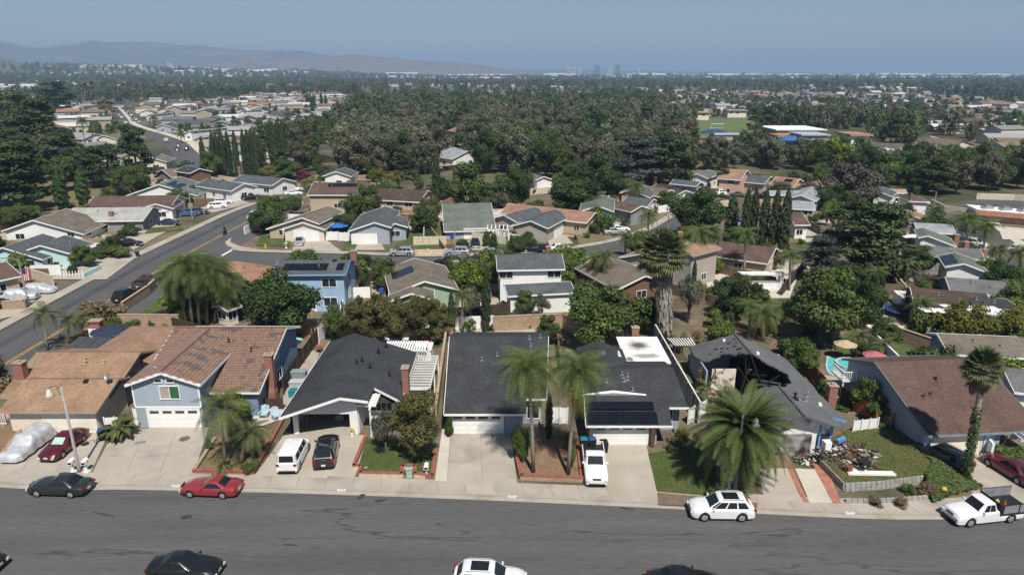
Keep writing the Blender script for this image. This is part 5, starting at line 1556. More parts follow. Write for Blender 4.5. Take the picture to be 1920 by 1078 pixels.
def make_car(kind,paintm,rootname='parked_car',bed=None,sunroof=False,rails=False,blind_rear=False,shade=False):
 P = CAR[kind]
 L, W = P['L'] / 2, P['W'] / 2
 root = empty(rootname, (0, 0, 0))
 r = P['r']
 xs = []
 for s in P['sec']: xs.append(s)
 def at(t):
  return tuple(np.interp(t, [s[0] for s in xs], [s[i] for s in xs]) for i in (1, 2, 3))
 st = [(s[0]*L,.30 if abs(s[0])>.96 else .24) for s in xs if all(abs(s[0]*L -wx *L)>r *1.35 for wx in P['wx'])]
 for wx in P['wx']:
  for dx, zb in ((-1.22,.24),(-1.16,r *1.0),(-.85,r *1.62),(-.4,r *2.02),(.0,r *2.14),(.4,r *2.02),(.85,r *1.62),(1.16,r *1.0),(1.22,.24)):
   st.append((wx * L + dx * r, zb))
 st.sort()
 b = MB()
 prof_n = 8
 vs, fs = [], []
 for x, zb in st:
  hw, zs, zt = at(x / L)
  hw *= W
  zb_ = min(zb, zs - .06)
  half = [(hw *.90,zb_),(hw *.985,zb_ +.05),(hw,max(zb_ +.06,zs *.62 +.05)),(hw *.985,max(zb_ +.07,zs -.06)),(hw *.93,zs +.0),(hw *.55,zt),(0,zt +.012)]
  ring = [(x, y, z) for y, z in half] + [(x, -y, z) for y, z in half[-2::-1]]
  vs += ring
 m = 13
 for i in range(len(st) - 1):
  for k in range(m - 1):
   fs.append((i * m + k, i * m + k + 1, (i + 1) * m + k + 1, (i + 1) * m + k))
 fs.append(tuple(range(m)))
 fs.append(tuple(range((len(st) - 1) * m + m - 1, (len(st) - 1) * m - 1, -1)))
 fs = [f[::-1] for f in fs]
 b.add(vs, fs)
 b.box(-L + .25, L - .3, -W + .27, W - .27, .2, .62, 1)
 xa, xb, xc, xd = [g * L for g in P['gh']]
 zb, zr = P['belt'], P['roof']
 wb, wr = W * .93, W * P['rw']
 base = [(xa, wb * .80), (xa - .28, wb), (xd + .22, wb), (xd, wb * .84)]
 top = [(xb, wr * .86), (xb - .14, wr), (xc + .14, wr), (xc, wr * .86)]
 V, Fc = [], []
 for (pts, z) in ((base, zb - .08), (top, zr - .07)):
  for x, y in pts: V.append((x, y, z))
  for x, y in pts[::-1]: V.append((x, -y, z))
 top2 = [(x * 1.0 - (.18 if i < 2 else -.18), y * .80) for i, (x, y) in enumerate(top)]
 for x, y in top2: V.append((x, y, zr))
 for x, y in top2[::-1]: V.append((x, -y, zr))
 for l in (0, 1):
  for k in range(8): Fc.append((l *8 +(k +1)%8,l *8 +k,(l +1)*8 +k,(l +1)*8 +(k +1)%8))
 Fc.append(tuple(range(23, 15, -1)))
 Fc = [f[::-1] for f in Fc]
 b.add(V, Fc)
 body = b.build('body', [paintm, m_black], root, world=False, smooth=True)
 es = body.modifiers.new('edges', 'EDGE_SPLIT'); es.split_angle = rad(38)
 def glass(name, a, b_, c, d, u0, u1, v0, v1, mat=m_cglass, off=.008):
  a, b_, c, d = map(Vector, (a, b_, c, d))
  n = (b_ - a).cross(d - a).normalized()
  ctr = (a + b_ + c + d) / 4
  if n.dot(ctr - Vector((ctr.x * .6, 0, zb - .5))) < 0: n = -n
  f = lambda u, v: (a * (1 - u) + b_ * u) * (1 - v) + (d * (1 - u) + c * u) * v + n * off
  q = [f(u0, v0), f(u1, v0), f(u1, v1), f(u0, v1)]
  if (q[1] - q[0]).cross(q[3] - q[0]).dot(n) < 0: q = q[::-1]
  bb = MB(); bb.add(q, [(0, 1, 2, 3)])
  return bb.build(name, mat, root, world=False)
 z0, z1 = zb - .08, zr - .07
 A = lambda i, s: (base[i][0], base[i][1] * s, z0)
 T = lambda i, s: (top[i][0], top[i][1] * s, z1)
 glass('windscreen', A(0, 1), A(0, -1), T(0, -1), T(0, 1), .03, .97, .14, .97)
 if shade: glass('sunshade',A(0,1),A(0,-1),T(0,-1),T(0,1),.1,.9,.22,.9,M('green_sunshade',(.35,.5,.42)),.012)
 glass('rear_window', A(3, 1), A(3, -1), T(3, -1), T(3, 1), .06, .94, .25, .93)
 n = P['nwin']
 for s in (1, -1):
  glass('quarter_window',A(0,s),A(1,s),T(1,s),T(0,s),.35,.97,.2,.92) if kind in ('van','suv') else None
  for k in range(n):
   glass('side_window',A(1,s),A(2,s),T(2,s),T(1,s),k /n +.015,(k +1)/n -.025,.2,.93)
  bb = MB(); bb.obox((xa -.38,s *(W *.93 +.1),zb +.08),(.12,.2,.14),taper=.8); bb.build('mirror',paintm,root,world=False)
  for nm, x, mt, zz in (('headlight', 1, m_head, .12), ('taillight', -1, m_tail, .1)):
   hw, zs, zt = at(x * .965)
   bb = MB(); bb.obox((x *L *.962,s *hw *W *.82,zs -zz),(.30,hw *W *.30,.15 if kind !='suv' or x >0 else .26)); bb.build(nm,mt,root,world=False)
  for wx in P['wx']: wheel(root, wx * L, s * (W - .12), r)
 for x in (-1, 1):
  hw, zs, zt = at(x)
  bb = MB(); bb.obox((x *(L +.012),0,.52),(.02,.34,.17)); bb.build('number_plate',m_plate,root,world=False)
  bb = MB(); bb.obox((x *(L -.05),0,.36),(.16,hw *W *1.7,.14)); bb.build('bumper',m_black if kind in ('suv','van','pickup') else paintm,root,world=False)
 hw, zs, zt = at(1)
 bb = MB(); bb.obox((L +.004,0,.66 if kind !='pickup' else .82),(.03,W *.7,.14)); bb.build('grille',m_black,root,world=False)
 if rails:
  for s in (1, -1):
   bb = MB(); bb.tube([(xb -.2,s *wr *.84,zr -.02),(xb -.3,s *wr *.86,zr +.06),(xc +.3,s *wr *.86,zr +.06),(xc +.2,s *wr *.84,zr -.02)],.02,6); bb.build('roof_rail',m_metal,root,world=False)
 if sunroof:
  bb = MB(); bb.box(xc +.5,xb -.35,-wr *.62,wr *.62,zr +.002,zr +.012); bb.build('sunroof',m_cglass,root,world=False)
 if kind == 'pickup':
  x0, x1 = -L + .02, xd - .02
  for nm, q in (('bed_side',(x0,x1,W -.09,W -.02,.74,1.16)),('bed_side',(x0,x1,-W +.02,-W +.09,.74,1.16)),('tailgate',(x0,x0 +.07,-W +.091,W -.091,.74,1.14)),('bed_front',(x1 -.05,x1,-W +.091,W -.091,.74,1.12))):
   bb = MB(); bb.box(*q); bb.build(nm, paintm, root, world=False)
  bb = MB(); bb.box(x0 +.08,x1 -.06,-W +.1,W -.1,.83,.85); bb.build('bed_floor',m_black,root,world=False)
 return root
def heading(p0, p1):
 a, b = G(*p0), G(*p1)
 return math.atan2(b[1] - a[1], b[0] - a[0])
def put(root, pxy, hd, label, group=None, z=0.0, cat='car'):
 x, y = G(*pxy, z)
 root.location = (x, y, z)
 root.rotation_euler = (0, 0, hd)
 tag(root, label, cat, group)
 return root
def repaint(root, mat):
 for c in root.children:
  if c.name.split('.')[0] in ('body', 'mirror', 'bed_side', 'tailgate', 'bed_front'):
   c.material_slots[0].link = 'OBJECT'
   c.material_slots[0].material = mat
PI = math.pi
ST = -.057          # the front street runs slightly down to the right
put(make_car('sedan',P_DARK),(116,921),PI +ST,'near-black saloon parked at the far kerb by the two white mailboxes',z=.01)
put(make_car('coupe',P_RED),(398,922.5),PI +ST,'faded red coupe parked at the far kerb of the front street',z=.01)
put(make_car('sedan',P_BLACK),(350,1075),ST,'black saloon on the near side of the front street, pointing right',z=.01)
put(make_car('suv',P_WHITE,sunroof=True,rails=True),(918,1100),ST,'white estate car cut off by the bottom edge of the photo',z=.01)
put(make_car('sedan',P_BLACK),(1283,1104),ST,'black car at the bottom edge, only its roof in the photo',z=.01)
put(make_car('sedan',P_BLACK),(-58,1066),ST,'dark car at the bottom left corner of the photo',z=.01)
put(make_car('suv',P_WHITE,sunroof=True,rails=True),(1350,964),PI -.02,'white crossover with black sunroof parked at the kerb below the big palm',z=.01)
put(make_car('van',P_WHITE,'parked_van'),(553,862),heading((540,892),(570,832)),'white panel van parked nose-in on the open garage drive',cat='van',z=.14)
put(make_car('suv',P_BLACK,rails=True,sunroof=True),(613,855),heading((609,882),(621,825)),'black car with dark glass roof beside the white van',z=.14)
put(make_car('sedan',P_MAROON,shade=True),(122,842),heading((157,815),(97,862)),'maroon saloon with a green windscreen sunshade beside the covered car',z=.14)
put(make_car('suv',P_BLACK,rails=True),(1762,866),heading((1800,886),(1722,846)),'long black off-roader on the drive beside the ivy bank',z=.14)
put(make_car('sedan',P_MAROON),(1894,888),heading((1925,912),(1855,868)),'dark maroon saloon cut by the right edge of the photo',z=.14)
pk = put(make_car('pickup',P_WHITE,'pickup_truck'),(1114,880),heading((1109,846),(1118,912)),'white pickup truck with rubbish bins in its bed on the solar house drive',cat='pickup',z=.14)
def bin_(pxy, rot, lid, label, z=.14, body=None):
 x, y = G(*pxy, z)
 t = empty('wheelie_bin', (x, y, z), rot, label, 'bin')
 b = MB(); b.obox((0,0,.5),(.56,.62,.9),taper=1.14); b.build('bin_body',body or m_black,t,world=False)
 b = MB(); b.obox((0,.02,1.0),(.68,.76,.09),taper=.9); b.build('lid',lid,t,world=False)
 for s in (-1, 1):
  w_ = link_mesh('wheel', tyre_mesh(.12, .06), t, (s * .3, .3, .12), (0, 0, PI / 2))
 b = MB(); b.tube([(-.28,.42,.98),(.28,.42,.98)],.02,6); b.build('handle',m_black,t,world=False)
 return t
L_BLUE, L_TEAL = M('blue_plastic',(.02,.09,.28),rough=.45), M('teal_plastic',(.02,.20,.22),rough=.45)
bx_, by_ = G(1103, 849, .14)
for k, (dx,lid,lb) in enumerate(((-.46,L_TEAL,'teal lidded rubbish bin standing in the bed of the white pickup'),(.3,L_BLUE,'blue lidded rubbish bin standing in the bed of the white pickup'))):
 t = bin_((1103, 849), .1, lid, lb)
 t.location = (bx_ + dx, by_ - .2, 1.0); t.scale = (.95, .8, .72)
bin_((1132, 846), .1, m_black, 'black wheeled bin beside the white pickup bed')
bin_((193, 823), .4, L_BLUE, 'black wheeled bin with blue lid right of the maroon saloon')
bin_((204,818),.4,m_black,'all black wheeled bin behind the blue lidded one by the banana plant')
bin_((258,480),.4,L_TEAL,'wheeled bin with teal lid alone on the pavement of the wide street',z=.13)
bin_((848, 448), 0, L_BLUE, 'blue bin beside the grey green roofed house', z=.1, body=L_BLUE)
bin_((716,553),0,L_BLUE,'blue bin in the side yard between the sky blue and sage green houses',z=.1,body=L_BLUE)
bin_((712, 540), 0, m_black, 'black bin in the side yard of the sage green house', z=.1)
# ---- cars under silver covers
def covered(label, pxy, hd, L=4.9, W=1.95, roof=(.25, -.62), H=1.5, seed=1, lorry=False):
 root = empty('covered_car', (*G(*pxy, .1), .1), hd, label, 'car')
 b = MB(); n, mm = 40, 17
 vs = []
 for i in range(n + 1):
  t = -1 + 2 * i / n
  x = t * L / 2
  e = 1 - max(0, abs(t) - .86) / .14 * .35
  zt = np.interp(t,[-1,-.93,-.75,roof[1],roof[0],roof[0] +.3,.9,1],[.75,.95,1.05,H,H,1.02,.9,.62])
  for k in range(mm):
   s = -1 + 2 * k / (mm - 1)
   ang = s * 1.57
   y = math.copysign(min(1,abs(math.sin(ang))**.55),s) * W / 2 * e * (1 if abs(s)<.98 else 1.02)
   z = .22 + (zt - .22) * (max(0, math.cos(ang)) ** .42)
   f = mnoise.noise(Vector((x *2.1 +seed,y *1.5,z *1.2))) * .065 + math.sin(x *5.5 +seed +y) * .028 * (1 if abs(s)>.5 else .3)
   vs.append((x + f * .5, y * (1 + f), z + (f if abs(s) < .8 else 0)))
 fs = [(i *mm +k,(i +1)*mm +k,(i +1)*mm +k +1,i *mm +k +1) for i in range(n) for k in range(mm -1)]
 fs += [tuple(range(mm)), tuple(range(n * mm + mm - 1, n * mm - 1, -1))]
 b.add(vs, fs)
 o = b.build('cover',M('silver_car_cover',(.55,.56,.58),rough=.4,metal=.3,bump=.35,bscale=3),root,world=False,smooth=True)
 for wx in (-.6, .6):
  for s in (-1, 1): wheel(root, wx * L / 2, s * (W / 2 - .2))
 return root
covered('car under a wrinkled silver cover on the leftmost front drive',(56,842),heading((96,812),(24,866)),L=5.2,W=2.0,roof=(.12,-.9),H=1.62,seed=2.2)
covered('car under a pale silver cover at the corner of the wide street',(74,549),heading((50,551),(95,550)),L=5.0,seed=5)
covered('second covered car, behind the brick wall and the tall lamp post',(38,562),heading((20,562),(58,559)),L=5.0,H=1.7,seed=8)
# ---- flatbed truck with mesh sides
tk = make_car('pickup', P_WHITE, 'flatbed_truck')
for c in list(tk.children):
 if c.name.split('.')[0] in ('bed_side','tailgate','bed_front','bed_floor'): bpy.data.objects.remove(c)
m_mesh = M('grey_wire_panel', (.27, .28, .29), rough=.6, metal=.3, fine=.3, fscale=60)
b = MB(); b.box(-3.3,-.62,-1.05,1.05,.86,.98); b.build('flat_bed',m_black,tk,world=False)
for s in (-1, 1):
 b = MB(); b.box(-3.28,-.66,s *1.04 -.015,s *1.04 +.015,.985,1.72); b.build('side_panel',m_mesh,tk,world=False)
 b = MB()
 for x in (-3.28,-2.0,-.68): b.box(x -.03,x +.03,s *1.07 -.03,s *1.07 +.03,.9,1.76)
 b.box(-3.3,-.66,s *1.07 -.025,s *1.07 +.025,1.70,1.76); b.build('side_frame',m_black,tk,world=False)
b = MB(); b.box(-.72,-.66,-1.02,1.02,.985,1.6); b.build('headboard',m_black,tk,world=False)
put(tk,(1838,970),PI +rad(9),'white flatbed work truck with grey wire mesh sides at the right end of the kerb',cat='truck',z=.01)
for (dx,dy,mt,lb,nm,dims) in ((-1.3,.5,M('orange_plastic',(.6,.10,.02)),'orange safety cone in the bed of the flatbed truck','traffic_cone',(.3,.3,.7)),(-1.0,.1,M('lime_plastic',(.45,.6,.05)),'lime coloured jerrycan in the bed of the flatbed truck','jerrycan',(.3,.2,.5))):
 x, y = G(1838, 970)
 a_ = PI + rad(9)
 t = empty(nm,(x +dx *math.cos(a_) -dy *math.sin(a_),y +dx *math.sin(a_) +dy *math.cos(a_),.99),0,lb,'cone' if 'cone' in nm else 'container')
 b = MB()
 if 'cone' in nm: b.box(-.2,.2,-.2,.2,0,.04); b.lathe([(.16,.04),(.03,.7),(0,.7)],12)
 else: b.obox((0,0,.25),dims,taper=.85); b.tube([(-.1,0,.5),(-.1,0,.58),(.1,0,.58),(.1,0,.5)],.025,6)
 b.build('body', mt, t, world=False)
# ---- cars further back: copies of five bodies, each painted for itself
base = {k: None for k in CAR}
pools = {'white':P_WHITE,'silver':P_SILVER,'black':P_BLACK,'navy':P_NAVY,'blue':P_BLUE,'dark grey':carpaint('dark_grey_paint',(.05,.052,.055)),'maroon':P_MAROON,'pale grey':carpaint('pale_grey_paint',(.45,.45,.45))}
H0 = 0.0
WS = heading((125, 553), (432, 401))     # along the wide street
mid_cars = [
 ('sedan','silver',562,458,heading((565,450),(560,463)),'silver saloon on the drive of the cream house'),
 ('suv','silver',754,479,PI,'silver off-roader parked in front of the square green lawn'),
 ('suv','silver',857,478,PI,'silver off-roader parked by the round hedge and lamp post'),
 ('sedan','silver',917,479,PI,'silver blue saloon rightmost of the silver cars on the cross street'),
 ('sedan','black',891,461,heading((889,452),(893,466)),'black saloon on the drive behind the silver cars'),
 ('suv','black',838,497,PI -.05,'black car parked on the near side of the cross street'),
 ('suv', 'navy', 682, 497, 0.0, 'dark car half hidden behind the tall brick chimney'),
 ('sedan', 'blue', 893, 506, PI, 'blue green car beside the white arched frame'),
 ('pickup', 'black', 1003, 472, PI, 'black pickup behind the white two storey house'),
 ('sedan', 'white', 1050, 470, 0.25, 'white hatchback behind the white two storey house'),
 ('sedan','silver',1152,439,0.15,'pale silver car beside the white one on the dry lawn drive'),
 ('sedan','white',1160,434,0.15,'white car behind the pale silver one on the dry lawn drive'),
 ('suv', 'white', 1195, 414, PI - .1, 'white car on the drive of the pale blue house'),
 ('suv','black',236,560,WS,'dark estate car parked on the wide street above the round shrub'),
 ('pickup','dark grey',275,534,WS,'dark pickup truck carrying branches on the wide street'),
 ('sedan', 'black', 244, 461, .05, 'black saloon on the drive of the white gabled house'),
 ('sedan', 'navy', 318, 422, .1, 'dark blue saloon in front of the pale shingle house'),
 ('pickup', 'blue', 352, 405, .3, 'blue pickup on the drive of the brown roofed house'),
 ('suv','dark grey',372,402,.3,'dark grey pickup-sized car at the kerb by the blue pickup'),
 ('suv','white',408,391,.35,'white off-roader nearer of the two on the solar house drive'),
 ('suv','white',418,383,.35,'white off-roader farther of the two on the solar house drive'),
 ('pickup', 'black', 470, 374, .3, 'black pickup by the white chimney house'),
 ('sedan', 'white', 551, 366, .2, 'white saloon nearer of two at the bend house'),
 ('sedan', 'white', 553, 358, .2, 'white saloon farther of two at the bend house'),
 ('van', 'pale grey', 476, 411, WS + PI, 'pale grey van driving round the bend'),
 ('sedan', 'black', 4, 578, .2, 'dark car at the left edge behind the tan block wall'),
 ('sedan','white',1421,348,.15,'white car in front of the slate house with dark garage'),
 ('suv', 'white', 1358, 366, .1, 'white car at the kerb near the oak'),
 ('sedan', 'dark grey', 1386, 369, -.3, 'dark car with white bonnet in the cypress street'),
 ('sedan', 'blue', 1382, 422, 1.4, 'blue car low in the cypress street'),
 ('sedan', 'navy', 1425, 373, 0.1, 'dark blue car half hidden by a cypress'),
 ('sedan', 'black', 1808, 434, -.9, 'black car under the tall palms on the right street'),
 ('sedan', 'blue', 1796, 448, -.9, 'pale blue car beside the roses on the right'),
 ('suv', 'white', 1826, 462, -.9, 'white car between the palm trunks on the right'),
 ('suv', 'white', 1916, 476, -1.0, 'white car at the right edge on the right street'),
 ('suv', 'navy', 1675, 383, 1.3, 'dark car beside the white garage on the right'),
 ('sedan', 'black', 333, 283, 2.0, 'black car nearer of two on the far left street'),
 ('suv', 'black', 351, 282, 2.0, 'black car on the right kerb of the far left street'),
 ('pickup', 'white', 312, 265, 2.0, 'white pickup on the drive at the far left street'),
 ('sedan','dark grey',335,276,2.0,'dark grey car at the right kerb of the far left street'),
 ('sedan', 'navy', 353, 308, .2, 'navy car crossing at the foot of the far left street'),
]
far_cars = [(225,205),(222,211),(224,217),(229,222),(233,227),(247,218),(252,222),(240,213),(243,225),(250,228),(256,226),(235,202),(262,230),(237,232)]
for i, (x, y) in enumerate(far_cars):
 cn = ('white', 'black', 'silver', 'white', 'navy')[i % 5]
 mid_cars.append((('sedan','suv')[i %2],cn,x,y,1.9,'%s car among those lining the far left street'%cn))
for i in range(26):
 cn = ('white', 'silver', 'black', 'pale grey')[i % 4]
 mid_cars.append(('sedan',cn,1625 +(i %13)*9 +R.uniform(-1,1),281 +(i //13)*9 +(i %13)*.35,1.5,'%s car in the school car park'%cn) if i %3 else ('sedan',cn,R.uniform(1745,1850),0,0,''))
for (kind, cn, x, y, hd, lab) in mid_cars:
 if not lab: continue
 if base[kind] is None:
  base[kind] = make_car(kind, P_WHITE)
  o = base[kind]
 else:
  o = copy_tree(base[kind])
 repaint(o, pools[cn])
 grp = 'cars lining the far left street' if 'lining' in lab else ('cars in the school car park' if 'school' in lab else None)
 put(o, (x, y), hd, lab, grp, z=.02)
 if y > 340: FOOT.append((Vector((*G(x, y), 0)), 2.6, None))
for o in list(COL.objects):
 if o.name.split('.')[0] == 'pickup_truck': pass
b = MB()
bx_, by_ = G(275, 534)
for i in range(60):
 a_ = R.uniform(0,6.28); x, y = bx_ + R.uniform(-1.6,.2) * math.cos(WS) + R.uniform(-.6,.6), by_ + R.uniform(-1.6,.2) * math.sin(WS) + R.uniform(-.5,.5)
 b.bar((x,y,1.1 +R.uniform(0,.6)),(x +math.cos(a_)*.8,y +math.sin(a_)*.8,1.3 +R.uniform(0,1)),.03,.03)
o = b.build('branch_pile',m_wood,kind='stuff',own=(bx_,by_,1)); tag(o,'pile of cut branches in the bed of the dark pickup','branches',kind='stuff')
# ================================================================ PLANTS
NR = np.random.default_rng(5)
m_leaf = MV('leaf', rough=.6, spec=.25, trans=.22, objvar=.16, huevar=.012)
m_needle = MV('needle', rough=.75, spec=.1, trans=.1, objvar=.16, huevar=.012)
m_bark = M('bark',(.12,.09,.065),var=.3,scale=3,fine=.35,fscale=16,stretch=(1,1,.3),rough=.95)
m_barkp = M('pale_bark',(.33,.29,.25),var=.3,scale=2,fine=.25,fscale=12,stretch=(1,1,.3),rough=.95)
m_palmt = M('palm_trunk_bark',(.26,.22,.185),var=.2,scale=2,fine=.35,fscale=10,stretch=(.4,.4,3),rough=.95)
m_wtrunk = M('dark_palm_bark',(.16,.12,.09),var=.3,scale=2,fine=.35,fscale=10,stretch=(.4,.4,3),rough=.95)
def quads(name, C, N_, S_, tint, mat, asp=1.0):
 """one mesh of many leaf-sized faces: centres, facing directions, sizes, colours"""
 n = len(C)
 N_ = N_ / (np.linalg.norm(N_, axis=1, keepdims=True) + 1e-9)
 r = NR.normal(size=(n, 3))
 T = np.cross(N_, r)
 T /= (np.linalg.norm(T, axis=1, keepdims=True) + 1e-9)
 B = np.cross(N_, T)
 S_ = np.asarray(S_).reshape(-1, 1)
 a, b = T * S_ * .5 * asp, B * S_ * .5
 k = (NR.random((n, 1)) - .5) * .5
 V = np.stack([C -a *1.15,C -b *(1 +k),C +a *1.15 +N_ *S_ *.12,C +b *(1 -k)],axis=1).reshape(-1,3).astype(np.float32)
 me = bpy.data.meshes.new(name)
 me.vertices.add(4 * n)
 me.vertices.foreach_set('co', V.ravel())
 me.loops.add(4 * n)
 me.loops.foreach_set('vertex_index', np.arange(4 * n, dtype=np.int32))
 me.polygons.add(n)
 me.polygons.foreach_set('loop_start', np.arange(0, 4 * n, 4, dtype=np.int32))
 me.update(calc_edges=True)
 at = me.color_attributes.new('tint', 'FLOAT_COLOR', 'POINT')
 c = np.hstack([np.repeat(tint, 4, axis=0), np.ones((4 * n, 1))]).astype(np.float32)
 at.data.foreach_set('color', c.ravel())
 me.materials.append(mat)
 return me
def sph(n):
 v = NR.normal(size=(n, 3))
 return v / np.linalg.norm(v, axis=1, keepdims=True)
def crown_pts(clumps, per, leaf, col, cvar=.25, flat=1.0, yel=.0, up=.35, hollow=.55):
 """leaves spread through clumps: (centre, radius) each; every clump has its own tone"""
 C, N_, S_, T = [], [], [], []
 for c, r in clumps:
  k = max(6, int(per * (r ** 1.6)))
  d = sph(k)
  q = (hollow +(1.08 -hollow)*NR.random((k,1))**.6) * r * (1 +.22*NR.normal(size=(k,1))*.6)
  p = d * q
  p[:, 2] *= flat
  C.append(np.asarray(c) + p)
  n = d * .75 + np.array([0, 0, up]) + NR.normal(size=(k, 3)) * .35
  N_.append(n)
  S_.append(leaf * NR.uniform(.65, 1.3, k))
  t = 1 + cvar * NR.normal() * .8
  y = yel * NR.random()
  base = np.array(col) * max(.5, t) * (1 + np.array([y * .8, y * .35, -.1 * y]))
  T.append(base * NR.uniform(.72, 1.28, (k, 1)))
 return np.vstack(C), np.vstack(N_), np.concatenate(S_), np.clip(np.vstack(T), .002, 1)
def limbs(name, H, clumps, r0, mat, forks=7, lean=0.0, base_split=None):
 b = MB()
 cs = sorted(clumps, key=lambda c: -c[1])[:forks]
 top = H * .45 if base_split is None else base_split
 m = Vector((lean, 0, top))
 b.tube([(0, 0, -.2), (lean * .3, .03, top * .4), m], [r0 * 1.25, r0 * .95, r0 * .75], 8)
 for c, r in cs:
  c = Vector(c)
  k = m + (c -m) * .5 + Vector((R.uniform(-.2,.2),R.uniform(-.2,.2),R.uniform(-.1,.3)))
  b.tube([m - Vector((0, 0, .2)), k, c], [r0 * .55, r0 * .3, r0 * .08], 5)
 return b.mesh(name, mat, True)
def k_leafy(seed,H=8.0,W=7.0,col=(.072,.108,.026),leaf=.26,per=330,n=30,base=.28,trunk=m_bark,yel=.25,cvar=.25,flat=.8,mat=None,rr=(.22,.36),hollow=.55,r0=.2):
 rs = random.Random(seed)
 cl = []
 cz, rz, rx = H * (base + (1 - base) / 2), H * (1 - base) / 2, W / 2
 for i in range(n):
  u = sph(1)[0]
  if u[2] < -.6 and base > .15: u[2] = -.25
  k = rs.uniform(.45, .84) if i % 4 else rs.uniform(.1, .4)
  lump = 1 + .22 * math.sin(3 * math.atan2(u[1], u[0]) + seed)
  r = rs.uniform(*rr) * min(rx, rz * 1.3)
  cl.append(((u[0] * rx * k * lump, u[1] * rx * k * lump, cz + u[2] * rz * k), r))
 C, N_, S_, T = crown_pts(cl, per, leaf, col, cvar, flat, yel, hollow=hollow)
 return limbs('trunk',H,cl,r0,trunk,base_split=H *base *1.1), quads('crown',C,N_,S_,T,mat or m_leaf)
def k_euc(seed, H=15.0, W=10.0, col=(.112, .126, .078), leaf=.40, per=120, n=38):
 rs = random.Random(seed)
 cl = []
 for i in range(n):
  t = rs.uniform(.28, 1)
  rad_ = W / 2 * (math.sin(min(1, (t - .15) / .85) * 2.6) * .75 + .2) * rs.uniform(.3, 1)
  a = rs.uniform(0, 6.28)
  cl.append(((rad_ *math.cos(a),rad_ *math.sin(a),H *t *.94),rs.uniform(.9,1.9)*W /10))
 C, N_, S_, T = crown_pts(cl, per, leaf, col, .22, 1.15, .2, up=.1, hollow=.3)
 return limbs('trunk',H,cl,.26,m_barkp,forks=12,lean=rs.uniform(-.4,.4),base_split=H *.3), quads('crown',C,N_,S_,T,m_leaf,1.5)
def k_pine(seed, H=14.0, W=9.0, col=(.048, .07, .03), leaf=.34, per=120, n=46, top=.6):
 rs = random.Random(seed)
 cl = []
 for i in range(n):
  t = rs.uniform(.2, 1) ** .9
  rad_ = W / 2 * (1.05 - t * top) * rs.uniform(.35, 1)
  a = rs.uniform(0, 6.28)
  cl.append(((rad_ *math.cos(a),rad_ *math.sin(a),H *t *.96),rs.uniform(.8,1.6)*W /9))
 C, N_, S_, T = crown_pts(cl, per, leaf, col, .25, .55, .1, up=.5, hollow=.25)
 return limbs('trunk',H,cl,.3,m_bark,forks=12,base_split=H *.6), quads('crown',C,N_,S_,T,m_needle,1.3)
def k_cypress(seed, H=10.0, W=1.7, col=(.040, .058, .024), leaf=.17, n=5200, blunt=.35):
 rs = random.Random(seed)
 t = NR.random(n) ** .9
 prof = np.minimum(1, ((1 - t) / blunt)) ** .6 * np.minimum(1, .55 + t * 2.2)
 a = NR.random(n) * 2 * np.pi
 lump = 1 + .16 * np.sin(a *5 +np.floor(t *14)*2.1 +seed) + .12 * np.sin(t *40 +a *2)
 r = W / 2 * prof * lump * (.78 + .26 * NR.random(n))
 C = np.stack([r * np.cos(a), r * np.sin(a), .25 + t * H], 1)
 N_ = np.stack([np.cos(a), np.sin(a), .5 + 0 * a], 1) + NR.normal(size=(n, 3)) * .35
 T = np.array(col) * (.7 +.6*NR.random((n,1))) * (1 +.25*np.sin(a *5 +np.floor(t *14)*2.1 +seed))[:,None]
 b = MB(); b.tube([(0, 0, -.2), (0, 0, H * .6)], [.14, .05], 6)
 return b.mesh('trunk',m_bark), quads('crown',C,N_,leaf *NR.uniform(.7,1.4,n),np.clip(T,.003,1),m_needle,1.2)
KINDS = {}
def kind(name, fn, variants, **kw):
 KINDS[name] = [fn(seed=i * 17 + len(name), **kw) for i in range(variants)]
kind('broadleaf_tree', k_leafy, 3, W=7.6, base=.14, n=36)
kind('dark_broadleaf', k_leafy, 2, W=8.0, col=(.048, .083, .022), yel=.12, n=40, base=.12)
kind('lime_tree',k_leafy,2,H=4.0,W=4.2,col=(.105,.16,.02),leaf=.2,per=420,base=.2,n=20,yel=.3)
kind('gold_tree',k_leafy,2,H=5.0,W=7.0,col=(.12,.125,.018),leaf=.2,per=330,base=.2,n=26,yel=.5)
kind('olive_tree',k_leafy,2,H=5.0,W=5.0,col=(.10,.105,.072),leaf=.16,per=420,base=.25,n=22,yel=.1)
kind('juniper_tree',k_leafy,3,H=6.0,W=4.6,col=(.085,.083,.032),leaf=.15,per=750,base=.04,n=46,yel=.2,cvar=.32,mat=m_needle,rr=(.16,.34))
kind('shrub',k_leafy,3,H=2.0,W=2.4,col=(.08,.118,.028),leaf=.13,per=900,base=.0,n=14,yel=.35,r0=.06,rr=(.3,.5))
kind('dark_shrub',k_leafy,2,H=2.0,W=2.4,col=(.05,.08,.024),leaf=.13,per=900,base=.0,n=14,yel=.15,r0=.06,rr=(.3,.5))
kind('dry_shrub',k_leafy,2,H=2.0,W=2.4,col=(.17,.125,.075),leaf=.13,per=600,base=.0,n=14,yel=.2,r0=.06,rr=(.3,.5),hollow=.2)
kind('clipped_shrub',k_leafy,1,H=2.0,W=2.2,col=(.055,.085,.018),leaf=.10,per=1500,base=.0,n=40,yel=.1,r0=.05,rr=(.34,.42),cvar=.08,hollow=.8)
kind('eucalyptus_tree', k_euc, 4)
kind('brown_eucalyptus', k_euc, 2, col=(.125, .118, .08))
kind('pine_tree', k_pine, 3)
kind('deodar_tree', k_pine, 1, H=18, W=11, col=(.07, .088, .076), top=.75, n=56)
kind('cypress_tree', k_cypress, 3)
kind('cedar_column',k_cypress,1,H=9.0,W=3.0,col=(.045,.08,.026),leaf=.2,n=7000,blunt=.5)
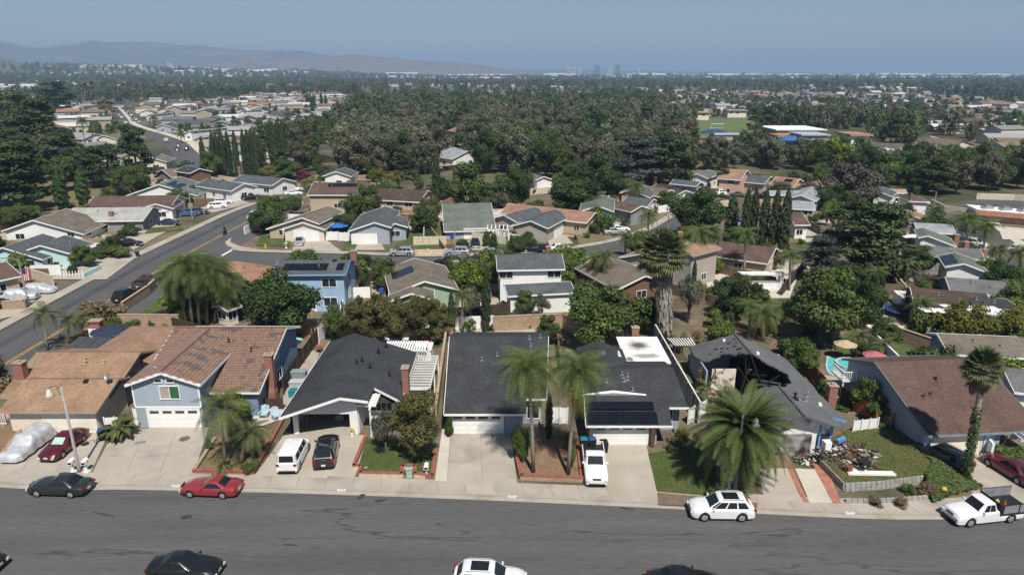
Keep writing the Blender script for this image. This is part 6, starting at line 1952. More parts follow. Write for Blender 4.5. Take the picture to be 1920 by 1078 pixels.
NAMES = {'broadleaf_tree':'tree','dark_broadleaf':'tree','lime_tree':'tree','gold_tree':'tree','olive_tree':'tree','juniper_tree':'juniper','shrub':'shrub','dark_shrub':'shrub','dry_shrub':'shrub',
   'clipped_shrub':'shrub','eucalyptus_tree':'eucalyptus','brown_eucalyptus':'eucalyptus','pine_tree':'pine','deodar_tree':'conifer','cypress_tree':'cypress','cedar_column':'cypress'}
ONAME = {'dark_broadleaf':'broadleaf_tree','lime_tree':'broadleaf_tree','gold_tree':'broadleaf_tree','dark_shrub':'shrub','dry_shrub':'shrub','clipped_shrub':'shrub','brown_eucalyptus':'eucalyptus_tree','cedar_column':'cypress_tree','deodar_tree':'conifer_tree'}
DIM = {}
for k_, vv in KINDS.items():
 for t_, c_ in vv:
  co = np.empty(len(c_.vertices)*3,np.float32); c_.vertices.foreach_get('co',co); co = co.reshape(-1,3)
  DIM.setdefault(k_,[]).append((np.percentile(co[:,2],99.5),2*np.percentile(np.hypot(co[:,0],co[:,1]),97)))
TREES = []
def plant(kind_, xy, Hm, Wm, label, group=None, z=0.05):
 v = R.randrange(len(KINDS[kind_]))
 t, c = KINDS[kind_][v]
 dh, dw = DIM[kind_][v]
 root = empty(ONAME.get(kind_,kind_),(xy[0],xy[1],z),R.uniform(0,6.28),label,NAMES[kind_],group)
 root.scale = (Wm / dw, Wm / dw, Hm / dh)
 link_mesh('trunk', t, root)
 link_mesh('crown', c, root)
 TREES.append((xy[0], xy[1], Wm / 2))
 return root
def T(kind_, base_, top, wpx, label, group=None, z=0.05):
 """base px on the ground, photo row of the top, crown width in px"""
 x, y = G(*base_, z)
 y2 = y
 Hm = zat(top, y) - z
 dist = y * CP + (CAMH - 3) * SP
 return plant(kind_, (x, y), max(.5, Hm), max(.4, wpx * dist / F), label, group, z)
# ---------------- palms
def frond_mesh(name, L, droop, width, col, col2, nl=26, hang=.5, rise=.35, vee=.35, lw=.05):
 """feather leaf along +x: an arched midrib carrying two rows of leaflets"""
 b = MB(); cols = []
 def rib(t):
  x = L * (t - .12 * droop * t * t)
  z = L * (rise * t - (rise + droop * .62) * t ** 2.2)
  return Vector((x, 0, z))
 n = nl
 pr = [rib(i / 8) for i in range(9)]
 for i in range(8):
  w_ = .05 * (1 - i / 8.5)
  b.add([pr[i] +Vector((0,-w_,0)),pr[i] +Vector((0,w_,0)),pr[i +1] +Vector((0,w_ *.9,0)),pr[i +1] +Vector((0,-w_ *.9,0))],[(0,1,2,3)])
  cols.append(col2)
 for i in range(n):
  t = .14 + .86 * (i + .5) / n
  p = rib(t); d = (rib(min(1, t + .02)) - rib(t - .02)).normalized()
  wl = width * math.sin(math.pi * (.12 + .83 * t)) ** .7
  for s in (-1, 1):
   o = Vector((0, s, 0))
   dirn = (o * .9 + d * .55 + Vector((0, 0, vee))).normalized()
   e1 = p + dirn * wl * .55
   e2 = p + dirn * wl * .95 + Vector((0, 0, -hang * wl))
   a = d * lw * 1.2
   b.add([p -a,p +a,e1 +a,e1 -a],[(0,1,2,3)]); b.add([e1 -a,e1 +a,e2 +a *.3,e2 -a *.3],[(0,1,2,3)])
   k = R.uniform(.7, 1.25)
   cols += [[c * k for c in col]] * 2
 me = b.mesh(name, m_leaf)
 at = me.color_attributes.new('tint', 'FLOAT_COLOR', 'CORNER')
 nn = [len(p.vertices) for p in me.polygons]
 c = np.repeat(np.array(cols, np.float32), nn, axis=0)
 at.data.foreach_set('color', np.hstack([c, np.ones((len(c), 1), np.float32)]).ravel())
 return me
def fan_mesh(name, L, Rf, col, dead=False):
 b = MB(); cols = []
 b.add([(0,-.03,0),(0,.03,0),(L,.02,.1),(L,-.02,.1)],[(0,1,2,3)]); cols.append([.12,.10,.05])
 n = 18
 for k in range(n):
  a0, a1 = -1.9 + 3.8 * k / n, -1.9 + 3.8 * (k + 1) / n
  am = (a0 + a1) / 2
  P = lambda a, r, z: (L + r * math.cos(a), r * math.sin(a), .1 + z)
  r1, r2 = Rf * .62, Rf * R.uniform(.92, 1.08)
  dz = -.10 * Rf if not dead else -.3 * Rf
  b.add([(L,0,.1),P(a0,r1,.04*(k %2)),P(am,r2,dz),P(a1,r1,.04*((k +1)%2))],[(0,1,2,3)])
  q = R.uniform(.75, 1.25); cols.append([c * q for c in col])
 me = b.mesh(name, m_leaf)
 at = me.color_attributes.new('tint', 'FLOAT_COLOR', 'CORNER')
 c = np.repeat(np.array(cols, np.float32), 4, axis=0)
 at.data.foreach_set('color', np.hstack([c, np.ones((len(c), 1), np.float32)]).ravel())
 return me
FQ = [frond_mesh('frond',2.9,d,.85,(.10,.135,.038),(.18,.18,.07),hang=.85,rise=.5,nl=44,lw=.015) for d in (.75,1.0,1.25)]
FQY = [frond_mesh('frond',2.8,1.25,.8,(.20,.17,.03),(.2,.17,.05),hang=.85,rise=.4,nl=40,lw=.016)]
FG = [frond_mesh('frond',2.4,d,.6,(.12,.135,.045),(.2,.18,.07),hang=.5,rise=.5,nl=40,lw=.015) for d in (.6,.9,1.1)]
FP = [frond_mesh('frond',3.9,d,.62,(.088,.118,.032),(.24,.2,.09),hang=.12,rise=.35,vee=.5,nl=60,lw=.017) for d in (.25,.45,.7)]
FPD = [frond_mesh('frond',3.4,1.1,.55,(.20,.145,.07),(.22,.15,.07),hang=.3,rise=.1,vee=.2,nl=44,lw=.018)]
FF = [fan_mesh('frond',.9,.85,c) for c in ((.085,.11,.042),(.11,.125,.05),(.15,.145,.07))]
FFD = [fan_mesh('frond',.8,.75,(.25,.19,.12),True),fan_mesh('frond',.8,.75,(.18,.13,.085),True)]
def palm(pxbase,crown,label,ftype,n=20,trunk_r=.16,group=None,fs=1.0,el=(75,-35),lean=0,single=True,dead=0,yellow=0,tr_mat=None,cat='palm',skirt=None,z=.05,seed=0):
 """crown: photo row (and optional px offset) of the crown's heart"""
 x, y = G(*pxbase, z)
 cyr, cxo = crown if isinstance(crown, tuple) else (crown, 0)
 Hm = zat(cyr, y) - z
 dist = y * CP + (CAMH - Hm) * SP
 lx = (pxbase[0] + cxo - CX) / F * dist - x
 root = empty('palm_tree', (x, y, z), 0, label, cat, group)
 rs = random.Random(seed + int(pxbase[0] * 7 + pxbase[1]))
 b = MB()
 b.tube([(0,0,-.2),(lx *.2,0,Hm *.35),(lx *.6,0,Hm *.72),(lx,0,Hm)],[trunk_r *1.35,trunk_r,trunk_r *.92,trunk_r *.8],10)
 b.build('trunk', tr_mat or m_palmt, root, world=False, smooth=True)
 meshes = {'queen': FQ, 'garden': FG, 'phoenix': FP, 'fan': FF}[ftype]
 parts = []
 for k in range(n):
  t = k / max(1, n - 1)
  e = el[0] + (el[1] - el[0]) * t
  az = k * 2.39996 + rs.uniform(-.25, .25)
  me = meshes[min(len(meshes) - 1, int(t * len(meshes) * .999))]
  if yellow and t > 1 - yellow: me = FQY[0]
  s = fs * rs.uniform(.85, 1.1)
  parts.append((me,(lx,0,Hm -.15*t),(0,-rad(e *.8 if ftype !='fan' else e),az),s))
 for k in range(dead):
  az = k * 2.4 + rs.uniform(-.3, .3)
  dm = FFD[k % 2] if ftype == 'fan' else FPD[0]
  parts.append((dm,(lx,0,Hm -.3 -(rs.uniform(0,skirt[0]) if skirt else 0)),(0,rad(rs.uniform(35,80)),az),fs *rs.uniform(.7,1.05)*(skirt[1] if skirt else 1)))
 if single:
  for me, lc, rt, s in parts: link_mesh('frond', me, root, lc, rt, (s, s, s))
 else:
  jb, cc = MB(), []
  for me, lc, rt, s in parts:
   mx = Matrix.Translation(lc) @ Matrix.Rotation(rt[2],4,'Z') @ Matrix.Rotation(rt[1],4,'Y') @ Matrix.Scale(s,4)
   jb.add([mx @ v.co for v in me.vertices], [tuple(p.vertices) for p in me.polygons])
   a = np.empty(len(me.loops)*4,np.float32); me.color_attributes['tint'].data.foreach_get('color',a); cc.append(a)
  o = jb.build('fronds', m_leaf, root, world=False)
  at = o.data.color_attributes.new('tint','FLOAT_COLOR','CORNER'); at.data.foreach_set('color',np.concatenate(cc))
 return root, Hm, lx
def fruit(root, lx, Hm, n, col, L=1.2):
 b = MB()
 for k in range(n):
  a = k * 2.4; r = R.uniform(.3, .9)
  p0 = Vector((lx +.2*math.cos(a),.2*math.sin(a),Hm)); p1 = p0 + Vector((r *math.cos(a),r *math.sin(a),R.uniform(.0,.6)))
  for j in range(10):
   e = p1 + Vector((R.uniform(-.3, .3), R.uniform(-.3, .3), R.uniform(-.75, -.1)))
   b.bar(p1, e, .035, .035)
  b.bar(p0, p1, .05, .05)
 b.build('fruit_stalks', M('orange_stalk', col, var=.3), root, world=False, kind='stuff')
# ---- big palms of the front row
r_, H_, l_ = palm((1390,912),(812,4),'huge date palm with orange fruit stalks in front of the burnt house','phoenix',n=120,trunk_r=.42,fs=1.12,el=(78,-46),dead=20,tr_mat=m_wtrunk)
fruit(r_, l_, H_ + .3, 22, (.42, .15, .02))
palm((1000,886),(696,-10),'left one of the two tall feathery palms before the wide plain roof','queen',n=34,trunk_r=.15,fs=.95,yellow=.12,el=(80,-38))
palm((1065,890),(700,20),'right one of the two tall feathery palms, yellow frond hanging','queen',n=34,trunk_r=.15,fs=.97,yellow=.2,el=(80,-40))
r_, H_, l_ = palm((1810,902),(688,33),'tall fan palm with ivy climbing its lower trunk at the brown roof house','fan',n=54,trunk_r=.24,fs=1.02,el=(85,-45),dead=22,tr_mat=m_palmt,skirt=(.8,1))
C, N_, S_, Tn = crown_pts([((l_ *t *.55,0,H_ *t *.62 +.1),.42 -.1*t) for t in np.linspace(0,1,12)],700,.17,(.05,.085,.02),.15,1.2,.3)
link_mesh('ivy', quads('ivy', C, N_, S_, Tn, m_leaf), r_)['kind'] = 'stuff'
palm((424,882),(768,-8),'slim arching garden palm in front of the blue grey house','garden',n=20,trunk_r=.11,fs=1.1,el=(80,-35),tr_mat=m_wtrunk)
palm((452,868),(812,20),'short thick garden palm with leaning trunk on the brick-edged garden','garden',n=26,trunk_r=.2,fs=.72,el=(70,-35),tr_mat=m_wtrunk)
palm((428,886),(872,-10),'small young palm at the foot of the slim garden palm','garden',n=12,trunk_r=.08,fs=.45)
for i, (bx_,by_,cy_,fs_) in enumerate(((350,612,522,1.2),(362,616,500,1.3),(374,614,505,1.35),(388,611,512,1.25),(402,607,535,1.15))):
 palm((bx_,by_),(cy_,(i -2)*9),'weeping feather palm, number of the thick cluster behind the tan house' if False else 'weeping feather palm in the dense cluster by the wide street, %s trunk of five'%('leftmost','second','middle','fourth','rightmost')[i],'queen',n=44,trunk_r=.2,fs=fs_ *.9,el=(75,-55),dead=3,tr_mat=m_wtrunk,single=False)
r_, H_, l_ = palm((1250,642),(478,-8),'very tall fan palm with a long grey skirt of dead fronds','fan',n=64,trunk_r=.55,fs=2.0,el=(85,-40),dead=50,tr_mat=M('thatch',(.27,.22,.17),var=.35,scale=3,fine=.4,fscale=14,stretch=(1,1,.15)),skirt=(2.5,.8),single=False)
b, cc = MB(), []
for k in range(900):
 a, z_ = R.uniform(0, 6.28), R.uniform(H_ * .22, H_ * .93)
 q = .62 + .35 * (z_ / H_) + R.uniform(-.1, .25); L_ = R.uniform(.7, 1.5)
 p = Vector((l_ *z_ /H_ +q *math.cos(a),q *math.sin(a),z_)); e = p + Vector((.12*math.cos(a),.12*math.sin(a),-L_)); w_ = Vector((-math.sin(a),math.cos(a),0)) * R.uniform(.05,.14)
 b.add([p -w_,p +w_,e +w_ *.6,e -w_ *.6],[(0,1,2,3)]); k_ = R.uniform(.6,1.3); cc.append([c *k_ for c in (.37,.33,.28)])
o = b.build('dead_skirt', m_leaf, r_, world=False, kind='stuff'); tint_mesh(o, cc)
# ---- smaller palms
for (bp, cr, lab, ft, n_, tr_, fs_, kw) in (
 ((90,655),(590,-8),'slim arching palm on the wide street verge, left of two','garden',13,.12,1.0,{}),
 ((128,645),(602,2),'short palm right of the slim one on the wide street verge','garden',16,.14,.8,{}),
 ((155,630),(598,0),'broad-leaved palm behind the black patio roof','garden',14,.12,.8,{}),
 ((868,628),(556,-2),'thin grey green palm by the tan block wall','queen',14,.14,.6,{}),
 ((1133,548),(484,0),'yellowing palm nearer of two over the low brown roof','queen',18,.17,.82,dict(yellow=.4)),
 ((1122,540),(486,-6),'yellowing palm farther of two over the low brown roof','queen',16,.17,.75,dict(yellow=.3)),
 ((1064,520),(474,0),'palm at the right end of the white two storey house','queen',18,.17,.62,{}),
 ((1215,465),(405,0),'tall palm standing before the side street','queen',20,.17,.8,{}),
 ((1314,524),(440,-3),'tall palm left of a pair by the beige two storey house','queen',20,.2,.9,{}),
 ((1326,520),(438,6),'tall palm right of a pair by the beige two storey house','queen',20,.2,.95,{}),
 ((1394,522),(442,4),'tall palm in the paved patio with grey trunk','queen',18,.2,.8,{}),
 ((1479, 545), (482, 2), 'palm beside the green pool', 'queen', 18, .17, .72, {}),
 ((1646,545),(512,0),'small palm on the dry bank right of the dark pine','queen',16,.15,.62,{}),
 ((1697,460),(400,0),'fan palm with orange brown crown among the right hand roofs','fan',26,.4,1.35,dict(dead=20,skirt=(3,1.2))),
 ((1812,462),(415,0),'tall palm left of the pair on the right hand street','queen',22,.2,1.05,{}),
 ((1842,478),(430,6),'tall palm right of the pair on the right hand street','queen',22,.2,1.0,{}),
 ((1757,458),(434,0),'small palm in front of the white gable on the right','queen',16,.14,.7,{}),
 ((1872,500),(472,0),'bushy yellow green palm at the right hand street','garden',26,.3,1.1,{}),
 ((1912, 505), (478, 0), 'bushy palm at the right edge', 'garden', 24, .25, 1.1, {}),
 ((1755,412),(398,0),'low bushy palm in front of the terracotta roof','garden',24,.3,1.2,{}),
 ((1355,362),(316,0),'short fan palm in front of the tan two storey house','fan',24,.4,1.5,dict(dead=16,skirt=(1,1))),
 ((572,372),(345,0),'palm in front of the house at the bend','queen',16,.16,.75,{}),
 ((1430,640),(592,0),'drooping palm in the tropical garden','queen',18,.2,.9,dict(yellow=.2)),
 ((1462,628),(582,8),'second drooping palm in the tropical garden','queen',18,.2,.85,dict(yellow=.2)),
 ((1405,620),(575,0),'young palm left of the tropical garden','queen',16,.16,.6,{}),
 ((1612,652),(632,0),'small spiky palm on the lawn strip behind the pool','garden',16,.1,.7,{}),
 ((1655, 668), (650, 0), 'spiky low palm beside the brown roof', 'garden', 16, .1, .7, {}),
 ((1728, 615), (572, 0), 'palm left of the yellow green trees', 'queen', 18, .2, .75, {}),
 ((1708, 590), (565, 0), 'palm by the round trampoline', 'queen', 16, .16, .6, {}),
 ((1325,770),(728,0),'scorched small palm beside the burnt courtyard','garden',10,.12,.55,dict(dead=6)),
 ((1232,552),(500,0),'small yellow palm beside the skirted palm','queen',12,.12,.5,dict(yellow=.8)),
 ((1172,480),(445,0),'small palm on the corner of the cross street','queen',16,.16,.6,{}),
 ((878,520),(492,0),'small yellow green palm behind the sage green house','queen',14,.12,.55,dict(yellow=.5)),
 ((711,520),(505,0),'very small palm behind the tall brick chimney','garden',10,.08,.45,{}),
 ((1192, 395), (352, 0), 'feathery palm in the wood edge', 'queen', 18, .2, 1.0, {}),
 ((812,355),(288,0),'tall thin palm rising before the light grey roofed house','fan',20,.2,1.1,{}),
 ((160,275),(228,-6),'tall palm left of two up the far left street','queen',16,.25,1.3,{}),
 ((172,278),(234,4),'tall palm right of two up the far left street','queen',16,.25,1.3,{}),
 ((340,268),(252,0),'small palm on the far left street verge','garden',14,.2,1.3,{}),
 ((288,240),(224,0),'yellowish broad palm on the far left street verge','garden',20,.3,2.0,{})):
 palm(bp, cr, lab, ft, n=n_, trunk_r=tr_, fs=fs_, single=(bp[1] > 600 and n_ < 17), **kw)
for i, (x,y,c) in enumerate(((196,222,195),(203,224,197),(188,222,198),(210,224,198),(155,205,165),(160,206,162),(172,205,160),(268,192,163),(288,194,170),(300,192,168),(308,190,166),(250,198,175))):
 palm((x,y),c,'fan palm in the tall group at the top of the far left street','fan',n=18,trunk_r=.35,fs=2.0,group='palms at the top of the far left street',single=False,dead=6,skirt=(1,1))
# banana plant with broad leaves by the white lattice fence
def broad_leaf_plant(pxy, label, n, L, col):
 x, y = G(*pxy)
 t = empty('banana_plant', (x, y, .1), 0, label, 'plant')
 b, cols = MB(), []
 for k in range(8):
  a = k * .79; w_ = .11
  bb = Vector((.35 * math.cos(a), .35 * math.sin(a), 0))
 bb_ = MB()
 for k in range(5):
  a = k * 1.26; bb_.tube([(.45*math.cos(a),.45*math.sin(a),0),(.5*math.cos(a),.5*math.sin(a),L *.6)],[.13,.08],6)
 bb_.build('stem', M('dry_stem', (.22, .16, .09), var=.3, fine=.4), t, world=False)
 lb = MB()
 lb_c = []
 for i in range(7):
  s0, s1 = i / 7, (i + 1) / 7
  f = lambda s: (s *1.0,.22*math.sin(math.pi *min(1,s *1.05 +.04))**.6,.75*s -.95*s *s *s)
  p0, p1 = f(s0), f(s1)
  for sg in (-1, 1):
   q = [(p0[0],0,p0[2]),(p1[0],0,p1[2]),(p1[0],sg *p1[1],p1[2] -.04 -.1*p1[1]),(p0[0],sg *p0[1],p0[2] -.04 -.1*p0[1])]
   lb.add(q, [(0, 1, 2, 3)])
   kk = R.uniform(.8, 1.2); lb_c.append([c * kk for c in col])
 me = lb.mesh('leaf', m_leaf)
 at = me.color_attributes.new('tint','FLOAT_COLOR','CORNER'); c = np.repeat(np.array(lb_c,np.float32),4,axis=0)
 at.data.foreach_set('color', np.hstack([c, np.ones((len(c), 1), np.float32)]).ravel())
 for k in range(n):
  a = k * 2.4; s = L * R.uniform(.7, 1.15); r = R.uniform(.1, .5)
  link_mesh('leaf',me,t,(r *math.cos(a),r *math.sin(a),L *R.uniform(.25,.65)),(0,-rad(R.uniform(-25,55)),a),(s,s,s))
 return t
broad_leaf_plant((226,822),'clump of banana plants between the black bins and the white garage door',34,1.5,(.085,.10,.03))
broad_leaf_plant((1493,590),'broad-leaved clump in the tropical garden',26,2.0,(.07,.09,.03))
broad_leaf_plant((1520,640),'broad-leaved clump left of the round pool',26,1.8,(.07,.10,.035))
broad_leaf_plant((1726,482),'banana clump in front of the long grey roof',22,1.8,(.05,.07,.025))
# ---- named trees and shrubs
for a in (
 ('juniper_tree',(785,868),738,84,'big dark olive juniper at the right of the green front lawn'),
 ('olive_tree',(724,850),766,62,'round grey green tree with leaning trunk left of the big juniper'),
 ('clipped_shrub',(842,818),782,17,'clipped column bush at the left of the plain roof garage'),
 ('lime_tree',(456,800),736,52,'bright lime green round tree beside the tile-roofed porch'),
 ('shrub', (978, 868), 794, 36, 'tall bush left of the two tall palms'),
 ('shrub', (1068, 848), 812, 20, 'small bush behind the two tall palms'),
 ('shrub', (1073, 878), 830, 14, 'narrow hedge bush beside the white pickup'),
 ('cypress_tree',(1029,824),736,15,'thin dark cypress against the wall between the two charcoal roofs'),
 ('dry_shrub', (3, 742), 658, 60, 'brownish bush at the left edge beside the red chimney'),
 ('shrub', (315, 650), 612, 36, 'leafy vine tree on the corner of the tile roof'),
 ('dark_broadleaf',(525,634),514,158,'large dark broadleaf tree in front of the sky blue house'),
 ('juniper_tree',(672,645),560,58,'juniper leftmost of the row above the tan block wall'),
 ('juniper_tree',(715,646),553,62,'juniper second from the left above the tan block wall'),
 ('juniper_tree',(752,646),562,58,'juniper in the middle of the row above the tan block wall'),
 ('juniper_tree',(790,646),557,60,'juniper fourth from the left above the tan block wall'),
 ('juniper_tree',(824,645),566,52,'juniper rightmost of the row above the tan block wall'),
 ('broadleaf_tree',(626,640),572,40,'small broadleaf tree between the big dark tree and the junipers'),
 ('cypress_tree', (848, 632), 546, 15, 'thin cypress left of the grey green palm'),
 ('cypress_tree',(913,622),498,17,'tall dark cypress at the corner of the white two storey house'),
 ('olive_tree', (886, 606), 540, 58, 'grey olive tree behind the grey green palm'),
 ('lime_tree', (880, 628), 596, 26, 'bright green bush at the tan block wall'),
 ('broadleaf_tree', (985, 594), 546, 38, 'small tree left in front of the covered patio'),
 ('olive_tree',(1016,600),552,36,'blue green small tree in front of the covered patio'),
 ('clipped_shrub', (992, 616), 598, 15, 'small clipped ball on the gravel bed'),
 ('broadleaf_tree', (1027, 645), 592, 42, 'round tree standing behind the wide plain roof'),
 ('broadleaf_tree',(1130,655),541,150,'wide spreading green tree behind the flat white roof'),
 ('dark_broadleaf', (1210, 625), 560, 60, 'dark tree in the shade beside the skirted palm'),
 ('olive_tree', (1290, 606), 518, 56, 'brownish weeping tree right of the skirted palm'),
 ('cypress_tree',(1289,524),468,10,'thin cypress left of two by the beige two storey house'),
 ('cypress_tree',(1299,548),488,10,'thin cypress right of two by the beige two storey house'),
 ('gold_tree', (1309, 566), 525, 20, 'golden bush beside the dark hedge'),
 ('dark_shrub', (1336, 568), 534, 44, 'dark hedge bush in front of the paved patio'),
 ('dark_broadleaf', (1372, 600), 518, 68, 'round dark tree below the paved patio'),
 ('broadleaf_tree', (1535, 648), 506, 130, 'large round green tree behind the burnt house'),
 ('dark_broadleaf', (1580, 560), 494, 62, 'dark tree right of the blue green conifer'),
 ('dark_broadleaf', (1622, 616), 528, 56, 'dark upright tree right of the large round one'),
 ('broadleaf_tree', (1652, 648), 596, 52, 'bright rounded tree on the tan retaining wall'),
 ('pine_tree',(1632,525),382,150,'big black green pine in the middle of the right side'),
 ('pine_tree', (1592, 470), 370, 96, 'lighter green pine behind the big black green one'),
 ('deodar_tree',(1533,528),444,74,'blue green conifer with bare trunk beside the pool'),
 ('gold_tree',(1795,650),570,112,'yellow green tree left of two behind the skylight roof'),
 ('gold_tree',(1892,652),576,116,'yellow green tree right of two behind the skylight roof'),
 ('dark_shrub',(1742,632),592,50,'dark bush under the palm left of the yellow green trees'),
 ('broadleaf_tree',(1502,708),640,64,'dense tree between the burnt roof and the round pool'),
 ('dark_shrub', (1478, 668), 632, 44, 'dark bush behind the burnt roof'),
 ('shrub', (1545, 745), 712, 36, 'bush at the rear of the leaning brick chimney'),
 ('broadleaf_tree',(1628,782),712,62,'leafy tree left before the blue grey gable wall'),
 ('broadleaf_tree',(1652,792),740,54,'leafy tree right before the blue grey gable wall'),
 ('shrub', (1580, 770), 762, 30, 'low weeds behind the white fence panel'),
 ('dark_shrub', (1620, 672), 642, 44, 'dark bush beside the tan parasol'),
 ('cypress_tree',(1368,455),366,26,'tall cypress leftmost of the row of six on the right'),
 ('cypress_tree',(1393,466),351,18,'tall cypress second of the row of six on the right'),
 ('cypress_tree',(1408,464),352,18,'tall cypress third of the row of six on the right'),
 ('cypress_tree',(1427,468),354,20,'tall cypress fourth of the row of six on the right'),
 ('cypress_tree',(1446,472),354,20,'tall cypress fifth of the row of six on the right'),
 ('cypress_tree',(1465,476),354,22,'tall cypress rightmost of the row of six on the right'),
 ('dark_broadleaf',(1308,446),354,112,'broad dark oak left of the row of six cypresses'),
 ('gold_tree', (1290, 455), 424, 50, 'yellow green bush under the broad dark oak'),
 ('clipped_shrub',(968,474),444,34,'clipped round shrub lowest of the group by the black pickup'),
 ('clipped_shrub',(988,464),436,30,'clipped round shrub upper right of the group by the black pickup'),
 ('gold_tree', (966, 448), 430, 22, 'golden clipped shrub left of the round green ones'),
 ('gold_tree', (983, 440), 426, 22, 'golden clipped shrub right of the round green ones'),
 ('clipped_shrub', (866, 470), 449, 30, 'clipped round hedge beside the silver off-roader'),
 ('clipped_shrub', (912, 462), 434, 16, 'clipped dark hedge left of the white trellis'),
 ('clipped_shrub', (925, 466), 438, 16, 'clipped dark hedge right by the white trellis'),
 ('cypress_tree',(820,390),284,17,'tall thin cypress in the middle behind the lawn house'),
 ('broadleaf_tree', (880, 400), 306, 80, 'large green tree behind the grey green roof'),
 ('dark_broadleaf',(968,398),310,66,'large dark tree right behind the grey green roof'),
 ('broadleaf_tree',(922,398),345,48,'bright green smaller tree between the two large ones'),
 ('dark_broadleaf',(1084,402),336,104,'broad round dark tree behind the terracotta roof'),
 ('dark_broadleaf',(1113,378),288,84,'tall dark green tree left of the blue grey conifer'),
 ('dark_broadleaf', (1150, 376), 324, 52, 'dark tree in front of the blue grey conifer'),
 ('deodar_tree', (1196, 350), 258, 110, 'big blue grey conifer at the edge of the wood'),
 ('pine_tree', (1258, 352), 255, 90, 'dark conifer right of the big blue grey one'),
 ('broadleaf_tree',(692,414),348,54,'round green tree right beside the slate roof with square lawn'),
 ('broadleaf_tree',(664,420),364,42,'round green tree left beside the slate roof with square lawn'),
 ('gold_tree',(714,352),316,42,'yellow green tree left of two below the grey eucalyptus wood'),
 ('gold_tree',(748,354),320,34,'yellow green tree right of two below the grey eucalyptus wood'),
 ('dark_shrub', (728, 376), 346, 40, 'green bush on the brown roof wing'),
 ('dry_shrub', (793, 378), 354, 28, 'brown bush left of the tall thin cypress'),
 ('broadleaf_tree', (515, 418), 368, 62, 'dense tree on the street corner, left'),
 ('broadleaf_tree', (548, 406), 370, 46, 'dense tree on the street corner, right'),
 ('dry_shrub', (800, 428), 384, 26, 'dry bush on the bare bank beside the lawn'),
 ('pine_tree', (262, 350), 236, 62, 'tall dark pine standing alone behind the solar gable'),
 ('broadleaf_tree',(250,368),314,66,'round green tree at the foot of the tall dark pine'),
 ('pine_tree',(42,398),262,120,'big pine with forked trunk on the dry bank at the left'),
 ('pine_tree', (-5, 400), 285, 90, 'pine cut by the left edge on the dry bank'),
 ('cedar_column', (119, 393), 322, 27, 'thick dark cypress left of two on the dry bank'),
 ('cedar_column', (159, 385), 316, 26, 'thick dark cypress right of two on the dry bank'),
 ('pine_tree', (185, 352), 275, 66, 'pine right behind the two thick cypresses'),
 ('pine_tree', (118, 335), 250, 80, 'pine behind the two thick cypresses'),
 ('pine_tree', (88, 300), 186, 90, 'tall pine on the left hill'),
 ('broadleaf_tree', (22, 252), 172, 100, 'rounded tree mass highest on the left hill'),
 ('pine_tree', (20, 300), 225, 110, 'dark pine in the left tree belt'),
 ('pine_tree', (106, 210), 154, 70, 'broad flat-topped pine on the skyline at the left'),
 ('broadleaf_tree', (20, 435), 390, 50, 'bushy tree left of the white gable'),
 ('broadleaf_tree', (162, 500), 460, 44, 'street tree beside the aqua house'),
 ('dark_shrub', (190, 480), 458, 50, 'dark hedge bushes left of the black saloon'),
 ('shrub', (225, 482), 462, 44, 'green bushes on the corner bed by the wide street'),
 ('dark_shrub', (245, 442), 420, 36, 'clipped dark bush in front of the white gable'),
 ('dry_shrub', (190, 600), 560, 84, 'twiggy bare round bush by the wide street'),
 ('shrub', (212, 622), 596, 40, 'green bush left of the broad tan wall'),
 ('shrub', (248, 618), 598, 34, 'dark leafy bush in front of the broad tan wall'),
 ('broadleaf_tree',(401,338),284,42,'dense round tree at the left end of the cypress row'),
 ('broadleaf_tree', (540, 336), 300, 60, 'green tree right of the cypress rows'),
 ('gold_tree', (505, 338), 312, 40, 'yellow green tree under the short cypress row'),
 ('dry_shrub', (1452, 505), 470, 30, 'dry bush on the patio behind the white barbecue'),
 ('broadleaf_tree', (1595, 390), 308, 100, 'brown grey tree in the right middle distance'),
 ('broadleaf_tree',(1660,352),286,52,'single bright green tree at the edge of the right wood'),
 ('dark_broadleaf', (1560, 396), 345, 60, 'dark tree left of the brown grey one'),
 ('shrub', (1895, 870), 840, 60, 'bushy planting beside the right hand trellis'),
 ('shrub',(1915,872),850,40,'ground bushes at the right edge beside the maroon saloon'),
 ('dry_shrub', (1740, 928), 905, 34, 'dead brown bush at the foot of the ivy bank'),
 ('dry_shrub',(1690,948),934,30,'dry weeds on the low block tier, left',),('dry_shrub',(1640,946),930,30,'dry weeds on the low block tier, right'),
 ('shrub', (1700, 925), 908, 30, 'green weeds between the two block tiers'),
 ('dry_shrub',(1312,655),620,34,'dry scorched bush highest along the grey vinyl fence'),
 ('dry_shrub', (1300, 690), 660, 26, 'dry scorched bush second along the grey vinyl fence'),
 ('dry_shrub', (1314, 730), 690, 24, 'dry scorched bush third along the grey vinyl fence'),
 ('shrub', (1272, 660), 625, 30, 'flowering bush at the top of the grey vinyl fence'),
 ('shrub', (1350, 640), 600, 50, 'green bush behind the slatted awning'),
 ('gold_tree', (1275, 840), 806, 36, 'orange green bush left of the huge date palm'),
 ('shrub', (1256, 848), 832, 16, 'small white flowering bush beside the solar house'),
 ('shrub', (392, 845), 822, 16, 'dark small bush at the corner of the brick-edged garden'),
 ('shrub', (472, 884), 866, 40, 'low green plants in the brick-edged front garden'),
 ('dark_shrub', (440, 815), 785, 34, 'dark bush under the slim garden palm'),
 ('dark_shrub', (1345, 945), 915, 44, 'dark low plants under the huge date palm')):
 T(*a)
bou = T('shrub', (570, 338), 320, 40, 'magenta bougainvillea right of the cypress rows')
